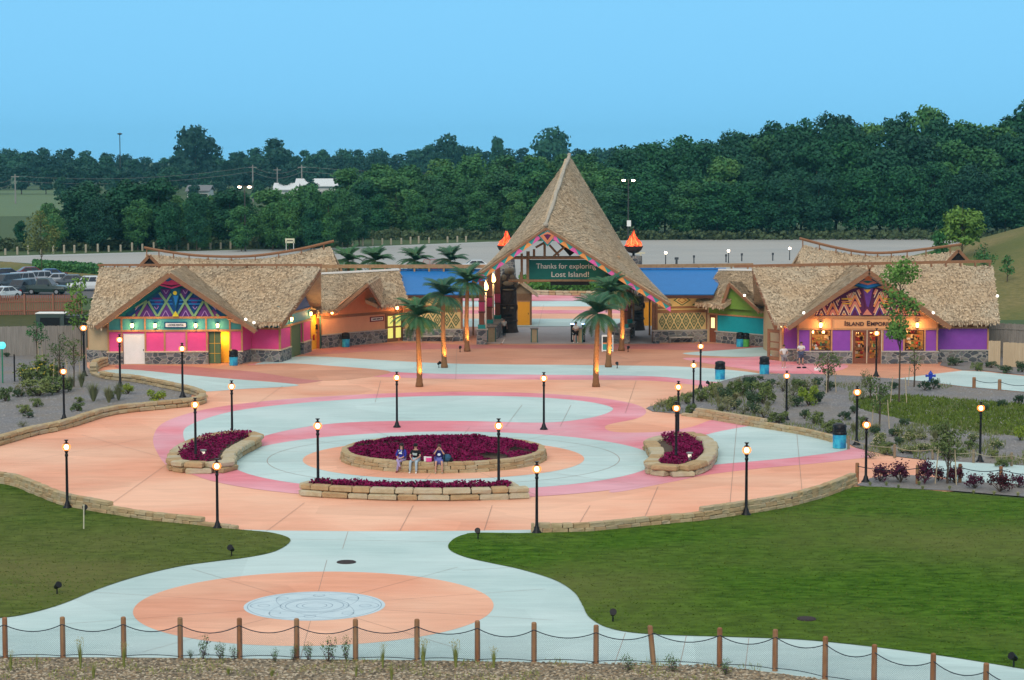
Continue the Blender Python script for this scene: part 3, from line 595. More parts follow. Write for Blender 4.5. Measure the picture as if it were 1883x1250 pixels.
# ================================================================== BLOCK WALLS
def path_len(ps): return sum((ps[i + 1] - ps[i]).length for i in range(len(ps) - 1))
def at_len(ps, s):
    for i in range(len(ps) - 1):
        l = (ps[i + 1] - ps[i]).length
        if s <= l or i == len(ps) - 2: d = (ps[i + 1] - ps[i]).normalized(); return ps[i] + d * s, d
        s -= l
def block_wall(ps, nc, ch, bl, depth, m, name, label, cat='wall', cap=False, jit=.02, group=None, closed=False, rough=False):
    """ps ground path (Vectors), nc(t) courses at fraction t, ch course height, bl mean block length"""
    if closed: ps = ps + [ps[0]]
    L = path_len(ps); b = MB(); rnd = random.Random(hash(label) % 9999 if False else len(label) * 7 + int(L * 10))
    mx = max(nc(i / 20) for i in range(21))
    for c in range(mx):
        s = -bl * .5 * (c % 2)
        while s < L:
            l = bl * rnd.uniform(.7, 1.3); s0 = max(0, s); s1 = min(L, s + l)
            if s1 - s0 > bl * .25 and c < nc((s0 + s1) / 2 / L):
                p, d = at_len(ps, (s0 + s1) / 2); ang = math.atan2(d.y, d.x); dp = depth * rnd.uniform(.92, 1.08)
                z0 = c * ch; hh = ch * (rnd.uniform(.93, 1.0)); g = .02 + (.03 * rnd.random() if rough else 0)
                back = Vector((-d.y, d.x, 0)) * (c * .03 + rnd.uniform(-jit, jit))
                w = (s1 - s0 - g) / 2; y = dp / 2; cc = .035 if not rough else .06
                vs = []
                prof = [(0.0, .85 if rough else 1), (cc, 1), (hh - cc, 1), (hh, None)]
                for (zz, k) in prof:
                    ww, yy = (w - (cc if (k is None or k < 1) else 0)), (y - (cc if (k is None or k < 1) else 0))
                    for (ii, jj) in ((-1, -1), (1, -1), (1, 1), (-1, 1)):
                        q = Vector((ii * (ww + rnd.uniform(-jit, jit) * .7), jj * (yy + rnd.uniform(-jit, jit)), 0)); vs.append(p + back + Vector((q.x * math.cos(ang) - q.y * math.sin(ang), q.x * math.sin(ang) + q.y * math.cos(ang), z0 + zz + rnd.uniform(-jit, jit) * .25)))
                fs = [(3, 2, 1, 0), (12, 13, 14, 15)]
                for l_ in (0, 4, 8):
                    for i in range(4): j = (i + 1) % 4; fs.append((l_ + i, l_ + j, l_ + 4 + j, l_ + 4 + i))
                mm = m if rnd.random() < .7 else m2_
                b.add(vs, fs, mm)
            s += l
    o = b.build(name, m); return tag(o, label, cat, group)
m2_ = mat('tan_block_warm', (.46, .32, .17), (.34, .24, .13), scale=3, rough=.9, bump=.7, bscale=12, spec=.15)
def gp(l, closed=False, n=8): return [G(x, y) for x, y in spline(l, n, closed)]
TB = M('tan_block'); PB = M('pale_block')
block_wall(gp([(-200, 860), (-60, 833), (0, 818), (60, 801), (120, 788), (200, 764), (280, 754), (340, 748), (368, 743), (374, 737)]), lambda t: 2, .27, .85, .45, TB, 'block_wall', 'rough tan block wall holding the left gravel bed beside the plaza', rough=True, jit=.03)
block_wall(gp([(376, 733), (350, 724), (300, 713), (250, 703), (200, 698), (172, 690)]), lambda t: 2 if t < .9 else 1, .26, .85, .4, TB, 'block_wall', 'rough tan block wall running from the corner back to the pink building', rough=True, jit=.03)
block_wall(gp([(172, 688), (178, 678), (195, 672)]), lambda t: 3, .22, .7, .5, TB, 'block_wall', 'short stepped stack of tan stones beside the pink building', rough=True, jit=.03)
def cl(t):
    return 3 if t < .62 else (2 if t < .83 else 1)
block_wall(gp([(-60, 886), (0, 890), (30, 895), (62, 908), (110, 927), (160, 938), (270, 956), (345, 964), (400, 970), (436, 974)]), lambda t: 3 if t < .66 else (2 if t < .9 else 1), .19, .55, .3, TB, 'block_wall', 'tan block wall stepping down along the left lawn')
block_wall(gp([(976, 979), (1050, 979), (1100, 976), (1210, 965), (1300, 956), (1430, 936), (1500, 919), (1545, 903), (1572, 892)]), lambda t: 2 if t < .38 else 3, .2, .55, .3, TB, 'block_wall', 'tan block wall stepping up along the right lawn')
block_wall(gp([(1256, 764), (1300, 770), (1390, 785), (1480, 800), (1545, 816)]), lambda t: 1 if t < .06 else (3 if t < .5 else 2), .19, .5, .3, TB, 'block_wall', 'tan block wall holding the shrub bed right of the plaza')
b_ = block_wall(gp([(965, 541), (1030, 543), (1100, 544)]), lambda t: 2, .27, .9, .5, PB, 'block_wall', 'low stone wall seen through the gate beyond the far plaza', rough=True)
# planters
LVM = mat('burgundy_leaf', (.23, .001, .07), (.11, .001, .036), scale=1.5, rough=.85, big=(.8, (.19, .008, .06), .5), spec=.15)
def planter(label, wall, soil, plants, zbase, ztop, n, lf, parts):
    pass
def leaf_cards(b, pts_fn, n, size, m=None, up=.4, rnd=random):
    for _ in range(n):
        p, nn = pts_fn(); s = size * rnd.uniform(.6, 1.4)
        d = Vector((rnd.gauss(0, 1), rnd.gauss(0, 1), rnd.gauss(0, 1))).normalized() * .8 + nn; d.normalize()
        a = d.orthogonal().normalized(); a = Matrix.Rotation(rnd.random() * 6.28, 3, d) @ a; c = d.cross(a)
        b.add([p - a * s * .5, p + c * s * .32, p + a * s * .62, p - c * s * .32], [(0, 1, 2, 3)], m)
# central planter
cp = thing('round_planter', 'large round stone planter of burgundy plants in the plaza centre', 'planter', CEN)
o = block_wall([CEN + Vector((5.1 * math.cos(a), 5.1 * math.sin(a), 0)) for a in [2 * math.pi * i / 60 for i in range(60)]], lambda t: 3, .185, .75, .38, TB, 'stone_wall', 'x', closed=True)
for k_ in ('label', 'category'): del o[k_]
o.parent = cp; o.location = -Vector(cp.location)
b = MB(); b.lathe(CEN, [(4.95, .02), (4.95, .4), (3.5, .5), (0.1, .55)], 40); b.build('soil', mat('soil', (.09, .06, .04), rough=.95), cp)
b = MB()
def cpf():
    while True:
        x, y = random.uniform(-4.95, 4.95), random.uniform(-4.95, 4.95); r = math.hypot(x, y)
        if r < 4.93:
            g = mnoise.noise(Vector((x * .9, y * .9, 3)))
            if mnoise.noise(Vector((x * .45 + 7, y * .45, 0))) > .42: continue
            return Vector((CEN.x + x, CEN.y + y, .5 + .42 * (1 - (r / 5) ** 3) * random.uniform(.4, 1) + g * .16)), Vector((0, 0, .7))
leaf_cards(b, cpf, 15000, .14); b.build('foliage', LVM, cp)
def ring_planter(label, outer, inner_soil, nco, blk, zs, seeds, cnt):
    c = sum((p for p in outer), Vector((0, 0, 0))) / len(outer); t = thing('stone_planter', label, 'planter', c)
    o = block_wall(outer, lambda t_: nco, .29, blk, .42 if seeds == 11 else .72, PB, 'stone_wall', 'x' * seeds, closed=True, rough=True, jit=.03)
    for k_ in ('label', 'category'): del o[k_]
    o.parent = t; o.location = -Vector(t.location)
    b = MB(); q = ccw(list(outer)); b.add([(p.x, p.y, .40) for p in q], [tuple(range(len(q)))]); b.build('soil', M('soil'), t)
    wp = [(p.x, p.y) for p in [c + (p - c) * 1.0 for p in inner_soil]]; xs = [p[0] for p in wp]; ys = [p[1] for p in wp]
    def f():
        while True:
            x, y = random.uniform(min(xs), max(xs)), random.uniform(min(ys), max(ys))
            if inside((x, y), wp): return Vector((x, y, .42 + random.uniform(0, .30) + .12 * mnoise.noise(Vector((x * 1.5, y * 1.5, 0))))), Vector((0, 0, .7))
    b = MB(); leaf_cards(b, f, cnt, .14); b.build('foliage', LVM, t); return t
# front crescent: concentric arc
dirc = (FC - CEN); ac = math.atan2(dirc.y, dirc.x)
def arc(r, a0, a1, n): return [Vector((CEN.x + r * math.cos(a0 + (a1 - a0) * i / n), CEN.y + r * math.sin(a0 + (a1 - a0) * i / n), 0)) for i in range(n + 1)]
def pxang(px, r):
    return min([R(-150 + k * .25) for k in range(480)], key=lambda a: abs(pix((CEN.x + r * math.cos(a), CEN.y + r * math.sin(a), 0))[0] - px))
A0, A1 = pxang(556, 13.6), pxang(955, 13.6)
out = arc(13.6, A0, A1, 24) + arc(12.2, A1, A0, 24); inn = arc(13.4, A0 + .015, A1 - .015, 24) + arc(12.4, A1 - .015, A0 + .015, 24)
ring_planter('long curved stone planter with burgundy edging plants, nearest the camera', out, inn, 2, 1.1, .4, 11, 3600)
lo = gp([(322, 868), (318, 852), (345, 832), (395, 815), (450, 810), (474, 818), (440, 838), (424, 852), (416, 868), (370, 872)], True, 5)
li = gp([(333, 851), (347, 838), (378, 824), (414, 818), (447, 817), (425, 828), (400, 842), (393, 858), (369, 861), (345, 860)], True, 5); cc_ = sum(li, Vector()) / len(li); li = [cc_ + Vector((.15, -.1, 0)) + (q - cc_) * 1.2 for q in li]; cc_ = sum(lo, Vector()) / len(lo); lo = [cc_ + (q - cc_) * .93 for q in lo]
ring_planter('small curved stone planter left of the round planter', lo, li, 2, 1.15, .4, 12, 3000)
ro = gp([(1196, 872), (1208, 852), (1200, 836), (1196, 826), (1225, 818), (1265, 812), (1298, 822), (1311, 840), (1300, 862), (1270, 876), (1230, 878)], True, 5)
ri = gp([(1224, 823), (1265, 822), (1290, 842), (1283, 857), (1259, 867), (1222, 865), (1242, 849), (1242, 838)], True, 5); cc_ = sum(ri, Vector()) / len(ri); ri = [cc_ + Vector((-.12, 0, 0)) + (q - cc_) * 1.16 for q in ri]; cc_ = sum(ro, Vector()) / len(ro); ro = [cc_ + (q - cc_) * .93 for q in ro]
ring_planter('small curved stone planter right of the round planter', ro, ri, 2, 1.15, .4, 13, 3000)
# ================================================================== BUILDINGS
class Plane:
    def __init__(s, a, b):
        s.a = Vector((a.x, a.y, 0)); s.b = Vector((b.x, b.y, 0)); s.d = (s.b - s.a).normalized(); s.n = Vector((s.d.y, -s.d.x, 0))
        if s.n.y > 0: s.n = -s.n
    def W(s, px, py, off=0):
        d = ray(px, py); t = (s.a + s.n * off - EYE).dot(s.n) / d.dot(s.n); return EYE + d * t
    def z(s, px, py): return s.W(px, py).z
    def g(s, px, off=0, zref=1.5):
        q = s.W(px, 600, off)
        for _ in range(3):
            y = pix((q.x, q.y, zref))[1]; q = s.W(px, y, off)
        return Vector((q.x, q.y, 0))
    def box(s, b, x0, x1, z0, z1, off=0, t=.1, m=None):
        p = s.g(x0); q = s.g(x1); b.prism([p + s.n * off + Vector((0, 0, z0)), q + s.n * off + Vector((0, 0, z0)), q + s.n * off + Vector((0, 0, z1)), p + s.n * off + Vector((0, 0, z1))], s.n, t, m)
    def poly(s, b, pts, off, t=.03, m=None): b.prism([s.W(x, y, off) for x, y in pts], s.n, t, m)
    def bar(s, b, p, q, w, off, t=.03, m=None):   # w in px
        dx, dy = q[0] - p[0], q[1] - p[1]; l = math.hypot(dx, dy); nx, ny = -dy / l * w / 2, dx / l * w / 2
        s.poly(b, [(p[0] - nx, p[1] - ny), (q[0] - nx, q[1] - ny), (q[0] + nx, q[1] + ny), (p[0] + nx, p[1] + ny)], off, t, m)
def bil(TL, TR, BR, BL, u, v): return (TL * (1 - u) + TR * u) * (1 - v) + (BL * (1 - u) + BR * u) * v
def thatch(b, TL, TR, BR, BL, thick=.3, dens=26, sag=None, fringe=True, m=None, cap=False):
    TL, TR, BR, BL = [Vector(p) for p in (TL, TR, BR, BL)]
    nn = (TR - TL).cross(BL - TL)
    if nn.length < .01: nn = (BR - TL).cross(BL - TL)
    nn.normalize()
    if nn.z < 0: nn = -nn
    w = max((TR - TL).length, (BR - BL).length); h = ((BL - TL).length + (BR - TR).length) / 2; nu = max(2, int(w / .7)); nv = max(2, int(h / .7))
    th = M('thatch')
    def S(u, v):
        p = bil(TL, TR, BR, BL, u, v)
        if sag: p = p + Vector((0, 0, sag(u) * (1 - v)))
        return p
    vs = []; 
    for j in range(nv + 1):
        for i in range(nu + 1):
            p = S(i / nu, j / nv); vs.append(p + nn * (.05 * mnoise.noise(p * .9)))
    k = (nu + 1) * (nv + 1)
    for j in range(nv + 1):
        for i in range(nu + 1): vs.append(S(i / nu, j / nv) - nn * thick)
    fs = []
    g = lambda i, j: j * (nu + 1) + i
    for j in range(nv):
        for i in range(nu):
            fs.append((g(i, j), g(i, j + 1), g(i + 1, j + 1), g(i + 1, j))); fs.append((k + g(i, j), k + g(i + 1, j), k + g(i + 1, j + 1), k + g(i, j + 1)))
    for i in range(nu):
        fs.append((g(i, 0), g(i + 1, 0), k + g(i + 1, 0), k + g(i, 0))); fs.append((g(i, nv), k + g(i, nv), k + g(i + 1, nv), g(i + 1, nv)))
    for j in range(nv):
        fs.append((g(0, j), k + g(0, j), k + g(0, j + 1), g(0, j + 1))); fs.append((g(nu, j), g(nu, j + 1), k + g(nu, j + 1), k + g(nu, j)))
    b.add(vs, fs, th)
    area = w * h; ms = [th, th, M('thatch_light'), M('thatch_dark')]
    dv = ((BL + BR) / 2 - (TL + TR) / 2).normalized(); du = (BR - BL).normalized() if (BR - BL).length > .1 else (TR - TL).normalized()
    def NN(u, v):
        e = .02; p = S(u, v); q = (S(min(1, u + e), v) - S(max(0, u - e), v)).cross(S(u, min(1, v + e)) - S(u, max(0, v - e)))
        if q.length < 1e-9: return nn
        q.normalize(); return q if q.dot(nn) > 0 else -q
    flat = (sag is None and (TL - TR + BR - BL).length < 1.5)
    for _ in range(int(area * dens * 2.1)):
        u, v = random.random(), random.random(); p = S(u, v); l = random.uniform(.12, .3); ww = random.uniform(.025, .06); n2 = nn if flat else NN(u, v)
        dd = (dv + du * random.uniform(-.35, .35)).normalized(); dd = (dd - n2 * dd.dot(n2)).normalized(); sw = n2.cross(dd); lift = random.uniform(.015, .05)
        a = p - dd * l * .5 + n2 * .04; c = p + dd * l * .5 + n2 * (.04 + lift)
        b.add([a - sw * ww, c - sw * ww * .7, c + sw * ww * .7, a + sw * ww], [(0, 1, 2, 3)], random.choice(ms))
    if fringe:
        n = int((BR - BL).length * 22)
        for i in range(n):
            p = bil(TL, TR, BR, BL, random.random(), 1.0); l = random.uniform(.1, .3); ww = random.uniform(.03, .07); o = nn * random.uniform(-thick, .03)
            dd = (dv + Vector((0, 0, -random.uniform(.4, 1.2)))).normalized()
            b.add([p + o - du * ww, p + o + dd * l - du * ww * .4, p + o + dd * l + du * ww * .4, p + o + du * ww], [(0, 1, 2, 3)], random.choice(ms))
        for (E, Fp) in ((TL, BL), (TR, BR)):
            n = int((E - Fp).length * 7)
            sd = -du if E == TL else du
            for i in range(n):
                p = E.lerp(Fp, random.random()); l = random.uniform(.05, .18); ww = .07; o = nn * random.uniform(-thick * .9, .04)
                b.add([p + o - dv * ww, p + o + sd * l, p + o + dv * ww], [(0, 1, 2)], random.choice(ms))
def roof3(b, TL, TR, BR, BL, c0, c1, deep):
    """main slope whose eave is cut back under a cross gable between the fractions c0 and c1"""
    T0, T1 = TL.lerp(TR, c0), TL.lerp(TR, c1); B0, B1 = BL.lerp(BR, c0), BL.lerp(BR, c1)
    thatch(b, TL, T0, B0, BL, dens=24); thatch(b, T1, TR, BR, B1, dens=24); Tm = T0.lerp(T1, .5); Mm = Tm.lerp(B0.lerp(B1, .5), deep); thatch(b, T0, Tm, Mm, B0, dens=24, fringe=False); thatch(b, Tm, T1, B1, Mm, dens=24, fringe=False)
def txt(s, p0, dirv, nrm, width, height, m, parent, name='lettering', depth=.03, caps=False, extr=None, bold=0.012):
    """text whose left bottom is p0, along dirv, standing up in z"""
    runs = [(s, 1.0)]
    if caps:
        runs = []
        for w_ in s.split(' '): runs += [(w_[0], 1.0), (w_[1:], .76), (' ', .8)]
    b = MB(); x = 0.0; hgt = 0
    for (r, sc) in runs:
        if r == ' ': x += .3; continue
        cu = bpy.data.curves.new('t', 'FONT'); cu.body = r; cu.size = sc; cu.extrude = .02; cu.offset = bold; o = bpy.data.objects.new('t', cu); COL.objects.link(o)
        dg = bpy.context.evaluated_depsgraph_get(); me = o.evaluated_get(dg).to_mesh(); vs = [v.co.copy() for v in me.vertices]
        fs = [tuple(p.vertices) for p in me.polygons]; mxx = max(v.x for v in vs); mn = min(v.x for v in vs)
        # small wedge serifs would be lost at this size; thicken instead
        b.add([Vector((v.x + x - mn, v.y, v.z)) for v in vs], fs); x += (mxx - mn) + .08; bpy.data.objects.remove(o); bpy.data.curves.remove(cu)
    W_ = max(v[0] for v in b.v); c = MB(); sx = width / W_; sy = height / .72
    c.add([p0 + dirv * v[0] * sx + Vector((0, 0, v[1] * sy)) + nrm * (v[2] * .5 + .01) for v in b.v], b.f); return c.build(name, m, parent)
def lamp_light(name, kind, loc, energy, color, parent, size=.1, spot=None, rot=None, blend=.6):
    l = bpy.data.lights.new(name, kind); l.energy = energy * 1.5; l.color = color
    if kind == 'SPOT': l.spot_size = spot; l.spot_blend = blend
    l.shadow_soft_size = size
    o = bpy.data.objects.new(name, l); COL.objects.link(o); off = Vector((0, 0, 0)); r = parent
    while r is not None: off += r.location; r = r.parent
    o.location = Vector(loc) - off; o.parent = parent
    if rot is not None: o.rotation_euler = rot
    return o
WARM = (1.0, .52, .20)
def sconce(parent, p, n, s=1.0, e=22):
    b = MB(); q = p + n * .16 * s; b.box(p + n * .04, (.1 * s, .08, .28 * s)); b.lathe(q + Vector((0, 0, .13 * s)), [(.11 * s, 0), (.09 * s, .04), (.02, .1 * s)], 8); b.lathe(q - Vector((0, 0, .19 * s)), [(.02, 0), (.08 * s, .05)], 8)
    o = b.build('wall_lantern', M('black_metal'), parent)
    g = MB(); g.lathe(q - Vector((0, 0, .14 * s)), [(.07 * s, 0), (.095 * s, .13 * s), (.085 * s, .26 * s)], 8); g.build('glass', M('sconce_glass'), o)
    lamp_light('lantern_light', 'POINT', q + n * .2, e, WARM, o, .1)
def eave_spot(parent, p):
    b = MB(); b.ball(p, (.1, .12, .1)); b.build('eave_spotlight', M('spot_white'), parent)
glow('spot_white', (1, .93, .8), 3.0)

def stone_base(pl, b, x0, x1, z1, off=.1, t=.35, led=True):
    pl.box(b, x0, x1, 0, z1, off, t, M('stone_wall'))

# ---------------------------------------------------------------- pink building (left)
fa, fb = G(197, 670), G(445, 668.5)
PK = Plane(fa, fb); pb = thing('pink_building', 'thatched building with pink walls and a blue patterned gable', 'building', (fa + fb) / 2)
ZL = PK.z(320, 646); ZP = PK.z(320, 609); ZF0 = PK.z(320, 605.5); ZF1 = PK.z(320, 588); ZT = PK.z(320, 583)
def doorway_wall(pl, parent, spans, x_l, x_r, ztop): pass
b = MB()
for (x0, x1) in ((197, 226), (266, 383), (422, 446)): stone_base(PK, b, x0, x1, ZL - .06)
# east and side stretch
wa, wb = G(462, 664.5), G(515, 666); EW = Plane(wb, G(572, 646)); WG = Plane(wa, wb); SW = Plane(fb, wa)
stone_base(WG, b, 462, 516, ZL - .06, .1, .3)
p0, p1 = fb, wa; b.prism([p0, p1, p1 + Vector((0, 0, ZL - .06)), p0 + Vector((0, 0, ZL - .06))], SW.n if SW.n.x > 0 else -SW.n, .3, M('stone_wall'))
EW.n = EW.n if EW.n.x > 0 else -EW.n
def eseg(b, t0, t1, z0, z1, off, t, m): # along the east wall by fraction of length
    a = EW.a.lerp(EW.b, t0) + EW.n * off; c = EW.a.lerp(EW.b, t1) + EW.n * off; b.prism([a + Vector((0, 0, z0)), c + Vector((0, 0, z0)), c + Vector((0, 0, z1)), a + Vector((0, 0, z1))], EW.n, t, m)
eseg(b, 0, .32, 0, ZL - .06, .1, .3, M('stone_wall')); eseg(b, .72, .98, 0, ZL - .06, .1, .3, M('stone_wall'))
b.build('stone_base', M('stone_wall'), pb)
b = MB()
for (x0, x1) in ((196, 226), (266, 383), (422, 447)): PK.box(b, x0, x1, ZL - .06, ZL + .03, .16, .45, M('thatch_light'))
WG.box(b, 461, 517, ZL - .06, ZL + .03, .14, .3, M('thatch_light')); eseg(b, -.02, .33, ZL - .06, ZL + .028, .13, .3, M('thatch_light')); eseg(b, .71, .99, ZL - .06, ZL + .028, .13, .3, M('thatch_light'))
b.build('stone_ledge', mat('ledge', (.45, .42, .36), rough=.8), pb)
b = MB()
PK.box(b, 199, 226, ZL, ZP + .06, 0, .15, M('pink_paint'))
for (x0, x1, m) in ((266, 303, 'pink_paint'), (303, 343, 'pink_light'), (343, 383, 'pink_paint'), (422, 445, 'pink_paint')): PK.box(b, x0, x1, ZL, ZP + .06, 0, .15, M(m))
PK.box(b, 226, 266, 2.30, ZP + .06, 0, .15, M('pink_paint'))
PK.box(b, 199, 445, ZP + .06, ZT, -.003, .15, M('teal_paint'))
b.prism([fb + Vector((0, 0, ZL)), wa + Vector((0, 0, ZL)), wa + Vector((0, 0, ZT)), fb + Vector((0, 0, ZT))], SW.n if SW.n.x > 0 else -SW.n, .15, M('pink_paint'))
WG.box(b, 462, 515, ZL, ZP + .06, 0, .15, M('pink_paint')); WG.box(b, 462, 515, ZP + .06, 4.2, -.01, .15, M('teal_dark'))
eseg(b, 0, .32, ZL, ZP + .1, 0, .15, M('pink_paint')); eseg(b, .72, .98, ZL, ZP + .1, 0, .15, M('pink_paint')); eseg(b, .98, 1.0, 0, ZP, 0, .15, M('brown_wood'))
eseg(b, 0, 1, ZP + .1, 3.5, -.01, .15, M('teal_paint'))
# gable end under the east roof
ea, eb = EW.a, EW.b; mid = (ea + eb) / 2
b.prism([ea + Vector((0, 0, 3.5)), eb + Vector((0, 0, 3.5)), mid + Vector((0, 0, 6.3))], EW.n, .15, mat('gable_violet', (.10, .08, .25), (.04, .16, .22), scale=9, rough=.7, stretch=(1, 4, .3)))
# back and west enclosure
bk = Vector((0, 12, 0)); w0 = G(163, 668)
for (p, q) in ((w0 + Vector((0, .9, 0)), w0 + bk), (w0 + bk, eb + Vector((0, 4, 0)))):
    d = (q - p).normalized(); n = Vector((d.y, -d.x, 0)); b.prism([p, q, q + Vector((0, 0, 3.4)), p + Vector((0, 0, 3.4))], n, .15, M('tan_paint'))
b.build('wall', M('pink_paint'), pb)
WX = Plane(w0 + Vector((0, .9, 0)), fa + Vector((0, .9, 0)))
b = MB(); WX.box(b, 162, 198, ZL, 3.1, 0, .15, M('tan_paint')); b.build('side_wall', M('tan_paint'), pb)
b = MB(); WX.box(b, 161, 198, 0, ZL, .12, .3, M('stone_wall')); b.build('side_stone', M('stone_wall'), pb)
b = MB()
WX.box(b, 162, 165, ZL, 3.0, .04, .1); WX.box(b, 161, 198, 2.62, 2.78, .05, .1); WX.box(b, 161, 198, 3.0, 3.15, .08, .1)
for x in (199.5, 224, 267.5, 303, 343, 380.5, 423.5, 445):
    PK.box(b, x - 1.6, x + 1.6, ZL + .03, ZP + .02, .05, .1)
for x in (199.5, 224, 267, 379.5, 423, 445): PK.box(b, x - 1.5, x + 1.5, ZP + .1, ZT - .02, .05, .1)
PK.box(b, 197, 447, ZP - .02, ZP + .12, .09, .12); PK.box(b, 197, 447, ZT - .1, ZT + .06, .09, .12)
for t in (0.0, .32, .72): eseg(b, t, t + .02, ZL, ZP + .1, .04, .1, M('trim_wood'))
eseg(b, 0, 1, ZP + .05, ZP + .2, .07, .1, M('trim_wood')); eseg(b, 0, 1, 3.4, 3.55, .07, .1, M('trim_wood'))
WG.box(b, 462, 515, ZP, ZP + .14, .06, .1); WG.box(b, 513, 516.5, ZL, ZP, .05, .1)
b.build('trim', M('trim_wood'), pb)
b = MB(); PK.box(b, 227, 266, .02, 2.3, -.06, .08, M('white_paint')); PK.box(b, 246, 246.4, .05, 2.28, -.05, .05, M('white_paint')); d = b.build('door', M('white_paint'), pb)
b = MB(); PK.box(b, 263, 264.2, 1.0, 1.12, 0, .06, M('black_metal')); b.build('handle', M('black_metal'), d)
b = MB(); PK.box(b, 383, 405.5, .02, ZP, -.22, .08, M('green_door'))
dd = b.build('door', M('green_door'), pb); dd['label'] = 'olive green double door with gold lines'
b = MB()
for zz in (.75, 1.5): PK.box(b, 384, 405, zz, zz + .03, -.2, .03, M('yellow_paint'))
PK.box(b, 394, 394.6, .1, ZP - .05, -.2, .03, M('yellow_paint')); b.build('door_lines', M('yellow_paint'), dd)
b = MB(); PK.box(b, 405, 423, .02, ZP, -.9, .08, M('yellow_paint')); PK.box(b, 404, 424, ZP - .05, ZP, -.15, .8, M('yellow_paint')); b.build('entry_wall', M('yellow_paint'), pb)
lamp_light('entry_light', 'POINT', PK.W(412, 622, -.45), 45, (1, .6, .15), pb, .1)
for x in (243.5, 285.5, 360, 400.5): sconce(pb, PK.W(x, 598, .0), PK.n, 1.15, 22)
b = MB(); eseg(b, .34, .70, .02, ZP, -.12, .08, M('green_door')); b.build('side_door', mat('deep_green', (.03, .13, .10), rough=.6), pb)
for t in (.3, .93): sconce(pb, EW.a.lerp(EW.b, t) + Vector((0, 0, 3.05)), EW.n, 1.1, 22)
# sign
b = MB(); PK.poly(b, [(302, 592), (344, 592), (344, 603), (302, 603)], .1, .06, M('sign_blue') if 'sign_blue' in MATS else mat('sign_blue', (.0, .08, .17), rough=.6)); sg = b.build('sign', MATS['sign_blue'], pb)
b = MB(); PK.poly(b, [(304.5, 594), (341.7, 594), (341.7, 601), (304.5, 601)], .12, .04, M('white_paint')); b.build('sign_face', M('white_paint'), sg)
q0 = PK.W(308.5, 599.3, .125); q1 = PK.W(338, 599.3, .125); txt('LOCKER RENTAL', q0, PK.d, PK.n, (q1 - q0).length, .15, M('dark_text'), sg)
# gable mural
zt = lambda x, y: (150 + x / 4.006, 430 + y / 4.006)
cols = dict(teal=mat('mural_teal', (.0, .20, .20), rough=.6), blue=mat('mural_blue', (.0, .07, .25), rough=.6), purp=mat('mural_purple', (.13, .035, .24), rough=.6), lime=mat('mural_lime', (.22, .42, .20), rough=.6),
            sky=mat('mural_azure', (.01, .20, .55), rough=.6), lil=mat('mural_lilac', (.45, .28, .62), rough=.6), yel=mat('mural_yellow', (.85, .70, .03), rough=.6), pink=M('pink_paint'), dte=mat('mural_deep', (.0, .10, .17), rough=.6),
            mar=mat('mural_maroon', (.12, .012, .07), rough=.6), oran=mat('mural_orange', (.75, .25, .08), rough=.6), salm=mat('mural_salmon', (.68, .22, .14), rough=.6), crem=mat('mural_cream', (.85, .62, .36), rough=.6), gold=mat('mural_gold', (.75, .38, .03), rough=.6))
def mural(pl, T, shapes, parent, name='gable_mural'):
    b = MB()
    for k, (c, kind, *a) in enumerate(shapes):
        off = .03 + .004 * k if kind != 'bg' else a[1]; m = cols[c]
        if kind == 'bar':
            (p, q, w) = a; p = T(*p); q = T(*q); pl.bar(b, p, q, w / abs(T(1, 0)[0] - T(0, 0)[0]) ** -1, off, .03, m)
        else: pl.poly(b, [T(*p) for p in a[0]], off, .03, m)
    return b.build(name, cols['teal'], parent)
def mir(pts, cx): return [(2 * cx - x, y) for x, y in pts]
sh = [('teal', 'bg', [(215, 612), (1150, 612), (645, 285)], .02), ('dte', 'p', [(320, 612), (330, 585), (560, 420), (610, 385), (770, 385), (860, 440), (1060, 580), (1066, 612)]),
      ('blue', 'p', [(345, 610), (360, 590), (570, 435), (615, 402), (765, 402), (840, 445), (1030, 580), (1040, 610)])]
for cx in (425, 480, 620, 765, 905, 970): sh += [('purp', 'p', [(cx - 62, 610), (cx + 62, 610), (cx, 515 if cx not in (425, 970) else 555)])]
for cx in (560, 620, 755, 830): sh += [('purp', 'p', [(cx - 40, 405 if 600 < cx < 800 else 470), (cx + 40, 405 if 600 < cx < 800 else 470), (cx, 480 if cx not in (560, 830) else 540)])]
for s in (1, -1):
    f = (lambda x: x) if s == 1 else (lambda x: 1386 - x)
    for (c, p, q, w) in (('sky', (500, 490), (600, 490), 11), ('sky', (505, 516), (600, 516), 11), ('sky', (630, 490), (665, 490), 9), ('sky', (630, 515), (670, 515), 9),
                         ('lime', (375, 608), (395, 590), 14), ('lime', (415, 608), (478, 500), 17), ('lime', (490, 496), (556, 606), 17), ('lime', (562, 606), (624, 500), 17), ('lime', (624, 500), (572, 432), 17), ('lime', (624, 500), (660, 440), 14), ('lime', (630, 508), (686, 606), 15),
                         ('lime', (395, 545), (480, 492), 12), ('lil', (455, 608), (478, 565), 5), ('lil', (503, 608), (480, 565), 5), ('lil', (595, 608), (618, 565), 5), ('lil', (643, 608), (620, 565), 5), ('lil', (395, 560), (420, 530), 5), ('lil', (605, 415), (620, 440), 5), ('lil', (638, 415), (622, 440), 5), ('lil', (535, 535), (550, 555), 5), ('lil', (567, 535), (552, 555), 5)):
        sh.append((c, 'bar', (f(p[0]), p[1]), (f(q[0]), q[1]), w))
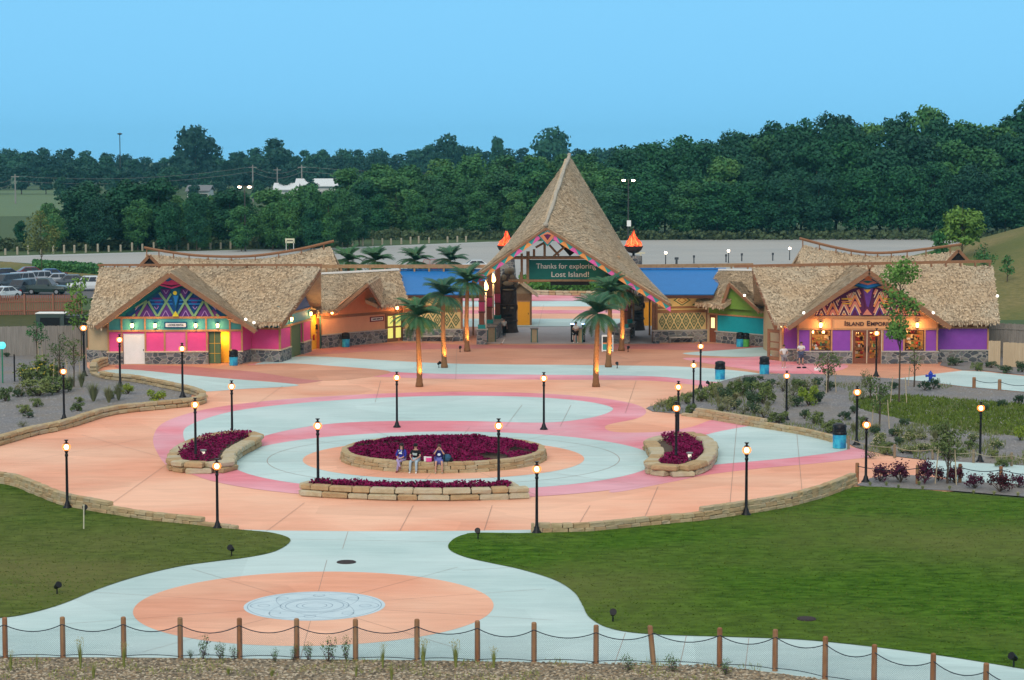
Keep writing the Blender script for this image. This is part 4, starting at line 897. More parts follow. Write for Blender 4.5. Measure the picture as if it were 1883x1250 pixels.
sh += [('dte', 'p', [(652, 400), (734, 400), (693, 560)]), ('sky', 'p', [(675, 455), (712, 455), (693, 530)]), ('yel', 'p', [(688 + 15 * math.cos(k * .7), 435 + 15 * math.sin(k * .7)) for k in range(9)]), ('yel', 'p', [(668, 607), (716, 607), (691, 566)]),
       ('pink', 'p', [(545, 372), (600, 325), (645, 290), (700, 325), (775, 368), (665, 404)]), ('mar', 'p', [(560, 365), (662, 392), (760, 364), (662, 378)]), ('sky', 'p', [(605, 345), (640, 298), (690, 325), (722, 350), (690, 350), (662, 338), (635, 352)])]
mural(PK, zt, sh, pb)
# roofs
rf = MB(); yE, yR = PK.a.y - 1.2, PK.a.y + 6.5
def pz(px, py, Y): return At(px, py, Y)
roof3(rf, pz(184, 491, yR), pz(590, 491, yR), pz(519, 592, yE + 1.2), pz(160, 597, yE + 1.5), 0.075, 0.835, 0.78)
thatch(rf, pz(184, 491, yR) + Vector((0, .1, 0)), pz(590, 491, yR) + Vector((0, .1, 0)), Vector((EW.b.x + .6, yR + 7, 3.4)), Vector((w0.x - .5, yR + 7, 3.4)), dens=3, fringe=False)
apex = pz(312, 499, yE); LF = pz(180, 597, yE); RF_ = pz(468, 604, yE + .3); bkp = Vector((apex.x + .0, yR + .5, apex.z))
thatch(rf, apex, bkp, Vector((LF.x, yR - 2.2, LF.z + .0)), LF, dens=24, fringe=True)
thatch(rf, bkp, apex, RF_, Vector((RF_.x, yR - 2.2, RF_.z)), dens=24, fringe=True)
roof = rf.build('thatched_roof', M('thatch'), pb)
b = MB()
def rake(b, p, q, w=.32, t=.14, dn=.22): b.beam(p - Vector((0, .12, dn)), q - Vector((0, .12, dn)), t, w)
rake(b, apex + Vector((0, -.1, 0)), LF + Vector((-.1, -.1, 0))); rake(b, apex + Vector((0, -.1, 0)), RF_ + Vector((.1, -.1, 0)))
b.beam(pz(180, 487, yR), pz(592, 487, yR), .16, .16)
for i in range(16): p = pz(184, 487, yR).lerp(pz(590, 487, yR), i / 15); b.box(p + Vector((0, 0, -.16)), (.1, .3, .22))
rr = pz(590, 491, yR); re = pz(519, 592, yE + 1.2); b.beam(rr + Vector((-.1, 0, -.35)), re + Vector((-.1, 0, -.35)), .2, .35)
b.beam(bkp + Vector((0, -3.2, .25)), bkp + Vector((5.6, -.4, .1)), .12, .1)
b.build('roof_beams', M('brown_wood'), roof)
b = MB() # soffit board under the east overhang
b.add([rr + Vector((-.15, 0, -.42)), re + Vector((-.15, 0, -.42)), EW.a + Vector((0, 0, 3.5)), mid + Vector((0, 0, 6.35))], [(0, 1, 2, 3)]); b.build('soffit', mat('soffit_wood', (.30, .11, .04), (.24, .08, .03), scale=3, rough=.7), roof)
for (x, y) in ((452, 586), (467, 592)): eave_spot(roof, pz(x, y + 1, yE - .1))

# ---------------------------------------------------------------- extinguisher passage + orange building
oa, ob = G(590, 640.5), G(712, 629)
OR = Plane(oa, ob); og = thing('orange_building', 'thatched building with orange walls between the pink building and the gate', 'building', (oa + ob) / 2)
zl = 1.02; zb = OR.z(650, 579.5); ze = 3.15
b = MB(); OR.box(b, 590, 710, 0, zl, .1, .3, M('stone_wall')); b.build('stone_base', M('stone_wall'), og)
b = MB(); OR.box(b, 589, 711, zl, zl + .09, .16, .35); b.build('stone_ledge', M('ledge'), og)
b = MB(); OR.box(b, 590, 711, zl, zb, 0, .15, mat('orange_light', (.74, .36, .20), (.69, .33, .18), scale=2, rough=.65)); OR.box(b, 584, 742, zb, 3.2, -.004, .15, M('orange_wall'))
OR.poly(b, [(608, 572), (676, 523), (708, 566)], .5, .2, M('orange_wall'))
OR.box(b, 739, 742, 0, zb, 0, .15, M('brown_wood'))
d_ = OR.n * -1
for (p, q) in ((oa, oa + d_ * 9), (ob + OR.d * 1.5, ob + OR.d * 1.5 + d_ * 9)):
    dd2 = (q - p).normalized(); n = Vector((dd2.y, -dd2.x, 0)); b.prism([p, q, q + Vector((0, 0, 3.2)), p + Vector((0, 0, 3.2))], n, .15, M('orange_wall'))
b.build('wall', M('orange_wall'), og)
b = MB(); OR.box(b, 588, 742, zb - .1, zb + .12, .08, .14, M('brown_wood')); OR.box(b, 588.5, 591.5, zl, zb, .06, .1); OR.box(b, 708, 711, zl, zb, .06, .1); b.build('trim', M('brown_wood'), og)
# passage: yellow wall with fire extinguisher, dark door leaf
ya, yb = EW.b + Vector((-.2, .6, 0)), G(588, 640) + Vector((-.05, .9, 0)); YL = Plane(ya, yb)
b = MB(); b.prism([ya, yb, yb + Vector((0, 0, 2.75)), ya + Vector((0, 0, 2.75))], YL.n, .12, M('yellow_paint')); yw = b.build('passage_wall', M('yellow_paint'), og)
b = MB(); ym = ya.lerp(yb, .3); b.lathe(ym + YL.n * .12 + Vector((0, 0, .75)), [(.07, 0), (.08, .05), (.08, .4), (.03, .48)], 8, mat('red_metal', (.5, .02, .01), rough=.4)); b.build('fire_extinguisher', M('red_metal'), yw)
b = MB(); ym = ya.lerp(yb, .6); b.box(ym + YL.n * .03 + Vector((0, 0, 1.75)), (.3, .05, .4), M('dark_void')); b.box(ym + YL.n * .04 + Vector((.05, 0, 1.3)), (.14, .04, .2), M('brown_wood')); b.build('notice', M('dark_void'), yw)
b = MB(); b.beam(G(589, 641) + Vector((0, 0, 1.35)), G(589, 641) + Vector((0, 1.0, 1.35)), .08, 2.7); b.build('door_edge', M('deep_green'), og)
lamp_light('passage_light', 'POINT', YL.a.lerp(YL.b, .5) + YL.n * .6 + Vector((0, 0, 2.4)), 45, (1, .6, .2), og, .1)
b = MB(); yy = OR.a.y
tl = pz(587, 505, yy + 5); tr = pz(733, 497.5, OR.b.y + 4); bl = pz(582, 571, yy - 1.0); br = pz(752, 556, OR.b.y - 1.0)
roof3(b, tl, tr, br, bl, 0.24, 0.66, 0.7)
thatch(b, tl + Vector((0, .1, 0)), tr + Vector((0, .1, 0)), br + Vector((0, 11, 0)), bl + Vector((0, 12, 0)), dens=2, fringe=False)
ga = pz(676, 519, yy - 2.6); gl = pz(617, 569, yy - 2.4); gr = pz(702, 561, OR.b.y - 2.2); gk = Vector((ga.x + .5, yy + 4.2, ga.z + .2))
thatch(b, ga, gk, gl + Vector((.3, 3.5, 0)), gl, dens=24, thick=.22); thatch(b, gk, ga, gr, gr + Vector((.2, 3.5, 0)), dens=24, thick=.22)
ro_ = b.build('thatched_roof', M('thatch'), og)
b = MB(); rake(b, ga, gl, .24, .12, .18); rake(b, ga, gr, .24, .12, .18); b.build('roof_beams', M('brown_wood'), ro_)
b = MB(); b.add([ga + Vector((0, -.02, -.3)), gl + Vector((0, -.02, -.3)), gl + Vector((0, 3, -.3)), gk + Vector((0, -1, -.35))], [(0, 1, 2, 3)]); b.add([ga + Vector((0, -.02, -.3)), gr + Vector((0, 0, -.3)), gr + Vector((0, 3, -.3)), gk + Vector((0, -1, -.35))], [(0, 1, 2, 3)]); b.build('soffit', M('soffit_wood'), ro_)
b = MB(); b.beam(tl + Vector((0, 0, .1)), tr + Vector((0, 0, .1)), .3, .14); b.build('ridge_flashing', M('white_paint'), ro_)
for (x, y) in ((607.5, 573), (727, 565)): sconce(og, OR.W(x, y, .05), OR.n, 1.2, 26)
b = MB(); OR.box(b, 711, 740, .02, zb - .1, -.02, .1, M('brown_wood')); dr = b.build('door', M('brown_wood'), og)
glow('pane_yellow', (.62, .60, .14), 1.0)
b = MB()
for (x0, x1) in ((713.5, 722.5), (728, 737)):
    for (z0, z1) in ((.3, 1.15), (1.3, 2.15)): OR.box(b, x0, x1, z0, z1, .005, .04)
b.build('glass', M('pane_yellow'), dr)
b = MB(); OR.poly(b, [(681, 582.7), (706, 580.8), (706, 589.7), (681, 591.8)], .06, .05, mat('sign_plum', (.20, .03, .06), rough=.6)); sg = b.build('sign', M('sign_plum'), og)
b = MB(); OR.poly(b, [(683, 584.4), (704.2, 582.8), (704.2, 588), (683, 589.8)], .08, .04, M('white_paint')); b.build('sign_face', M('white_paint'), sg)
q0 = OR.W(685, 588.2, .085); q1 = OR.W(702.5, 586.6, .085); txt('GUEST SERVICES', q0, OR.d, OR.n, (q1 - q0).length, .12, M('dark_text'), sg)

# ---------------------------------------------------------------- carved screen walls with blue roofs
cg = mat('carve_gold', (.62, .46, .20), (.55, .40, .16), scale=4, rough=.7); cgr = mat('carve_green', (.06, .12, .05), rough=.7); cbr = mat('carve_brown', (.32, .15, .05), rough=.7)
def screen(name, label, x0, x1, yb0, yb1, roofq, bench, pier):
    a, c = G(x0, yb0), G(x1, yb1); pl = Plane(a, c); t = thing(name, label, 'building', (a + c) / 2)
    zc = 1.05; zt_ = 3.3
    b = MB(); pl.box(b, x0, x1, 0, .95, .1, .35); b.build('stone_base', M('stone_wall'), t)
    b = MB(); pl.box(b, x0, x1, .95, 1.03, .14, .4); b.build('stone_ledge', M('ledge'), t)
    b = MB(); pl.box(b, x0, x1, zc, 2.5, 0, .12, cg); pl.box(b, x0, x1, 2.5, 2.95, .0, .12, cbr); pl.box(b, x0, x1, 2.95, 4.1, -.02, .12, cg); b.build('wall', cg, t)
    b = MB(); pl.box(b, x0, x1, 2.46, 2.58, .06, .1, M('brown_wood')); pl.box(b, x0, x1, 2.72, 2.8, .04, .1, cg); pl.box(b, x0, x1, 2.88, 3.0, .06, .1, M('brown_wood')); pl.box(b, x0, x0 + 3, .95, 4, .07, .2, M('brown_wood')); pl.box(b, x1 - 4, x1, .95, 4, .07, .2, M('brown_wood')); b.build('trim', M('brown_wood'), t)
    b = MB(); n = 6; w = (x1 - x0 - 8) / n
    def P3(x, z, off): g = pl.g(x); return g + pl.n * off + Vector((0, 0, z))
    for i in range(n):
        cx = x0 + 4 + w * (i + .5)
        for (cc, rz_, s) in ((cx, 1.76, 1), ):
            for (k, m, o) in ((.86, cgr, .012), (.58, cg, .016), (.44, cgr, .02), (.2, cg, .024)):
                b.prism([P3(cc - w * .5 * k, rz_, o), P3(cc, rz_ - .62 * k, o), P3(cc + w * .5 * k, rz_, o), P3(cc, rz_ + .62 * k, o)], pl.n, .02, m)
        for e in (-1, 1):
            for (k, m, o) in ((1, cgr, .012), (.62, cg, .016), (.4, cgr, .02)):
                z0 = 1.76 + e * .66; hh = -e * .52 * k; cx2 = cx + w * .5
                if cx2 < x1 - 6: b.prism([P3(cx2 - w * .38 * k, z0, o), P3(cx2, z0 + hh, o), P3(cx2 + w * .38 * k, z0, o)], pl.n, .02, m)
    cm = (x0 + x1) / 2
    for (k, m, o) in ((1, cgr, .01), (.8, cg, .014), (.55, M('yellow_paint') if 0 else cbr, .018), (.38, cg, .022)):
        b.prism([P3(cm - 16 * k, 3.5, o), P3(cm, 3.5 - .46 * k, o), P3(cm + 16 * k, 3.5, o), P3(cm, 3.5 + .46 * k, o)], pl.n, .02, m)
    for e in (-1, 1):
        for (k, m, o) in ((1, cgr, .01), (.6, cbr, .014)):
            b.prism([P3(cm + e * 30 - 12 * k, 3.05, o), P3(cm + e * 30, 3.05 + .6 * k, o), P3(cm + e * 30 + 12 * k, 3.05, o)], pl.n, .02, m)
    b.build('carved_panel', cgr, t)
    if bench:
        b = MB(); pl.box(b, bench[0], bench[1], .42, .5, .75, .45, M('ledge')); 
        for x in bench: pl.box(b, x - .8, x + .8, 0, .42, .7, .35, M('stone_wall'))
        b.build('bench', M('ledge'), t)
    if pier:
        g = pl.g(pier, .5); b = MB(); b.box(g + Vector((0, 0, .5)), (.55, .55, 1.0), M('stone_wall')); b.box(g + Vector((0, 0, 1.04)), (.65, .65, .08), M('ledge')); b.build('pier', M('stone_wall'), t)
    TL, TR, BR_, BL_ = roofq; Y = pl.a.y
    b = MB(); q = [At(*TL, Y + 6), At(*TR, Y + 6), At(*BR_, Y - .9), At(*BL_, Y - .9)]; n = (q[1] - q[0]).cross(q[3] - q[0]); n = n if n.z > 0 else -n; n.normalize()
    b.prism(q, n, .12, M('blue_roof')); q2 = [q[0] + Vector((0, .05, 0)), q[1] + Vector((0, .05, 0)), q[1] + Vector((0, 6, -2)), q[0] + Vector((0, 6, -2))]; n = (q2[1] - q2[0]).cross(q2[3] - q2[0]); n = n if n.z > 0 else -n; n.normalize(); b.prism(q2, n, .12, M('blue_roof'))
    r = b.build('blue_roof', M('blue_roof'), t)
    b = MB(); b.beam(q[3] + Vector((0, 0, -.2)), q[2] + Vector((0, 0, -.2)), .12, .26, M('dark_wood')); b.build('fascia', M('dark_wood'), r)
    b = MB(); b.beam(q[0] + Vector((0, 0, .07)), q[1] + Vector((0, 0, .07)), .25, .1); b.build('ridge_cap', M('blue_roof'), r)
    # side walls closing the building
    b = MB()
    for p in (pl.a + Vector((.3, .2, 0)), pl.b + Vector((-.3, .2, 0))): b.box(p + Vector((0, 3, 1.9)), (.15, 6, 3.8), M('tan_paint'))
    b.build('side_wall', M('tan_paint'), t); lamp_light('eave_light', 'POINT', pl.g((x0 + x1) / 2, 1.1) + Vector((0, 0, 3.3)), 22, (1, .72, .38), t, .3); return pl, t
SCL, scl = screen('screen_building', 'blue roofed carved screen wall left of the gate, behind palms', 741, 851, 627, 627, ((733, 497), (900, 497), (885, 541), (745, 541)), (775, 833), None)
SCR, scr = screen('screen_building', 'blue roofed carved screen wall right of the gate', 1206, 1302, 630, 628, ((1160, 495), (1335, 495), (1312, 541), (1216, 541)), (1228, 1270), 1206.5)
# ---------------------------------------------------------------- teal and green building
ta, tb = G(1303, 628.5), G(1424, 639)
TE = Plane(ta, tb); tg = thing('teal_building', 'thatched building with teal wall and green gable', 'building', (ta + tb) / 2)
b = MB(); TE.box(b, 1318, 1424, 0, .92, .1, .3); b.build('stone_base', M('stone_wall'), tg)
b = MB(); TE.box(b, 1316, 1424, .92, 1.0, .15, .3); b.build('stone_ledge', M('ledge'), tg)
b = MB(); TE.box(b, 1318, 1424, 1.0, 2.36, 0, .15, M('teal_wall')); TE.box(b, 1302, 1424, 2.36, 3.3, -.004, .15, M('green_wall')); TE.poly(b, [(1318, 566), (1341, 523), (1400, 572)], .35, .2, M('green_wall')); TE.box(b, 1302, 1305, 0, 2.4, 0, .15, M('tan_paint'))
dn = TE.n * -1
for p in (ta, tb):
    q = p + dn * 8; dd2 = (q - p).normalized(); n = Vector((dd2.y, -dd2.x, 0)); b.prism([p, q, q + Vector((0, 0, 3.2)), p + Vector((0, 0, 3.2))], n, .15, M('tan_paint'))
b.build('wall', M('teal_wall'), tg)
b = MB(); TE.box(b, 1302, 1424, 2.30, 2.42, .06, .1, M('trim_wood')); TE.box(b, 1317, 1319.5, .9, 2.3, .06, .1, M('trim_wood')); b.build('trim', M('trim_wood'), tg)
b = MB(); TE.box(b, 1305, 1317, .02, 2.3, .02, .08, mat('red_door', (.22, .07, .035), rough=.5)); dr = b.build('door', M('red_door'), tg)
glow('pane_warm', (1.0, .72, .32), 1.3)
b = MB(); TE.box(b, 1308, 1314.5, 1.2, 2.05, .03, .03); b.build('glass', M('pane_warm'), dr)
b = MB(); Y0 = TE.a.y
tl = pz(1323, 497.5, Y0 + 4); tr = pz(1390, 498.5, TE.b.y + 6); bl = pz(1277, 556, Y0 - 1); br = pz(1424, 573, TE.b.y - 1)
roof3(b, tl, tr, br, bl, 0.36, 0.78, 0.62)
thatch(b, tl + Vector((0, .1, 0)), tr + Vector((0, .1, 0)), br + Vector((0, 12, 0)), bl + Vector((0, 11, 0)), dens=2, fringe=False)
ga = pz(1341, 518.5, Y0 - 2.5); gl = pz(1326, 562, Y0 - 2.3); gr = pz(1396, 569, TE.b.y - 1.8); gk = pz(1392, 515, Y0 + 4)
thatch(b, ga, gk, gl + Vector((.6, 3.5, 0)), gl, dens=24, thick=.22); thatch(b, gk, ga, gr, gr + Vector((.8, 2.0, 0)), dens=24, thick=.22)
rt = b.build('thatched_roof', M('thatch'), tg)
b = MB(); rake(b, ga, gl, .24, .12, .18); rake(b, ga, gr, .24, .12, .18); b.build('roof_beams', M('brown_wood'), rt)
b = MB(); b.add([ga + Vector((0, -.02, -.3)), gl + Vector((0, -.02, -.3)), gl + Vector((.6, 3, -.3)), gk + Vector((0, -1, -.35))], [(0, 1, 2, 3)]); b.build('soffit', M('soffit_wood'), rt)
b = MB(); b.beam(tl + Vector((0, 0, .1)), tr + Vector((0, 0, .1)), .3, .14); b.build('ridge_flashing', M('white_paint'), rt)
for (x, y) in ((1369, 543), (1401, 540), (1405, 548)): eave_spot(rt, pz(x, y, TE.b.y - 2.2))

# ---------------------------------------------------------------- purple shop (right)
ra, rb = G(1466, 668.5), G(1724, 668.5)
PU = Plane(ra, rb); pu = thing('purple_shop', 'thatched shop with purple walls, lit windows and an orange patterned gable', 'building', (ra + rb) / 2)
zu = lambda x, y: (1370 + x / 3.67, 430 + y / 3.67)
ZL = PU.z(1600, 645.5); ZP = PU.z(1600, 606); ZF = PU.z(1600, 603); ZT = PU.z(1600, 583)
# wings slightly behind
wl0, wl1 = G(1438, 664.5), G(1466, 664.5); wr0, wr1 = G(1724, 666), G(1817, 666); WL = Plane(wl0, wl1); WR = Plane(wr0, wr1)
b = MB(); PU.box(b, 1466, 1567, 0, ZL - .06, .1, .3); PU.box(b, 1621, 1725, 0, ZL - .06, .1, .3); WL.box(b, 1438, 1466, 0, ZL - .06, .08, .3); WR.box(b, 1725, 1817, 0, ZL - .06, .08, .3); b.build('stone_base', M('stone_wall'), pu)
b = MB(); PU.box(b, 1465, 1567, ZL - .06, ZL + .03, .16, .3); PU.box(b, 1621, 1726, ZL - .06, ZL + .03, .16, .3); WL.box(b, 1437, 1465, ZL - .06, ZL + .03, .13, .3); WR.box(b, 1727, 1818, ZL - .06, ZL + .03, .13, .3); b.build('stone_ledge', M('ledge'), pu)
b = MB(); pp = M('purple_paint')
for (x0, x1) in ((1466, 1491), (1528, 1567), (1621, 1663), (1699, 1724)): PU.box(b, x0, x1, ZL, ZP + .04, 0, .15, pp)
PU.box(b, 1491, 1528, ZL, ZL + .05, 0, .15, pp); PU.box(b, 1663, 1699, ZL, ZL + .05, 0, .15, pp)
WL.box(b, 1438, 1466, ZL, ZP + .04, 0, .15, pp); WR.box(b, 1724, 1817, ZL, ZP + .04, 0, .15, pp)
PU.box(b, 1466, 1724, ZP + .04, ZT, -.003, .15, M('peach_paint')); WL.box(b, 1438, 1466, ZP + .04, 3.3, -.003, .15, M('brown_wood')); WR.box(b, 1724, 1817, ZP + .04, 3.3, -.003, .15, mat('wing_frieze', (.42, .18, .07), rough=.7))
PU.poly(b, [(1466, 584), (1724, 584), (1597.5, 503)], .02, .15, M('peach_paint'))
for (p, q) in ((wl0 + Vector((0, .1, 0)), wl0 + Vector((0, 11, 0))), (wr1 + Vector((0, .1, 0)), wr1 + Vector((0, 11, 0))), (wl0 + Vector((0, 11, 0)), wr1 + Vector((0, 11, 0)))):
    d = (q - p).normalized(); n = Vector((d.y, -d.x, 0)); b.prism([p, q, q + Vector((0, 0, 3.4)), p + Vector((0, 0, 3.4))], n, .15, M('tan_paint'))
b.build('wall', pp, pu)
b = MB()
for x in (1467.5, 1490, 1529, 1565, 1623, 1662, 1700.5, 1723): PU.box(b, x - 1.5, x + 1.5, ZL + .03, ZP, .05, .1)
for x in (1467.5, 1529, 1661, 1723): PU.box(b, x - 1.5, x + 1.5, ZP + .1, ZT, .05, .1)
PU.box(b, 1465, 1726, ZP - .02, ZP + .1, .09, .12); PU.box(b, 1465, 1726, ZT - .1, ZT + .08, .09, .12)
WL.box(b, 1438, 1441, ZL, 3.0, .05, .1); WL.box(b, 1438, 1465, ZP, ZP + .12, .05, .1); WR.box(b, 1815, 1818, ZL, 3.1, .05, .1); WR.box(b, 1726, 1818, ZP, ZP + .14, .05, .1); b.build('trim', M('trim_wood'), pu)
# interior seen through windows and doors
b = MB(); c0 = PU.a + Vector((2.0, 0, 0))
rmx0, rmx1 = PU.g(1472).x, PU.g(1718).x; ry = PU.a.y
b.box(((rmx0 + rmx1) / 2, ry + 4.2, 1.5), (rmx1 - rmx0, .1, 3.0), mat('shop_wall', (.55, .35, .16), rough=.8)); b.box(((rmx0 + rmx1) / 2, ry + 2.2, .04), (rmx1 - rmx0, 4, .04), mat('shop_floor', (.3, .15, .07), rough=.6)); b.box(((rmx0 + rmx1) / 2, ry + 2.2, 2.95), (rmx1 - rmx0, 4, .04), mat('shop_ceiling', (.6, .5, .35), rough=.8))
b.box((rmx0, ry + 2.2, 1.5), (.08, 4, 3.0), M('shop_wall')); b.box((rmx1, ry + 2.2, 1.5), (.08, 4, 3.0), M('shop_wall')); b.build('interior', M('shop_wall'), pu)
goods = [mat('goods_%s' % n_, c_, rough=.7) for n_, c_ in (('red', (.5, .05, .03)), ('cream', (.8, .7, .5)), ('dark', (.03, .02, .02)), ('gold', (.8, .45, .08)), ('green', (.08, .2, .08)), ('brown', (.22, .1, .04)))]
rnd = random.Random(5)
for (px0, px1) in ((1493, 1527), (1665, 1698), (1570, 1592), (1596, 1618)):
    b = MB(); x0, x1 = PU.g(px0).x, PU.g(px1).x
    for yy_ in (.7, 2.2):
        for zz in (.95, 1.4, 1.85, 2.3) if px0 not in (1570, 1596) else (.3, .8, 1.3, 1.8, 2.2):
            b.box(((x0 + x1) / 2, ry + yy_, zz - .13), (x1 - x0, .35, .03), goods[5])
            x = x0
            while x < x1:
                w = rnd.uniform(.08, .3); h = rnd.uniform(.1, .3)
                if rnd.random() < .62: b.box((x + w / 2, ry + yy_, zz - .11 + h / 2), (w * .85, .2, h), rnd.choice(goods))
                x += w
    b.build('shelf_goods', goods[0], pu)
for i, px in enumerate((1486, 1510, 1545, 1595, 1645, 1681, 1708)):
    p = PU.g(px) + Vector((0, 1.5, 2.6)); lamp_light('shop_light', 'POINT', p, 55, (1, .62, .28), pu, .12)
b = MB()
for px in (1500, 1519, 1582, 1607, 1672, 1690): b.ball(PU.g(px) + Vector((0, 1.4, 2.25)), .11)
b.build('shop_bulb', M('sconce_glass'), pu)
gl_ = bpy.data.materials.new('window_glass'); gl_.use_nodes = True; MATS['window_glass'] = gl_; q = gl_.node_tree.nodes['Principled BSDF']; q.inputs['Transmission Weight'].default_value = 1; q.inputs['Roughness'].default_value = 0; q.inputs['IOR'].default_value = 1.02; q.inputs['Base Color'].default_value = (1, 1, 1, 1)
for (x0, x1) in ((1491.5, 1527.5), (1663.5, 1699)):
    b = MB(); z0, z1 = ZL + .05, ZP; PU.box(b, x0, x1, z0, z0 + .07, .03, .1); PU.box(b, x0, x1, z1 - .07, z1, .03, .1); PU.box(b, x0, x0 + 1.4, z0, z1, .03, .1); PU.box(b, x1 - 1.4, x1, z0, z1, .03, .1); w_ = b.build('window', M('dark_wood'), pu)
    b = MB(); PU.box(b, x0 + 1, x1 - 1, z0 + .05, z1 - .05, -.03, .01); b.build('pane', gl_, w_)
for (x0, x1) in ((1568, 1593.5), (1594.5, 1620)):
    b = MB(); rd_ = M('red_door'); PU.box(b, x0, x1, .02, .42, .0, .08, rd_); PU.box(b, x0, x1, ZP - .22, ZP, .0, .08, rd_); PU.box(b, x0, x0 + 5, .42, ZP - .22, .0, .08, rd_); PU.box(b, x1 - 5, x1, .42, ZP - .22, .0, .08, rd_); PU.box(b, x0, x1, 1.05, 1.13, .0, .08, rd_); w_ = b.build('door', rd_, pu)
    b = MB(); PU.box(b, x0 + 4.5, x1 - 4.5, .4, ZP - .2, -.03, .01); b.build('glass', gl_, w_)
    b = MB(); hx = x1 - 2.5 if x0 < 1580 else x0 + 2.5; PU.box(b, hx - .5, hx + .5, .85, 1.3, .06, .05); b.build('handle', M('black_metal'), w_)
b = MB()
for x in (1567, 1594, 1621): PU.box(b, x - .8, x + .8, .02, ZP + .02, .06, .1)
PU.box(b, 1567, 1621, ZP - .04, ZP + .03, .07, .1); b.build('door_frame', mat('cream_frame', (.66, .52, .36), rough=.6), pu)
q0 = PU.W(1553, 598.5, .06); q1 = PU.W(1647, 598.5, .06); txt('ISLAND EMPORIUM', q0, PU.d, PU.n, (q1 - q0).length, .36, M('dark_text'), pu, 'shop_sign', caps=True, bold=.02)
for x in (1508.5, 1686): sconce(pu, PU.W(x, 597, .0), PU.n, 1.25, 30)
sconce(pu, WL.W(1436, 597, .05), WL.n, 1.1, 18)
# open door leaf
b = MB(); da, db = G(1437, 664) , G(1411, 661); DL = Plane(da, db); rd_ = M('brown_wood')
def dbox(b, t0, t1, z0, z1, m, w=.06): p = da.lerp(db, t0); q = da.lerp(db, t1); b.beam(p + Vector((0, 0, (z0 + z1) / 2)), q + Vector((0, 0, (z0 + z1) / 2)), w, z1 - z0, m)
for (t0, t1, z0, z1) in ((0, .18, 0, 2.35), (.82, 1, 0, 2.35), (.18, .82, 0, .3), (.18, .82, 2.1, 2.35), (.18, .82, .75, .95), (.18, .82, 1.35, 1.45)): dbox(b, t0, t1, z0, z1, rd_)
w_ = b.build('open_door', rd_, pu); b = MB(); dbox(b, .18, .82, .3, 2.1, None, .02); b.build('glass', gl_, w_)
# mural
sh = [('mar', 'bg', [(470, 552), (486, 512), (600, 440), (720, 372), (790, 352), (870, 352), (960, 384), (1060, 440), (1165, 500), (1185, 552)], .19)]
sh = []
b0 = MB(); PU.poly(b0, [zu(x, y) for x, y in [(470, 552), (486, 512), (600, 440), (720, 372), (790, 352), (870, 352), (960, 384), (1060, 440), (1165, 500), (1185, 552)]], .045, .02, cols['mar']); b0.build('gable_mural', cols['mar'], pu)
env = lambda x: 352 + max(0, (790 - x)) * .50 + max(0, (x - 870)) * .55 + 8     # top border of the mural at x
def clipbar(c, p, q, w):
    (x0, y0), (x1, y1) = p, q; 
    ts = [i / 24 for i in range(25)]; ok = [t for t in ts if env(x0 + (x1 - x0) * t) < y0 + (y1 - y0) * t < 550 and 480 < x0 + (x1 - x0) * t < 1176]
    if len(ok) < 3: return
    a, z_ = ok[0], ok[-1]; sh.append((c, 'bar', (x0 + (x1 - x0) * a, y0 + (y1 - y0) * a), (x0 + (x1 - x0) * z_, y0 + (y1 - y0) * z_), w))
for s in (1, -1):
    f = (lambda x: x) if s == 1 else (lambda x: 1650 - x)
    for cx, top in ((515, 455), (592, 385), (668, 455), (742, 330)):
        for k, (c, w) in enumerate((('salm', 15), ('crem', 5), ('mar', 7), ('crem', 5), ('oran', 15), ('mar', 5), ('salm', 15), ('crem', 5), ('purp', 8))):
            yy = top + k * 21
            for e in (-1, 1): clipbar(c, (f(cx), yy), (f(cx + e * 37), yy + 78), w)
    for cx in (630, 705):
        for k, (c, w) in enumerate((('crem', 5), ('salm', 12), ('crem', 5))):
            for e in (-1, 1): clipbar(c, (f(cx), 455 - k * 18), (f(cx + e * 40), 365 - k * 18), w)
    for (p, q, c, w) in (((652, 438), (722, 438), 'gold', 11), ((652, 455), (722, 455), 'oran', 6), ((656, 470), (720, 470), 'gold', 9)): clipbar(c, (f(p[0]), p[1]), (f(q[0]), q[1]), w)
sh += [('purp', 'p', [(795, 368), (865, 368), (834, 500), (820, 500)]), ('mar', 'p', [(785, 368), (797, 368), (824, 500), (816, 500)]), ('gold', 'p', [(800, 375), (850, 375), (826, 400)]), ('mar', 'p', [(780, 548), (820, 490), (830, 490), (872, 548)]), ('salm', 'p', [(795, 546), (824, 506), (858, 546)]),
       ('dte', 'p', [(728, 350), (780, 300), (832, 262), (885, 300), (930, 348), (828, 374)]), ('sky', 'p', [(742, 343), (828, 366), (918, 343), (828, 330)]), ('salm', 'p', [(765, 330), (828, 345), (895, 330), (828, 300)]), ('teal', 'p', [(790, 322), (828, 332), (868, 322), (828, 314)]), ('oran', 'p', [(795, 300), (832, 272), (868, 300), (832, 316)])]
b1 = MB()
for k, (c, kind, *a) in enumerate(sh):
    off = .056 + .0013 * k
    if kind == 'bar': PU.bar(b1, zu(*a[0]), zu(*a[1]), a[2] / 3.67, off, .01, cols[c])
    else: PU.poly(b1, [zu(*p) for p in a[0]], off, .01, cols[c])
b1.build('mural_pattern', cols['mar'], pu)
rf = MB(); yE, yR = PU.a.y - 1.2, PU.a.y + 6.5
roof3(rf, pz(1383, 490.5, yR), pz(1826, 489, yR), pz(1838, 590, yE + 1.5), pz(1424, 594, yE + 1.2), 0.085, 0.755, 0.78)
thatch(rf, pz(1383, 490.5, yR) + Vector((0, .1, 0)), pz(1826, 489, yR) + Vector((0, .1, 0)), Vector((wr1.x + .8, yR + 7, 3.4)), Vector((wl0.x - .8, yR + 7, 3.4)), dens=3, fringe=False)
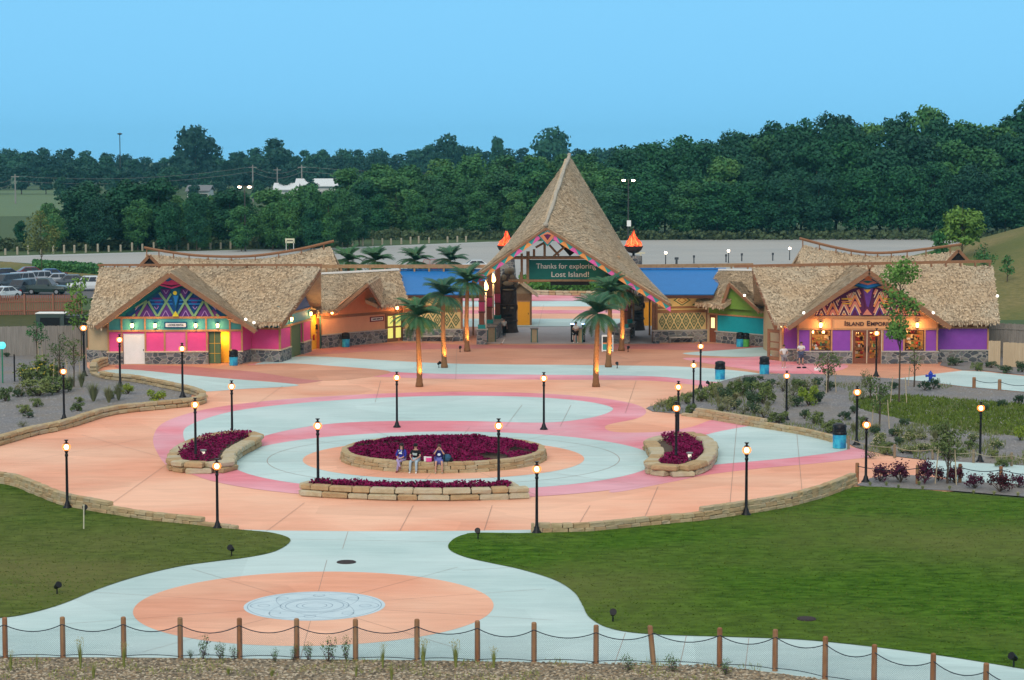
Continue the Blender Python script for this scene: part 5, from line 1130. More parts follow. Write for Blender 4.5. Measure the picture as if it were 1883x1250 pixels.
apex = pz(1597.5, 497.5, yE); LF = pz(1452, 598, yE); RF_ = pz(1745, 597, yE); bkp = Vector((apex.x, yR + .5, apex.z))
thatch(rf, apex, bkp, Vector((LF.x, yR - 2.2, LF.z)), LF, dens=24); thatch(rf, bkp, apex, RF_, Vector((RF_.x, yR - 2.2, RF_.z)), dens=24)
roof = rf.build('thatched_roof', M('thatch'), pu)
b = MB(); rake(b, apex + Vector((.0, -.1, .12)), LF + Vector((-.1, -.1, 0))); rake(b, apex + Vector((.0, -.1, .12)), RF_ + Vector((.1, -.1, 0)))
b.beam(apex + Vector((-.1, -.1, -.2)), apex + Vector((.3, -.1, .55)), .1, .12); b.beam(apex + Vector((.1, -.1, -.2)), apex + Vector((-.1, -.1, .45)), .1, .12)
b.beam(pz(1350, 489.5, yR), pz(1823, 480, yR), .16, .22)
for i in range(17): p = pz(1390, 489, yR).lerp(pz(1820, 481, yR), i / 16); b.box(p + Vector((0, 0, -.2)), (.1, .3, .3))
lr = pz(1383, 490.5, yR); le = pz(1424, 594, yE + 1.2); b.beam(lr + Vector((.1, 0, -.35)), le + Vector((.1, 0, -.35)), .2, .3)
b.build('roof_beams', M('brown_wood'), roof)
for (x, y) in ((1478, 575), (1716, 575), (1834, 544)): eave_spot(roof, pz(x, y, yE - .25))
# ---------------------------------------------------------------- rear roofs with curved ridge
def rear(name, label, ridge, top, bot, ybase, gable_px, Yd):
    c = At((bot[0] + bot[1]) / 2, 500, Yd); t = thing(name, label, 'building', (c.x, c.y, 0))
    b = MB(); n = len(top) - 1
    for i in range(n):
        u0, u1 = i / n, (i + 1) / n
        TLp = At(*top[i], Yd); TRp = At(*top[i + 1], Yd); b0x = bot[0] + (bot[1] - bot[0]) * u0; b1x = bot[0] + (bot[1] - bot[0]) * u1
        thatch(b, TLp, TRp, At(b1x, ybase, Yd - 5), At(b0x, ybase, Yd - 5), dens=20, fringe=False)
        thatch(b, TLp, TRp, Vector((At(b1x, ybase, Yd).x, Yd + 5, At(b1x, ybase, Yd - 5).z)), Vector((At(b0x, ybase, Yd).x, Yd + 5, At(b0x, ybase, Yd - 5).z)), dens=2, fringe=False)
    r = b.build('thatched_roof', M('thatch'), t)
    b = MB(); pts = [At(x, y, Yd - .2) for x, y in spline(ridge, 6, False)]; b.tube(pts, .13, 6, M('brown_wood'))
    k = len(pts)
    for i in range(1, k, 3):
        p = pts[i]; b.beam(p, Vector((p.x, p.y, p.z - .75)), .09, .09, M('brown_wood'))
    b.build('ridge_rail', M('brown_wood'), r)
    e = At(bot[0], ybase, Yd - 5); e2 = At(bot[1], ybase, Yd - 5); b = MB(); b.box(((e.x + e2.x) / 2, Yd, e.z / 2 - .2), (abs(e2.x - e.x) - 2, 8.4, e.z - .2), M('tan_paint')); b.build('wall', M('tan_paint'), t)
    gx, gy = gable_px; g = At(gx, gy, Yd - 5.6); b = MB()
    b.prism([g + Vector((-.75, 0, -.9)), g + Vector((.75, 0, -.9)), g], Vector((0, -1, 0)), .1, M('dark_void'))
    b.beam(g + Vector((0, -.1, .1)), g + Vector((-1.0, -.1, -.95)), .12, .25, M('brown_wood')); b.beam(g + Vector((0, -.1, .1)), g + Vector((1.0, -.1, -.95)), .12, .25, M('brown_wood')); b.beam(g + Vector((-1.1, -.12, -.9)), g + Vector((1.1, -.12, -.9)), .12, .14, M('brown_wood'))
    b.build('gable_vent', M('brown_wood'), r)
    return t
rear('rear_building', 'thatched building with a curved ridge rail behind the pink building', [(265, 455), (310, 463), (370, 470), (455, 471), (540, 460), (614, 443)], [(268, 467), (310, 471), (350, 475), (410, 477), (480, 476), (545, 466), (608, 453)], (262, 640), 545, (275, 472), 190)
rear('rear_building', 'thatched building with a curved ridge rail behind the purple shop', [(1470, 438), (1528, 453), (1583, 463), (1630, 464.5), (1690, 459), (1768, 449)], [(1477, 450), (1520, 460), (1570, 468), (1620, 471), (1690, 470), (1740, 465), (1762, 460)], (1440, 1792), 545, (1762, 462), 190)
# long brown parapet beam joining the roofs behind the gate
b = MB(); b.beam(At(590, 489.5, 187), At(905, 489.5, 187), .2, .3); b.beam(At(590, 489.5, 187), At(560, 495, 187), .2, .2)
for i in range(12): p = At(600 + i * 27, 489, 187); b.box((p.x, p.y, p.z / 2), (.15, .15, p.z), None)
tag(b.build('parapet_beam', M('log')), 'long brown beam above the left blue roof', 'beam')
b = MB(); b.beam(At(1160, 489.5, 187), At(1385, 487, 187), .2, .3)
for i in range(8): p = At(1165 + i * 30, 488, 187); b.box((p.x, p.y, p.z / 2), (.15, .15, p.z), None)
tag(b.build('parapet_beam', M('log')), 'long brown beam above the right blue roof', 'beam')
# ================================================================== GATE
gt = thing('entrance_gate', 'tall steep thatched entrance gate with a colourful zigzag rake and green sign', 'gate', G(1030, 615))
A = At(1046, 289, 184); Pk = At(1003.6, 415, 171.5); Rf = At(1233, 556, 168.5); Lf = At(869, 509, 172); Bk = At(1166, 487, 189); Bl = At(917, 474, 188)
rf = MB()
def shift(p, a): return p + a
thatch(rf, A, Pk, Rf, Bk, dens=30, thick=.4, fringe=True); thatch(rf, Pk, A, Bl, Lf, dens=30, thick=.4, fringe=True)
A2 = A + Vector((.3, 2, -.2)); thatch(rf, A, A2, Bk + Vector((0, .5, 0)), Bk, dens=8, fringe=False)
gr_ = rf.build('thatched_roof', M('thatch'), gt)
b = MB(); pts = [Pk.lerp(A, i / 14) + Vector((random.uniform(-.04, .04), -.12, .12)) for i in range(15)]; b.tube(pts, [.13 + random.uniform(-.02, .04) for _ in pts], 7); b.ball(pts[0], .2); b.ball(pts[-1] + Vector((0, 0, .1)), .16); b.build('ridge_roll', mat('ridge_grey', (.46, .42, .34), (.32, .28, .22), scale=4, rough=.9, bump=.4), gr_)
# rake boards with zigzag
b = MB(); fr = [mat('zig_teal', (.02, .33, .30), rough=.6), mat('zig_pink', (.75, .12, .36), rough=.6), mat('zig_orange', (.85, .32, .08), rough=.6)]
def zig(b, p, q, n, drop=.40):
    dn = Vector((0, 0, -1)); d = (q - p); f = Vector((0, -.16, -.24))
    for i in range(n):
        a = p + d * (i / n) + f; c = p + d * ((i + 1) / n) + f; mdn = (a + c) / 2
        w = dn * drop * 1.0
        b.prism([a, c, mdn + w], Vector((0, -1, 0)), .08, fr[0]); 
        col = fr[1] if i % 2 == 0 else fr[2]
        a2 = a + w; c2 = c + w
        b.prism([mdn + w, c, c2 + (dn * 0)], Vector((0, -1, 0)), .08, fr[2] if i % 2 else fr[1])
        b.prism([a, mdn + w, a2], Vector((0, -1, 0)), .08, fr[1] if i % 2 else fr[2])
zig(b, Pk, Lf, 8, .48); zig(b, Pk, Rf, 13, .48)
b.build('zigzag_board', fr[0], gr_)
b = MB()
for q in (Lf, Rf): b.beam(Pk + Vector((0, -.1, -.22)), q + Vector((0, -.1, -.22)), .3, .16)
for q in (Lf, Rf): b.beam(Pk + Vector((0, .35, -.5)), q + Vector((0, .35, -.5)), .3, .25)
b.build('rake_beam', M('brown_wood'), gr_)
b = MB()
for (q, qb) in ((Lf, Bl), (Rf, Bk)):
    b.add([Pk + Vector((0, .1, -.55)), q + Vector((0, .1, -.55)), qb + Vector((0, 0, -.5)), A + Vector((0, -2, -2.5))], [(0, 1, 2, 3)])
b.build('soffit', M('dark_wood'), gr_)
fp = Plane(Vector((-10, 171.2, 0)), Vector((10, 171.2, 0)))
b = MB(); z4 = lambda x, y: (850 + x / 3.125, 270 + y / 3.125)
for k, (w, h0, h1, c) in enumerate(((52, 478, 572, 'teal'), (44, 486, 560, 'salm'), (34, 494, 548, 'oran'), (22, 500, 536, 'mar'))):
    cx = 490; fp.poly(b, [z4(cx - w, (h0 + h1) / 2 - 12), z4(cx, h1), z4(cx + w, (h0 + h1) / 2 - 12), z4(cx, h0)], .05 + k * .02, .03, cols[c])
b.build('peak_ornament', cols['teal'], gr_)
# log frame and sign
lp = Plane(Vector((-10, 174.5, 0)), Vector((10, 174.5, 0)))
b = MB()
def lg(p, q, r=.13): b.tube([lp.W(*p), lp.W(*q)], r, 8, M('log'))
lg((935, 473.5), (1140, 473.5)); lg((935, 515.5), (1140, 515.5), .12)
for (x, y0, y1) in ((959.5, 466, 521), (971, 462, 521), (982, 458, 474), (1001.5, 446, 474), (958, 500, 521)): lg((x, y0), (x, y1), .14 if x in (971,) else .1)
for (p, q) in (((1010, 450), (1028, 470)), ((1046, 447), (1018, 471)), ((1060, 460), (1075, 472)), ((985, 455), (1001, 446)), ((1045, 450), (1062, 446)), ((1096, 474), (1066, 466))): lg(p, q, .09)
b.build('log_frame', M('log'), gt)
b = MB(); fp2 = Plane(Vector((-10, 176.5, 0)), Vector((10, 176.5, 0))); lp.poly(b, [(1012, 518), (1084, 518), (1084, 524), (1012, 524)], .3, .25, M('dark_void')); fp2.poly(b, [(1020, 440), (1038, 437), (1062, 460), (1048, 471)], 0, .1, mat('banner_grey', (.035, .035, .03), rough=.8)); b.build('hanging_banner', M('banner_grey'), gt)
b = MB(); lp.poly(b, [(973, 477.5), (1127, 477.5), (1127, 513.5), (973, 513.5)], .12, .1, M('sign_green')); sg = b.build('sign', M('sign_green'), gt)
for (s_, x0, x1, y, h) in (('Thanks for exploring', 986, 1096, 493.5, .42), ('Lost Island!', 1014, 1083, 508.8, .42)):
    q0 = lp.W(x0, y, .13); q1 = lp.W(x1, y, .13); txt(s_, q0, Vector((1, 0, 0)), Vector((0, -1, 0)), q1.x - q0.x, h, M('pale_text'), sg, bold=.006)
# posts: banded brown columns on stone piers
mat('post_brown', (.20, .075, .04), (.15, .05, .03), scale=3, rough=.7); mat('post_pink', (.42, .04, .12), rough=.6); mat('post_teal', (.02, .28, .25), rough=.6)
def gpost(px, yb, ztop, w=.46, pier=.85):
    g = G(px, yb); t = MB()
    t.box(g + Vector((0, 0, .6)), (pier, pier, 1.2), M('stone_wall')); t.box(g + Vector((0, 0, 1.24)), (pier + .15, pier + .15, .09), M('ledge'))
    o = t.build('post_pier', M('stone_wall'), gt)
    t = MB(); t.box(g + Vector((0, 0, 1.45)), (w + .16, w + .16, .32), M('post_teal')); t.box(g + Vector((0, 0, (1.6 + ztop) / 2)), (w, w, ztop - 1.6), M('post_brown')); t.box(g + Vector((0, 0, 3.1)), (w + .04, w + .04, .75), M('post_pink'))
    for z in (2.65, 3.55): t.box(g + Vector((0, 0, z)), (w + .1, w + .1, .08), M('dark_wood'))
    t.build('gate_post', M('post_brown'), gt); return g
for (px, yb, zt_) in ((886, 632.5, 5.2), (900, 622, 5.9), (915, 613, 6.3), (1148, 631, 5.6), (1156, 621, 5.6)): gpost(px, yb, zt_)
# torches
fl = glow('torch_flame', (1.0, .55, .16), 10)
for (px, yb, zt_) in ((893.5, 628, 4.15), (907, 618, 4.5)):
    g = G(px, yb); t = MB(); t.tube([g, g + Vector((0, 0, zt_))], .07, 8, mat('torch_pole', (.72, .66, .56), rough=.6)); t.lathe(g + Vector((0, 0, zt_)), [(.05, 0), (.14, .2)], 8, M('black_metal'))
    o = tag(t.build('torch', M('torch_pole')), 'white torch pole with a burning flame, ' + ('nearer' if px < 900 else 'farther') + ' of the two by the gate posts', 'torch')
    t = MB(); t.lathe(g + Vector((0, 0, zt_ + .15)), [(.12, 0), (.22, .15), (.18, .4), (.06, .65), (.01, .75)], 8); t.build('flame', fl, o)
    lamp_light('torch_light', 'POINT', g + Vector((0, -.4, zt_ + .3)), 60, (1, .5, .18), o, .2)
# booths with orange doors
def booth(x0, x1, yb, apx, doorx, label, roof=True):
    a, c = G(x0, yb), G(x1, yb); pl = Plane(a, c); t = thing('ticket_booth', label, 'booth', (a + c) / 2); w = (c - a).length
    b = MB(); pl.box(b, x0, x1, 0, 2.9, 0, 3.0, mat('booth_brown', (.22, .12, .06), (.17, .09, .045), scale=3, rough=.8))
    m = (a + c) / 2; b.prism([a + Vector((0, -.02, 2.9)), c + Vector((0, -.02, 2.9)), m + Vector((0, -.02, 3.9))], pl.n, 3.0, mat('booth_tan', (.28, .20, .12), rough=.8)); b.build('wall', M('booth_brown'), t)
    b = MB(); e = Vector((0, -.5, 0)); r0 = m + Vector((0, 0, 4.05)); thatch(b, r0 + e, r0 + Vector((0, 3.4, 0)), Vector((c.x + .55, c.y + 3.4, 2.75)), Vector((c.x + .55, c.y - .5, 2.75)), thick=.15, dens=15); thatch(b, r0 + Vector((0, 3.4, 0)), r0 + e, Vector((a.x - .55, a.y - .5, 2.75)), Vector((a.x - .55, a.y + 3.4, 2.75)), thick=.15, dens=15); b.build('roof', M('thatch'), t)
    b = MB(); pl.box(b, doorx[0], doorx[1], .02, 2.15, .05, .08, M('orange_door')); d = b.build('door', M('orange_door'), t)
    b = MB(); pl.box(b, doorx[0] - 1, doorx[0], 0, 2.22, .07, .1); pl.box(b, doorx[1], doorx[1] + 1, 0, 2.22, .07, .1); pl.box(b, doorx[0] - 1, doorx[1] + 1, 2.15, 2.25, .075, .1); b.build('door_frame', M('trim_wood'), t)
    b = MB(); pl.box(b, doorx[1] - 3, doorx[1] - 2, 1.0, 1.15, .1, .05); b.build('handle', M('black_metal'), d)
booth(932, 978, 598, 960, (952, 974), 'small gabled booth with an orange door left of the gate passage')
booth(1176, 1204, 599, 1190, (1182, 1198), 'small booth with an orange door right of the gate passage')
# carved tiki columns
tk = mat('tiki_wood', (.075, .06, .055), (.035, .028, .028), scale=3, rough=.85, bump=.6); tkl = mat('tiki_pale', (.25, .22, .16), (.16, .14, .10), scale=4, rough=.85, bump=.4)
def tiki(px, yb, w, h, label, upper):
    g = G(px, yb); t = thing('carved_column', label, 'totem', g); r = w / 2
    b = MB(); pr = [(r * 1.25, 0), (r * 1.12, .3), (r * .95, .9), (r, 1.1), (r * .97, 2.0), (r * 1.0, 3.0), (r * .98, h * .72)]; b.lathe(g, pr, 16, tk)
    f = Vector((0, -r * .9, 0))
    def lump(x, z, s, m=tk): b.ball(g + f + Vector((x * r, -.02, z)), s, m, 10, 6)
    # large face: brows, eyes, nose, mouth, collar
    for sx in (-1, 1):
        lump(sx * .42, 2.45, (.28 * r * 2, .16, .1)); lump(sx * .45, 2.2, (.17, .1, .1), tkl); b.tube([g + f + Vector((sx * .15 * r, -.1, 2.6)), g + f + Vector((sx * .9 * r, .1, 3.3))], [.06, .03], 6, tk)
        b.tube([g + f + Vector((sx * .02, -.12, 2.75)), g + f + Vector((sx * .5 * r, -.02, 3.5))], [.05, .03], 6, tk); b.ball(g + Vector((sx * r * .98, -.1, 2.2)), (.12, .16, .3), tk)
    lump(0, 2.15, (.13, .17, .32)); lump(0, 1.65, (.42, .15, .09)); lump(0, 1.5, (.38, .12, .06), M('dark_void')); lump(0, 1.35, (.40, .15, .09)); lump(0, 1.0, (.5, .14, .12)); b.lathe(g + Vector((0, 0, .95)), [(r * 1.12, 0), (r * 1.15, .1), (r * 1.05, .2)], 16, tk)
    b.build('shaft', tk, t, False)
    b = MB(); z0 = h * .7
    if upper:
        b.lathe(g + Vector((0, 0, z0)), [(r * .85, 0), (r * 1.0, .3), (r * .9, .7), (r * 1.0, 1.1), (r * .8, 1.5), (r * .5, 1.9)], 14, tk)
        for sx in (-1, 1): b.ball(g + Vector((sx * .4, -r * .8, z0 + 1.35)), (.28, .22, .3), tkl); b.ball(g + Vector((sx * .62, -.2, z0 + .9)), (.25, .3, .5), tkl)
        b.ball(g + Vector((0, -r, z0 + .85)), (.5, .2, .22), tkl); b.ball(g + Vector((0, -r, z0 + .45)), (.55, .18, .1), M('dark_void')); b.ball(g + Vector((0, -r, z0 + .3)), (.5, .2, .1), tkl); b.ball(g + Vector((.1, -.3, z0 + 1.9)), (.5, .4, .35), tkl)
    else:
        b.lathe(g + Vector((0, 0, z0)), [(r * .9, 0), (r * 1.0, .3), (r * .8, .8)], 14, tk); b.ball(g + Vector((-.1, -r, z0 - .1)), (.4, .25, .22), tkl)
    b.build('carved_head', tkl, t)
tiki(934.5, 611, 1.5, 5.0, 'tall dark carved totem column at the left side of the gate', True)
tiki(1173, 607, 1.05, 3.0, 'dark carved totem column at the right side of the gate', False)
# counters, bollard piers, turnstiles
cpm = mat('counter_tan', (.42, .32, .18), rough=.7); cte = mat('counter_teal', (.05, .15, .13), rough=.6); slab = mat('slab_grey', (.20, .20, .18), rough=.7)
def pier(px, yb, w, h, label, m=cpm, d=.6):
    g = G(px, yb); b = MB(); b.box(g + Vector((0, 0, h / 2)), (w, d, h), m); b.box(g + Vector((-w / 2 - .05, 0, h / 2)), (.08, d + .06, h), cte); b.box(g + Vector((w / 2 + .05, 0, h / 2)), (.08, d + .06, h), cte); b.box(g + Vector((0, 0, h + .04)), (w + .28, d + .2, .08), slab)
    return tag(b.build('barrier_pier', m), label, 'pier')
pier(904, 628, .55, 1.2, 'tan barrier pier beside the front left gate post'); pier(982.5, 629, .4, 1.1, 'lone tan barrier pier in the left half of the gate floor')
pier(1065.5, 629.5, .38, 1.15, 'tan barrier pier between the two lit turnstiles')
glow('turnstile_light', (.35, .5, 1.0), 6)
for (px, lb) in ((1052.5, 'black turnstile column with blue lit top left of its tan pier'), (1073, 'black turnstile column with blue lit top right of its tan pier')):
    g = G(px, 628.5); b = MB(); b.box(g + Vector((0, 0, .68)), (.26, .5, 1.36), M('black_metal')); b.box(g + Vector((0, -.02, 1.42)), (.3, .54, .1), M('black_metal')); b.tube([g + Vector((-.02, -.3, .8)), g + Vector((.2, -.45, .62))], .02, 6, M('white_paint')); o = tag(b.build('turnstile', M('black_metal')), lb, 'turnstile')
    b = MB(); b.box(g + Vector((0, -.02, 1.5)), (.3, .5, .06)); b.build('light_bar', M('turnstile_light'), o); b = MB(); b.box(g + Vector((.02, -.26, .4)), (.05, .02, .42)); b.build('strip', M('white_paint'), o)
for (pts, lb) in ((((905, 623), (918, 612)), 'dark stone counter running back along the left gate posts'), (((1133, 630), (1158, 618)), 'grey stone counter running back along the right gate posts')):
    a, c = G(*pts[0]), G(*pts[1]); b = MB(); b.beam(a + Vector((0, 0, .6)), c + Vector((0, 0, .6)), .9, 1.2, M('stone_wall')); b.beam(a + Vector((0, 0, 1.24)), c + Vector((0, 0, 1.24)), 1.1, .09, slab); tag(b.build('counter', slab), lb, 'counter')
# right gate wooden corner post
g = G(1204, 630); b = MB(); b.box(g + Vector((0, .3, 1.6)), (.45, .45, 3.2), M('brown_wood')); b.build('corner_post', M('brown_wood'), gt)
lamp_light('gate_light', 'POINT', At(1120, 521, 172), 30, WARM, gt, .1); lamp_light('gate_light', 'POINT', At(1190, 560, 174), 40, WARM, gt, .1); lamp_light('gate_light', 'POINT', At(960, 540, 176), 30, WARM, gt, .1)
# fire bowls
flm = [glow('flame_orange', (1.0, .10, .025), .95), glow('flame_red', (.85, .03, .012), .9), glow('flame_amber', (1.0, .20, .06), 1.0)]
def firebowl(px, ytop, ybowl, ybot, Y, label, ped):
    c = At(px, ybowl, Y); s = 1.0; t = thing('fire_bowl', label, 'fire bowl', (c.x, c.y, 0)); r = .87
    b = MB(); b.lathe(c + Vector((0, 0, -.62)), [(.1, 0), (.45, .07), (.7, .28), (r, .62), (r * .98, .66), (r * .8, .5)], 20, mat('bowl_metal', (.07, .045, .04), (.03, .02, .02), scale=14, rough=.7, bump=.5)); b.build('bowl', M('bowl_metal'), t)
    b = MB(); hh = At(px, ytop, Y).z - c.z
    for k in range(230):
        a = random.random() * 6.28; rr_ = random.uniform(0, .82); x = rr_ * math.cos(a); y = rr_ * math.sin(a); h = hh * (1.05 - rr_ * .85) * random.uniform(.5, 1.1); w = random.uniform(.05, .11); z0 = random.uniform(0, h * .5)
        p = c + Vector((x, y, z0)); tip = c + Vector((x * .5 + random.uniform(-.12, .12), y * .5, h)); mdp = p.lerp(tip, .5) + Vector((random.uniform(-.12, .12), 0, 0)); aa = random.random() * 3.14; sd = Vector((math.cos(aa), math.sin(aa), 0)) * w
        b.add([p - sd, p + sd, mdp + sd * .8, tip, mdp - sd * .8], [(0, 1, 2, 4), (4, 2, 3)], random.choice(flm))
    b.build('flames', flm[0], t)
    b = MB()
    b.tube([c + Vector((0, 0, -.62)), c + Vector((0, 0, -.85))], .12, 8, M('black_metal'))
    b.lathe(Vector((c.x, c.y, 0)), [(1.0, 0), (.9, c.z - 2.6), (.8, c.z - 1.6), (.78, c.z - .85)], 10, M('stone_wall')); b.build('pedestal', M('stone_wall'), t)
    lamp_light('fire_light', 'POINT', c + Vector((0, -.9, 1)), 60, (1, .25, .08), t, .4)
firebowl(1165, 424, 453, 468, 198, 'red fire bowl on a stone pedestal at the right side of the gate roof', True)
firebowl(931, 425, 452, 465, 202, 'red fire bowl half hidden behind the left side of the gate roof', True)

# ================================================================== LAMP POSTS
mat('cap_metal', (.03, .02, .018), rough=.4, metal=.4)
lp0 = thing('lamp_post', 'x', 'lamp post', (0, 0, 0), 'black lamp posts with glowing globes'); 
b = MB(); b.lathe((0, 0, 0), [(.24, 0), (.24, .05), (.15, .16), (.11, .3), (.085, .36), (.072, .4), (.06, 2.55), (.085, 2.6), (.085, 2.66), (.06, 2.7), (.075, 2.78), (.11, 2.86)], 12); b.build('pole', M('black_metal'), lp0, True)
b = MB(); b.lathe((0, 0, 2.86), [(.11, 0), (.19, .08), (.22, .18), (.18, .29), (.1, .34)], 12); ln = b.build('lantern', M('lamp_glass'), lp0, True); b = MB(); b.ball((0, 0, 3.03), (.115, .115, .13)); b.build('bulb', M('lamp_bulb'), ln, True)
b = MB(); b.lathe((0, 0, 3.2), [(.13, 0), (.11, .03), (.05, .07), (.05, .12), (.11, .17), (.11, .19), (.02, .20)], 12)
for k in range(6):
    a = k * math.pi / 3; b.tube([(.10 * math.cos(a), .10 * math.sin(a), 2.86), (.172 * math.cos(a), .172 * math.sin(a), 2.97), (.18 * math.cos(a), .18 * math.sin(a), 3.06), (.12 * math.cos(a), .12 * math.sin(a), 3.2)], .007, 4)
b.build('cap', M('cap_metal'), ln)
lamps = [(118, 772, 672, 'in the left gravel bed behind the block wall'), (155, 692, 592, 'at the left corner of the pink building'), (221, 711, 614, 'before the white door of the pink building'), (336, 731, 630, 'at the corner of the left block wall'),
         (360, 850, 731, 'standing in the left small planter, nearer one'), (427, 806, 699, 'at the back tip of the left small planter'), (585, 897, 769, 'at the left end of the long curved planter'), (917, 897, 769, 'at the right end of the long curved planter'),
         (730, 786, 683, 'behind the round planter on its left side'), (1000, 790, 684, 'behind the round planter on its right side'), (987, 981, 848, 'at the left end of the right lawn wall'), (1372, 948, 813, 'standing on the right lawn before its wall'),
         (1247, 806, 700, 'behind the right small planter, the farther one'), (1243, 852, 738, 'in the right small planter, the nearer one'), (1275, 750, 662, 'standing in the shrubs at the tip of the right gravel bed'), (1288, 716, 627, 'on paving beyond the tip of the right gravel bed'),
         (1446, 773, 681, 'behind the shrub bed wall on the right'), (1575, 819, 709, 'behind the right rope fence next to the trash can'), (1592, 887, 768, 'at the far end of the right lawn wall'), (1611, 692, 603, 'in front of the shop doors'), (1802, 850, 738, 'rightmost, behind the side path'),
         (124, 935, 808, 'on the left lawn before its wall'), (400, 972, 843, 'at the low end of the left lawn wall')]
used = []
for (x, yb, yt, lb) in lamps:
    g = G(x, yb, .3 if 'planter' in lb and ('in ' in lb or 'end of the long' in lb or 'standing' in lb) and 'behind' not in lb else 0.0)
    d = math.hypot(g.x, g.y); zt_ = EYE.z + (ray(x, yt) * (g.y / ray(x, yt).y)).z; s = (zt_ - g.z) / 3.4
    g.z = max(0, g.z)
    place(lp0, used, g, random.random() * 3, s, ('glowing black lamp post ' + lb))
# short lamps of the parking lot
used2 = []
sl = thing('path_lamp', 'x', 'lamp', (0, 0, 0), 'short lamps by the far lot')
b = MB(); b.lathe((0, 0, 0), [(.12, 0), (.07, .1), (.06, 1.6), (.1, 1.65)], 8); b.build('pole', M('black_metal'), sl); b = MB(); b.ball((0, 0, 1.82), .2); b.build('lantern', M('lot_glass'), sl)
for (x, y, lb) in ((1224, 487, 'short lit lamp beyond the right blue roof'), (1339.5, 483, 'short lit lamp beyond the teal building roof'), (1452, 478, 'short lit lamp left of the curved ridge roof')): place(sl, used2, G(x, y), 0, .95, lb)
for o in list(COL.objects):
    pass
# tall lot lights
def lotlight(px, ytop, ybase, label):
    g = G(px, ybase); zt_ = At(px, ytop, g.y).z; t = thing('parking_light', label, 'street lamp', g); b = MB(); b.tube([g, g + Vector((0, 0, zt_))], [.14, .09], 8, mat('grey_pole', (.05, .05, .045), rough=.5)); b.beam(g + Vector((-.7, 0, zt_)), g + Vector((.7, 0, zt_)), .08, .08, M('grey_pole')); b.build('pole', M('grey_pole'), t)
    b = MB()
    for s in (-1, 1): b.box(g + Vector((s * .8, -.1, zt_ + .03)), (.55, .6, .14), M('grey_pole'))
    b.build('lamp_housing', M('grey_pole'), t); b = MB()
    for s in (-1, 1): b.ball(g + Vector((s * .8, -.2, zt_ - .12)), (.32, .3, .2))
    b.build('lamp_glass', M('lot_glass'), t); return g, zt_
g1, z1 = lotlight(451, 342, 462, 'tall twin headed parking light above the left thatched roofs'); g2, z2 = lotlight(1155, 330, 455, 'tall twin headed parking light right of the gate roof')
for (g, px, y0, y1, lb, c) in ((g1, 452, 426, 437, 'green and white section sign on the left parking light', 'g'), (g2, 1156.5, 405, 416, 'pale section sign on the right parking light', 'w')):
    q0 = At(px - 3.8, y1, g.y - .25); q1 = At(px + 3.8, y0, g.y - .25); b = MB(); b.box(((q0.x + q1.x) / 2, q0.y, (q0.z + q1.z) / 2), (q1.x - q0.x, .05, q1.z - q0.z), M('white_paint'))
    if c == 'g': b.box(((q0.x + q1.x) / 2, q0.y - .03, q0.z + (q1.z - q0.z) * .4), ((q1.x - q0.x) * .7, .03, (q1.z - q0.z) * .5), mat('lot_green', (.03, .3, .12), rough=.6))
    tag(b.build('section_sign', M('white_paint')), lb, 'sign')
g = G(536, 462); q1 = At(533, 439, g.y); b = MB(); b.box((q1.x, q1.y, q1.z - .3), (1.5, .08, .75), mat('cream_sign', (.7, .66, .45), rough=.6)); b.box((q1.x, q1.y - .05, q1.z - .3), (1.0, .02, .16), M('dark_text'))
for s in (-.6, .6): b.box((q1.x + s, q1.y, q1.z / 2 - .2), (.08, .08, q1.z - .4), M('white_paint'))
tag(b.build('lot_sign', M('cream_sign')), 'cream sign on two posts beyond the left curved ridge', 'sign')
g = G(1178, 480); b = MB(); b.box(g + Vector((0, 0, 1.2)), (1.3, .3, .25), mat('booth_cream', (.62, .56, .4), rough=.6)); b.box(g + Vector((0, 0, .6)), (.2, .2, 1.2), M('booth_cream')); tag(b.build('lot_stand', M('booth_cream')), 'small cream stand behind the right fire bowl', 'stand')

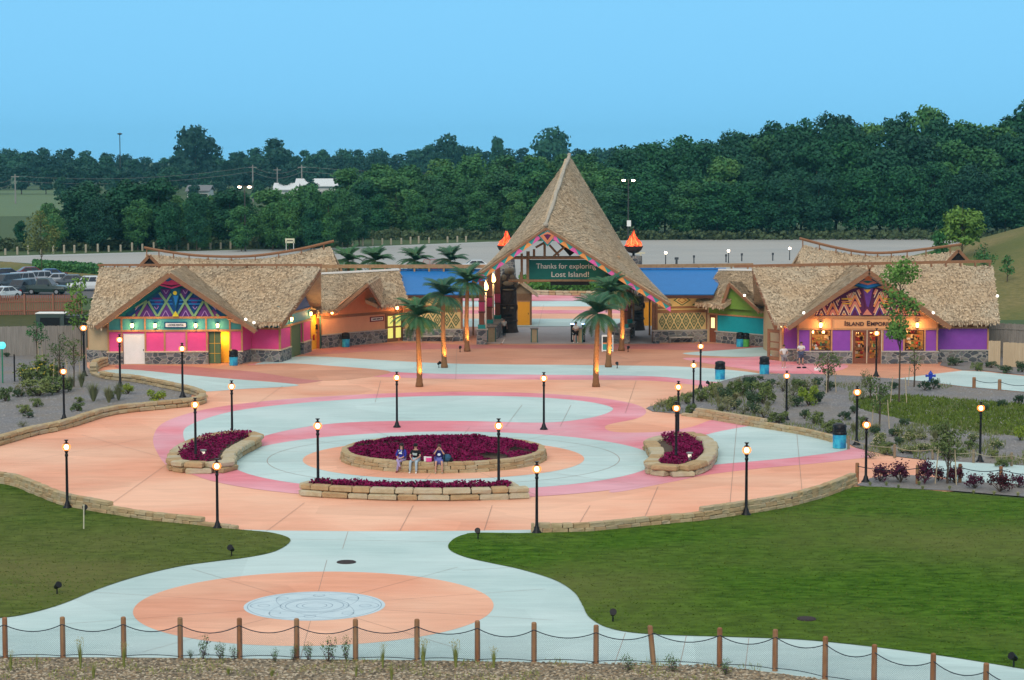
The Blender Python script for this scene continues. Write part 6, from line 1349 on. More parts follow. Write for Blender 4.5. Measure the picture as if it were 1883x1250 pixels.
# ================================================================== PALMS
mat('palm_trunk', (.27, .13, .055), (.19, .09, .04), scale=5, rough=.9, bump=.8, bscale=9, stretch=(1, 1, 3)); mat('palm_leaf', (.045, .16, .065), (.025, .10, .05), scale=3, rough=.7, rnd=.15); mat('palm_stem', (.10, .14, .06), rough=.7)
def palm_mesh(h, seed, R_=1.75, nf=62):
    rn = random.Random(seed); b = MB(); pts = []; rs = []
    n = int(h / .16)
    for i in range(n + 1):
        z = h * i / n; pts.append((.05 * math.sin(z * .8 + seed), .04 * math.cos(z * .7 + seed), z)); rs.append((.20 - .055 * z / h if z > .5 else .28 - .15 * z) * (1.06 if i % 2 else .96))
    b.tube(pts, rs, 10); tr = b
    top = Vector(pts[-1]); c = MB()
    for k in range(nf):
        a = 2 * math.pi * k / nf * 2.4 + rn.uniform(-.15, .15); lev = k / nf; el = R(80 - 105 * lev + rn.uniform(-8, 8)); L = R_ * rn.uniform(.85, 1.08) * (1.0 if lev > .15 else .9); ns = 9; p = top + Vector((0, 0, .25 - .3 * lev)); prev = p; dirh = Vector((math.cos(a), math.sin(a), 0)); sp = []
        for i in range(ns + 1):
            sp.append(p.copy()); e = el - R(75) * (i / ns) ** 1.3; p = p + (dirh * math.cos(e) + Vector((0, 0, math.sin(e)))) * (L / ns)
        c.tube(sp, [.025 * (1 - i / (ns + 1)) + .004 for i in range(ns + 1)], 4, M('palm_stem'), cap=False)
        for i in range(1, ns * 5):
            t = i / (ns * 5); f = t * ns; j = int(f); q = sp[j].lerp(sp[min(ns, j + 1)], f - j); d = (sp[min(ns, j + 1)] - sp[j]).normalized(); sd = d.cross(Vector((0, 0, 1))); sd = sd.normalized() if sd.length > .05 else Vector((-dirh.y, dirh.x, 0))
            ll = .62 * math.sin(math.pi * (t * .86 + .12)) * rn.uniform(.85, 1.1)
            for s in (-1, 1):
                e = q + (sd * s * .75 + d * .75 + Vector((0, 0, -.28))).normalized() * ll; w = d * .021; c.add([q - w, q + w, e], [(0, 1, 2)], M('palm_leaf'))
    return tr, c
def palm(px, yb, ycrown, label, seed, uplights=True, group='palms in front of the gate', Y=None, scr_=1.0):
    g = G(px, yb) if Y is None else Vector((At(px, yb, Y).x, Y, 0)); h = At(px, ycrown, g.y).z; t = thing('palm_tree', label, 'palm tree', (0, 0, 0), group); tr, c = palm_mesh(h, seed, 1.98 * scr_)
    tr.build('trunk', M('palm_trunk'), t, True); c.build('crown', M('palm_leaf'), t); t.location = g
    if uplights:
        b = MB(); b.lathe((0, 0, .022), [(.95, 0), (.95, .012)], 20, M('cover_iron')); o = b.build('tree_grate', M('cover_iron'), t)
        q = Vector((.38, -.55, .06)); b = MB(); b.lathe(q, [(.06, 0), (.06, .1), (.11, .14), (.12, .3), (.1, .3)], 10, M('black_metal')); u = b.build('uplight', M('black_metal'), t); b = MB(); b.lathe(q + Vector((0, 0, .27)), [(.09, 0), (.09, .05)], 10); b.build('uplight_glass', M('spot_glass'), u)
        l = bpy.data.lights.new('uplight_beam', 'SPOT'); l.energy = 900; l.color = (1, .50, .13); l.spot_size = R(60); l.spot_blend = .8; l.shadow_soft_size = .05; lo_ = bpy.data.objects.new('uplight_beam', l); COL.objects.link(lo_); lo_.parent = t; lo_.location = (.30, -.62, .4)
        lo_.rotation_euler = Vector((-.18, .35, 1.25)).to_track_quat('-Z', 'Y').to_euler()
        l = bpy.data.lights.new('uplight_beam', 'SPOT'); l.energy = 300; l.color = (1, .50, .13); l.spot_size = R(40); l.spot_blend = .8; l.shadow_soft_size = .05; lo_ = bpy.data.objects.new('uplight_beam', l); COL.objects.link(lo_); lo_.parent = t; lo_.location = (-.5, -.8, .4)
        lo_.rotation_euler = Vector((.17, .25, 1.6)).to_track_quat('-Z', 'Y').to_euler()
    return t
palm(770, 711, 583, 'front palm of the left three with orange lit trunk', 1)
palm(816, 676, 545, 'middle palm of the left three with orange lit trunk', 2)
palm(859, 646, 520, 'farthest palm of the left three beside the gate', 3)
palm(1097, 711, 578, 'front palm of the right three with orange lit trunk', 4)
palm(1120, 675, 540, 'middle palm of the right three with orange lit trunk', 5)
palm(1143, 645, 535, 'farthest palm of the right three beside the gate', 6)
for (x, lb, s) in ((641, 'leftmost palm crown behind the left blue roof beam', 11), (692, 'second palm crown from the left behind the blue roof beam', 12), (765, 'third palm crown behind the left blue roof beam', 13), (829, 'palm crown nearest the gate behind the left roof beam', 14)):
    palm(x, 500, 481, lb, s, False, 'palms behind the left blue roof', 196, .98)
# small ground spotlights
sp0 = thing('ground_spotlight', 'x', 'spotlight', (0, 0, 0), 'small black ground spotlights')
b = MB(); b.lathe((0, 0, 0), [(.09, 0), (.03, .05), (.025, .25), (.05, .28)], 8); b.build('stake', M('black_metal'), sp0); b = MB(); b.tube([(.0, .1, .28), (0, -.14, .42)], [.08, .13], 10); b.build('spot_head', M('black_metal'), sp0)
us = []
for (x, y, lb) in ((426, 1024, 'on the left lawn near the path neck'), (105, 1094, 'on the left lawn near the lower path'), (1127, 1145, 'on the right lawn beside the path bend'), (879, 992, 'at the lawn tip right of the path neck'), (1453, 931, 'in front of the right lawn wall'), (156, 948, 'behind the white stake'), (1864, 1228, 'at the right corner of the right lawn'),
                 (807, 676, 'left of the middle left palm'), (846, 647, 'left of the farthest left palm'), (1135, 677, 'right of the middle right palm'), (1155, 647, 'right of the farthest right palm'), (1303, 713, 'at the tip of the right gravel bed')):
    place(sp0, us, G(x, y), random.uniform(-1, 1), .95, 'small black spotlight ' + lb)
# ================================================================== TRASH CANS, SIGN, HYDRANT, STAKE
def can(px, yb, h, label, body):
    g = G(px, yb); t = thing('trash_can', label, 'trash can', (0, 0, 0), 'round wrapped trash cans'); r = .34
    b = MB(); b.lathe((0, 0, 0), [(r * .94, 0), (r, .05), (r, .42), (r * 1.02, .44), (r * 1.02, .72)], 20, body); b.build('barrel', body, t, False)
    b = MB(); b.lathe((0, 0, 0), [(r * .96, -.001), (r * .985, .1)], 20, mat('can_green', (.08, .35, .12), rough=.5)); b.build('base_band', M('can_green'), t)
    b = MB(); b.lathe((0, 0, .72), [(r * 1.1, 0), (r * 1.12, .08), (r * 1.05, .14), (r * .98, .36), (r * 1.08, .38), (r * .98, .5), (r * .5, .57), (.01, .58)], 20); b.box((0, -r * .98, .98), (.4, .06, .14)); b.build('lid', M('black_metal'), t, False)
    t.location = g; t.scale = (h / 1.3,) * 3; return t
bl_ = mat('can_blue', (.01, .30, .50), (.05, .50, .60), scale=3.5, rough=.45, big=(2.5, (.02, .14, .35), .8)); gn_ = mat('can_lime', (.10, .42, .07), (.06, .30, .06), scale=3.5, rough=.45)
for (x, y, h, lb, m) in ((429.5, 672, 1.2, 'black lidded blue trash can beside the pink building doorway', bl_), (636, 638, 1.2, 'black lidded blue trash can against the orange building', bl_), (1361, 637.5, 1.2, 'blue trash can left of the green one by the teal wall', bl_), (1371, 637.5, 1.15, 'green trash can right of the blue one by the teal wall', gn_), (1324, 697.5, 1.3, 'blue trash can standing alone on the pale stripe', bl_), (1405.5, 688, 1.3, 'blue trash can at the shop corner beside the gravel bed', bl_), (1543.5, 824, 1.35, 'blue trash can at the end of the right bed wall', bl_)): can(x, y, h, lb, m)
g = G(1117, 646); t = thing('sandwich_board', 'white folding sandwich board sign behind the right palms', 'sign', g); b = MB()
for s in (-1, 1):
    for x in (-.42, .42): b.beam(g + Vector((x, s * .32, 0)), g + Vector((x, s * .03, 1.3)), .07, .06, M('white_paint'))
    b.beam(g + Vector((-.42, s * .05, 1.25)), g + Vector((.42, s * .05, 1.25)), .05, .14, M('white_paint')); b.beam(g + Vector((-.42, s * .3, .1)), g + Vector((.42, s * .3, .1)), .05, .1, M('white_paint'))
b.build('frame', M('white_paint'), t); b = MB(); a0, a1 = g + Vector((0, -.305, .12)), g + Vector((0, -.06, 1.2)); 
for (u0, u1, m) in ((0, .45, 'post_teal'), (.45, .55, 'mural_orange'), (.55, 1, 'banner_grey')):
    p, q = a0.lerp(a1, u0), a0.lerp(a1, u1); b.add([p + Vector((-.38, 0, 0)), p + Vector((.38, 0, 0)), q + Vector((.38, 0, 0)), q + Vector((-.38, 0, 0))], [(0, 1, 2, 3)], M(m))
b.build('poster', M('white_paint'), t); t.rotation_euler[2] = 0
g = G(1711, 702); hm = mat('hydrant_blue', (.015, .05, .42), rough=.45); b = MB(); b.lathe(g, [(.2, 0), (.2, .05), (.13, .08), (.13, .5), (.16, .52), (.16, .56), (.13, .62), (.05, .72), (.03, .78)], 12); b.tube([g + Vector((-.26, 0, .42)), g + Vector((.26, 0, .42))], .075, 10); b.tube([g + Vector((0, 0, .36)), g + Vector((0, -.24, .36))], .09, 10)
for s in (-1, 1): b.tube([g + Vector((s * .26, 0, .42)), g + Vector((s * .34, 0, .42))], .095, 8)
hy = b.build('fire_hydrant', hm); hy = tag(hy, 'bright blue fire hydrant at the edge of the side path', 'hydrant')
g = G(154, 974); b = MB(); b.tube([g, g + Vector((.02, 0, 1.02))], .028, 6, mat('pale_stake', (.62, .58, .42), rough=.8)); b.box(g + Vector((.02, 0, 1.03)), (.07, .06, .04)); tag(b.build('marker_stake', M('pale_stake')), 'thin pale stake upright in the left lawn', 'stake')
gl0 = glow('garden_light_glass', (.9, .8, .6), .8)
for (x, y, lb) in ((374, 845, 'small grey garden light among the burgundy plants of the left small planter'), (1268, 850, 'small grey garden light among the burgundy plants of the right small planter')):
    g = G(x, y, .4); g.z = .4; b = MB(); b.lathe(g, [(.07, 0), (.07, .42), (.16, .44), (.17, .5), (.02, .52)], 10); o = tag(b.build('garden_light', mat('grey_metal', (.25, .26, .25), rough=.5)), lb, 'light'); b = MB(); b.lathe(g, [(.085, .26), (.085, .41)], 10); b.build('lens', gl0, o)
# seat things beside the people
pp_, aa_ = seatpos(782.5, 5.12); b = MB(); b.lathe(pp_ + Vector((0, 0, .56)), [(.05, 0), (.06, .03), (.075, .24), (.08, .25), (.01, .26)], 10, M('white_paint')); tag(b.build('drink_cup', M('white_paint')), 'tall white cup on the planter wall beside the pink bag', 'cup')
pp_, aa_ = seatpos(789.5, 5.12); b = MB(); b.box(pp_ + Vector((0, 0, .67)), (.26, .18, .2), M('magenta'), ch=.03); b.box(pp_ + Vector((0, 0, .78)), (.24, .16, .03), M('white_paint')); tag(b.build('lunch_bag', M('magenta')), 'pink bag with pale lid on the planter wall', 'bag')
pp_, aa_ = seatpos(821, 5.0); b = MB(); b.ball(pp_ + Vector((0, 0, .74)), (.22, .16, .2), mat('bag_teal', (.03, .10, .18), rough=.8)); b.ball(pp_ + Vector((.2, 0, .66)), (.12, .12, .12), M('black_shirt')); b.tube([pp_ + Vector((-.1, -.14, .6)), pp_ + Vector((-.12, -.18, .75)), pp_ + Vector((-.08, -.1, .9))], .02, 6, M('black_shirt')); tag(b.build('backpack', M('bag_teal')), 'dark blue backpack beside the rightmost seated person', 'backpack')
pu_ = G(925, 633); b = MB(); b.tube([pu_ + Vector((-.1, 0, .05)), pu_ + Vector((.12, 0, .45))], .02, 6, M('white_paint')); b.box(pu_ + Vector((-.12, 0, .04)), (.18, .12, .08), mat('dust_red', (.4, .12, .08), rough=.7)); tag(b.build('dust_pan', M('white_paint')), 'small white handled dust pan on the gate floor edge', 'dust pan')
# hill items: shoes on the paving before the shop
for (x, lb) in ((1469, 'dark shoe lying on the paving, left of the pair'), (1479, 'dark shoe lying on the paving, right of the pair')):
    q = G(x, 677); b = MB(); b.ball(q + Vector((0, 0, .06)), (.17, .08, .07), M('black_shirt')); tag(b.build('shoe', M('black_shirt')), lb, 'shoe')
q = G(1503, 681); b = MB(); b.box(q + Vector((0, 0, .1)), (.45, .25, .2), M('white_paint'), ch=.04); tag(b.build('paper_bag', M('white_paint')), 'white bag lying on the paving before the shop', 'bag')
q = G(1501, 668); b = MB(); b.ball(q + Vector((0, 0, 1.0)), (.16, .12, .26), M('white_cloth')); b.ball(q + Vector((-.06, 0, 1.33)), (.1, .09, .1), M('white_cloth')); b.tube([q, q + Vector((0, 0, .8))], .05, 8, M('white_cloth')); tag(b.build('white_ornament', M('white_cloth')), 'small white figure ornament before the left shop window', 'ornament')
# ================================================================== FENCES
# front rope fence with net
rfe = thing('rope_fence', 'wooden post fence with drooping rope and mesh net across the foreground', 'fence', G(941, 1218))
fposts = [(-105, 1211), (10, 1212), (116, 1211), (228, 1212), (332, 1212), (441, 1213), (546, 1214), (654, 1216), (767, 1217), (878, 1219), (982, 1220), (1096, 1222), (1202, 1223), (1323, 1228), (1425, 1235), (1517, 1250), (1607, 1268), (1715, 1287), (1812, 1310), (1905, 1330)]
ftop = [1135, 1135, 1134, 1134, 1135, 1136, 1137, 1138, 1138, 1141, 1144, 1149, 1150, 1154, 1157, 1170, 1185, 1201, 1219, 1238]
tp = []
for i, ((x, y), yt) in enumerate(zip(fposts, ftop)):
    g = G(x, y); h = At(x, yt, g.y).z; lean = Vector((random.uniform(-.02, .02) * (3 if i in (12, 13) else 1), 0, 0)); b = MB(); b.lathe(g, [(.085, -.02), (.085, h * .5), (.08, h - .03), (.06, h)], 10)
    if i == 12: b.v = [(vx - .12 * vz / h, vy, vz) for vx, vy, vz in b.v]
    o = b.build('post', M('post_wood'), rfe, False); tp.append((g, h))
b = MB(); bt = MB(); nm = mat('net_cord', (.20, .25, .28), rough=.8); bn = MB()
for i in range(len(tp) - 1):
    (g0, h0), (g1, h1) = tp[i], tp[i + 1]; p = g0 + Vector((0, -.07, h0 - .22)); q = g1 + Vector((0, -.07, h1 - .22)); sag = .2 + .05 * random.random()
    cu = [p.lerp(q, t / 10) - Vector((0, 0, sag * 4 * (t / 10) * (1 - t / 10))) for t in range(11)]; b.tube(cu, .016, 5, cap=False)
    p2 = g0 + Vector((0, -.07, .12)); q2 = g1 + Vector((0, -.07, .10)); cb = [p2.lerp(q2, t / 10) + Vector((0, 0, .05 * math.sin(t / 10 * math.pi))) for t in range(11)]; bt.tube(cb, .012, 5, cap=False)
    L_ = (q - p).length; d = (q2 - p2) / L_
    step = .062; n = int(L_ / step)
    def top(t): t = max(0, min(1, t)); return (h0 * (1 - t) + h1 * t - .22) - sag * 4 * t * (1 - t)
    for s in (-1, 1):
        for k in range(-22, n + 22):
            x0 = k * step; pts = []
            for j in range(0, 23):
                z = .12 + j * .05; x = x0 + s * (z - .12)
                if 0 <= x <= L_ and z <= top(x / L_): pts.append(Vector((p2.x, p2.y, 0)) + Vector((d.x, d.y, 0)) * x + Vector((0, .0, z)))
            if len(pts) > 1: 
                a, c = pts[0], pts[-1]; w = .0028; bn.add([a - Vector((w, 0, 0)), a + Vector((w, 0, 0)), c + Vector((w, 0, 0)), c - Vector((w, 0, 0))], [(0, 1, 2, 3)]); bn.add([a - Vector((0, w, 0)), a + Vector((0, w, 0)), c + Vector((0, w, 0)), c - Vector((0, w, 0))], [(0, 1, 2, 3)])
b.build('top_rope', M('rope'), rfe); bt.build('bottom_rope', M('rope'), rfe); bn.build('net', nm, rfe)
def ropefence(pts, h, label, rope, pm_, r=.09):
    t = thing('rope_fence', label, 'fence', G(*pts[0])); ps = []
    for (x, y) in pts: g = G(x, y); b = MB(); b.lathe(g, [(r, -.02), (r, h - .03), (r * .8, h)], 8); b.build('post', pm_, t); ps.append(g)
    b = MB()
    for i in range(len(ps) - 1):
        p, q = ps[i] + Vector((0, -r, h - .15)), ps[i + 1] + Vector((0, -r, h - .15)); b.tube([p.lerp(q, k / 8) - Vector((0, 0, .55 * (k / 8) * (1 - k / 8))) for k in range(9)], .02, 5, cap=False)
    b.build('rope', rope, t)
ropefence([(1576, 886), (1687, 890), (1765, 888), (1840, 893), (1925, 900)], .92, 'brown post and rope fence along the near side of the right path', M('rope'), M('post_wood'))
ropefence([(1560, 826), (1645, 842), (1715, 846), (1790, 852), (1860, 858), (1935, 866)], .72, 'weathered post and pale rope fence along the far side of the path', M('rope_tan'), mat('grey_post', (.26, .20, .13), rough=.9), .07)
ropefence([(1791, 714), (1838, 718), (1890, 724)], .75, 'short brown post and chain fence by the hydrant path', M('rope'), M('post_wood'), .12)
# wooden fences
def boards(name, label, pts, h, m, post=None, pm_=None, gap=.01, w=.14, rails=True, toph=None):
    a, c = G(*pts[0]), G(*pts[1]); t = thing(name, label, 'fence', (a + c) / 2); d = (c - a); L_ = d.length; d.normalize(); b = MB(); n = int(L_ / (w + gap)); ang = math.atan2(d.y, d.x); rn = random.Random(len(label))
    for i in range(n): p = a + d * ((i + .5) * (w + gap)); hh = h * (1 + rn.uniform(-.01, .01)); b.box(p + Vector((0, 0, hh / 2)), (w, .025, hh), None, ang)
    b.build('boards', m, t)
    if rails:
        b = MB()
        for z in (h * .2, h * .85) if toph is None else toph: b.beam(a + Vector((0, -.05, z)), c + Vector((0, -.05, z)), .05, .12)
        b.build('rail', m, t)
    if post:
        k = max(2, int(L_ / post))
        for i in range(k + 1): p = a + d * (L_ * i / k); b = MB(); b.box(p + Vector((0, -.1, (h + .12) / 2)), (.17, .15, h + .12), None, ang); b.build('post', pm_ or m, t)
gfm = mat('grey_board', (.30, .27, .24), (.20, .18, .16), scale=1.5, rough=.9, stretch=(6, 6, .4)); rpm = mat('red_picket', (.33, .13, .085), (.24, .09, .06), scale=1.5, rough=.85, stretch=(6, 6, .4)); pfm = mat('pale_board', (.55, .42, .27), (.46, .34, .21), scale=1.5, rough=.85, stretch=(6, 6, .4))
boards('board_fence', 'tall grey board fence left of the pink building', ((-60, 656), (160, 652)), 2.3, gfm, gap=.008, rails=False)
boards('picket_fence', 'red brown picket fence between the car park and the grass strip', ((-60, 580), (150, 577)), 1.9, rpm, 2.2, mat('red_post', (.36, .16, .10), rough=.85), gap=.06, w=.11, toph=(.4, 1.25))
boards('board_fence', 'grey weathered fence behind the pale one on the right', ((1815, 655), (1960, 662)), 2.6, gfm, 5.5, gfm, gap=.008)
boards('board_fence', 'pale new board fence beside the purple shop', ((1817, 672), (1842, 673)), 1.85, pfm, gap=.008, rails=False)
boards('board_fence', 'pale new board fence panel at the right edge beyond the gap', ((1844, 674), (1960, 680)), 1.8, pfm, gap=.008, rails=False)
b = MB(); q = G(245 - 150, 640); 
g = G(82, 640); b = MB(); b.box(g + Vector((0, 3, 1.3)), (2.3, 1.6, 2.6), mat('dark_box', (.05, .08, .075), rough=.6)); b.box(g + Vector((0, 3, 2.64)), (2.4, 1.7, .06), M('white_paint')); b.box(g + Vector((0, 2.18, 1.9)), (1.6, .03, .8), M('black_metal')); tag(b.build('utility_cabinet', M('dark_box')), 'dark green utility cabinet rising behind the grey board fence', 'cabinet')
g = G(130, 640); b = MB(); b.box(g + Vector((0, 3.2, 1.2)), (3.6, 1.5, 2.4), M('dark_box')); b.box(g + Vector((0, 3.2, 2.43)), (3.7, 1.6, .05), M('grey_pole')); b.box(g + Vector((0, 2.4, 2.0)), (3.0, .03, .5), M('black_metal')); tag(b.build('utility_cabinet', M('dark_box')), 'wide low dark cabinet behind the fence beside the pink building', 'cabinet')
g = G(5, 705); b = MB(); b.tube([g, g + Vector((0, 0, 2.6))], .05, 8, mat('lake_green', (.03, .22, .12), rough=.5)); o = tag(b.build('globe_pole', M('lake_green')), 'green pole carrying a glowing turquoise globe at the left edge', 'pole'); b = MB(); b.ball(g + Vector((0, 0, 2.6)), .27); b.build('globe', glow('turquoise_globe', (.1, .75, .8), 1.0), o)
g = G(27, 702); b = MB(); b.box(g + Vector((0, 0, .95)), (.09, .09, 1.9), M('black_metal')); tag(b.build('black_post', M('black_metal')), 'black metal post standing at the left edge of the gravel', 'post')
# parking lot bollards
bl0 = thing('wooden_bollard', 'x', 'bollard', (0, 0, 0), 'wooden posts along the far edge of the lot'); b = MB(); b.lathe((0, 0, 0), [(.17, 0), (.17, 1.0), (.12, 1.05)], 8); b.build('post', mat('bollard_wood', (.42, .38, .28), (.32, .28, .2), scale=4, rough=.9), bl0)
us = []; xs = [10, 32, 52, 76, 98, 118, 137, 158, 180, 200, 222, 243, 262, 283, 303, 325, 346, 367, 387, 406, 424, 611, 629, 648, 667, 685, 703, 719, 738, 755, 770, 789, 823, 841, 857]
for i, x in enumerate(xs):
    y = 470 - (x / 265) * 8 if x < 265 else (462 - (x - 265) / 355 * 8 if x < 620 else 454 - (x - 620) / 280 * 10)
    o = ['first', 'second', 'third', 'fourth', 'fifth', 'sixth', 'seventh', 'eighth', 'ninth', 'tenth', 'eleventh', 'twelfth', 'thirteenth', 'fourteenth', 'fifteenth', 'sixteenth', 'seventeenth', 'eighteenth', 'nineteenth', 'twentieth', 'twenty-first']
    lb = f'pale wooden post at the lot edge, {o[i]} from the left edge' if i < 21 else f'pale wooden post at the lot edge, {o[i - 21]} right of the left curved ridge roof'
    place(bl0, us, G(x, y - 1), 0, (1, 1, random.uniform(.95, 1.35)), lb)
# small dark posts on the right lot edge
dp0 = thing('marker_post', 'x', 'post', (0, 0, 0), 'dark marker posts beyond the right blue roof'); b = MB(); b.box((0, 0, .6), (.14, .14, 1.2)); b.box((0, -.05, 1.05), (.26, .06, .35)); b.build('post', mat('slate_post', (.05, .06, .07), rough=.7), dp0); us = []
for x, y, n_ in ((1244, 486, 'behind the right blue roof, widest of the set'), (1276, 482, 'right of the widest one'), (1335, 480, 'touching the middle short lamp'), (1364, 478, 'beyond the teal building roof'), (1421, 477, 'left of the right short lamp')): 
    q = G(x, y + 2); place(dp0, us, q, 0, (2.2 if x == 1244 else 1.2, 1, .95), 'small dark marker post ' + n_)

# ================================================================== CARS
def car(label, px, py, rz, col, kind='suv', Y=None, sc=1.0):
    g = G(px, py); t = thing('parked_car' if 'parked' in label else 'car', label, 'car', (0, 0, 0), 'cars in the parking areas'); L_, W_ = (4.7, 1.85); pr = []
    low, belt, roof = .32, (.98 if kind != 'sedan' else .9), (1.68 if kind == 'suv' else 1.42 if kind == 'sedan' else 1.8)
    cm_ = mat('car_' + col, CC[col], tuple(x * .9 for x in CC[col]), scale=1, rough=.25, spec=.5)
    # body loft along x
    st = [(-2.35, .55, .62, .72), (-2.2, .38, .78, .86), (-1.4, .30, .88, .92), (-.9, .28, belt, .925), (0, .28, belt, .925), (1.3, .28, belt, .92), (2.1, .34, belt - .04, .88), (2.33, .5, belt - .15, .8)] if kind != 'truck' else [(-2.5, .55, .8, .75), (-2.3, .38, .95, .9), (-1.3, .30, 1.02, .93), (-.5, .30, 1.05, .93), (1, .30, 1.05, .93), (2.4, .32, 1.05, .92), (2.55, .5, 1.0, .88)]
    b = MB(); vs = []
    for (x, z0, z1, hw) in st: vs += [(x, -hw * .96, z0), (x, -hw, (z0 + z1) / 2), (x, -hw * .93, z1), (x, hw * .93, z1), (x, hw, (z0 + z1) / 2), (x, hw * .96, z0)]
    fs = [tuple(range(5, -1, -1)), tuple(range((len(st) - 1) * 6, len(st) * 6))]
    for i in range(len(st) - 1):
        for k in range(6): j = (k + 1) % 6; fs.append((i * 6 + k, i * 6 + j, (i + 1) * 6 + j, (i + 1) * 6 + k))
    b.add(vs, fs, cm_)
    x0, x1, xr0, xr1 = (-1.15, 2.15, -.45, 1.85) if kind == 'suv' else (-1.1, 1.75, -.35, 1.0) if kind == 'sedan' else (-.95, 1.0, -.35, .85)
    b2 = belt if kind != 'truck' else 1.05
    def cab(b, e, m, zt):
        v = [(x0 + e, -.84 - e * 0, b2 - .01), (x1 - e, -.84, b2 - .01), (x1 - e, .84, b2 - .01), (x0 + e, .84, b2 - .01), (xr0 + e, -.68, zt), (xr1 - e, -.68, zt), (xr1 - e, .68, zt), (xr0 + e, .68, zt)]; b.add(v, [(4, 5, 6, 7), (0, 1, 5, 4), (1, 2, 6, 5), (2, 3, 7, 6), (3, 0, 4, 7)], m)
    cab(b, 0, cm_, roof); b.build('body', cm_, t)
    gm_ = mat('car_window', (.015, .02, .03), rough=.15, spec=.6); b = MB()
    def lerp3(p, q, t_): return tuple(p[i] + (q[i] - p[i]) * t_ for i in range(3))
    for s in (-1, 1):
        A_ = [(x0 + .12, s * .845, b2), (x1 - .12, s * .845, b2), (xr1 - .04, s * .69, roof), (xr0 + .04, s * .69, roof)]
        for (u0, u1) in ((.03, .34), (.37, .66), (.69, .97)) if kind == 'suv' else ((.05, .48), (.52, .95)):
            lo = lambda u: lerp3(A_[0], A_[1], u); hi = lambda u: lerp3(A_[3], A_[2], u); q = [lerp3(lo(u0), hi(u0), .12), lerp3(lo(u1), hi(u1), .12), lerp3(lo(u1), hi(u1), .86), lerp3(lo(u0), hi(u0), .86)]; q = [(x, y + s * .012, z) for x, y, z in q]; b.add(q, [(0, 1, 2, 3)])
    for (xa, xb, sg_) in ((x0, xr0, -1), (x1, xr1, 1)):
        q = [lerp3((xa, -.8, b2), (xb, -.66, roof), .1), lerp3((xa, .8, b2), (xb, .66, roof), .1), lerp3((xa, .8, b2), (xb, .66, roof), .9), lerp3((xa, -.8, b2), (xb, -.66, roof), .9)]; b.add([(x + sg_ * .015, y, z) for x, y, z in q], [(0, 1, 2, 3)])
    b.build('windows', gm_, t)
    for xx in (-1.45, 1.45):
        for s in (-1, 1):
            b = MB(); b.tube([(xx, s * .72, .34), (xx, s * .95, .34)], .34, 16, mat('tyre', (.012, .012, .012), rough=.9)); w_ = b.build('wheel', M('tyre'), t); b = MB(); b.tube([(xx, s * .94, .34), (xx, s * .965, .34)], .2, 10); b.build('rim', mat('rim', (.35, .36, .38), rough=.4, metal=.5), w_)
    for s in (-1, 1):
        b = MB(); b.box((-2.27, s * .62, .72 if kind != 'truck' else .85), (.14, .34, .14)); b.build('headlight', mat('headlight', (.7, .72, .72), rough=.2), t); b = MB(); b.box((2.28, s * .68, .86), (.1, .2, .2)); b.build('tail_light', mat('tail_light', (.35, .02, .02), rough=.3), t)
        b = MB(); b.box((x0 + .45, s * .98, b2 + .05), (.14, .18, .13)); b.build('mirror', cm_, t)
    b = MB(); b.box((-2.36, 0, .6), (.06, 1.1, .16)); b.build('grille', M('black_metal'), t)
    t.location = g if Y is None else Y; t.rotation_euler[2] = rz; t.scale = (sc,) * 3; return t
CC = dict(white=(.62, .66, .68), black=(.015, .018, .02), slate=(.06, .08, .10), silver=(.38, .42, .46), red=(.16, .015, .02), dkgreen=(.02, .04, .035), navy=(.02, .03, .08), blue=(.02, .08, .25))
car('dark pickup parked behind the picket fence, nose to the right', 86, 541, R(172), 'dkgreen', 'truck')
car('white parked suv beside the left edge of the thatched roof', 161, 534, R(8), 'white', 'suv')
car('white parked sedan at the left edge behind the picket fence', 3, 551, R(62), 'white', 'sedan')
car('pale silver parked suv in the second row left of the pickup', 62, 524, R(40), 'silver', 'suv')
car('light blue parked suv in the second row near the left edge', 32, 527, R(50), 'silver', 'suv')
car('dark parked suv beside the pickup facing the camera', 38, 541, R(70), 'slate', 'suv')
car('purple dark parked car in the far row at the left edge', 6, 514, R(20), 'navy', 'sedan')
car('grey parked car left of the light blue suv', 8, 530, R(60), 'slate', 'suv')
car('red parked hatchback in the far row behind the silver suv', 50, 511, R(25), 'red', 'sedan')
car('small black parked sedan at the right end of the far row', 128, 527, R(10), 'slate', 'sedan')
car('blue parked sedan between the far row and the tree', 88, 515, R(20), 'blue', 'sedan')
car('silver parked car beyond the pickup with bright reflection', 103, 524, R(15), 'silver', 'sedan')
c_ = At(806, 489, 215); car('dark red suv driving behind the left blue roof beam', 0, 600, R(176), 'red', 'suv', Vector((c_.x, 222, c_.z - .9)))
c_ = At(872, 489, 225); car('white car behind the beam left of the gate roof', 0, 600, R(4), 'white', 'sedan', Vector((c_.x, 232, c_.z - 1.1)))
for o in list(COL.objects):
    if o.name.startswith('car') and o.parent is None and 'behind the left blue roof beam' in o.get('label','') or 'white car behind the beam' in o.get('label',''): o.location = G(806, 499) if 'red' in o['label'] else G(872, 497)

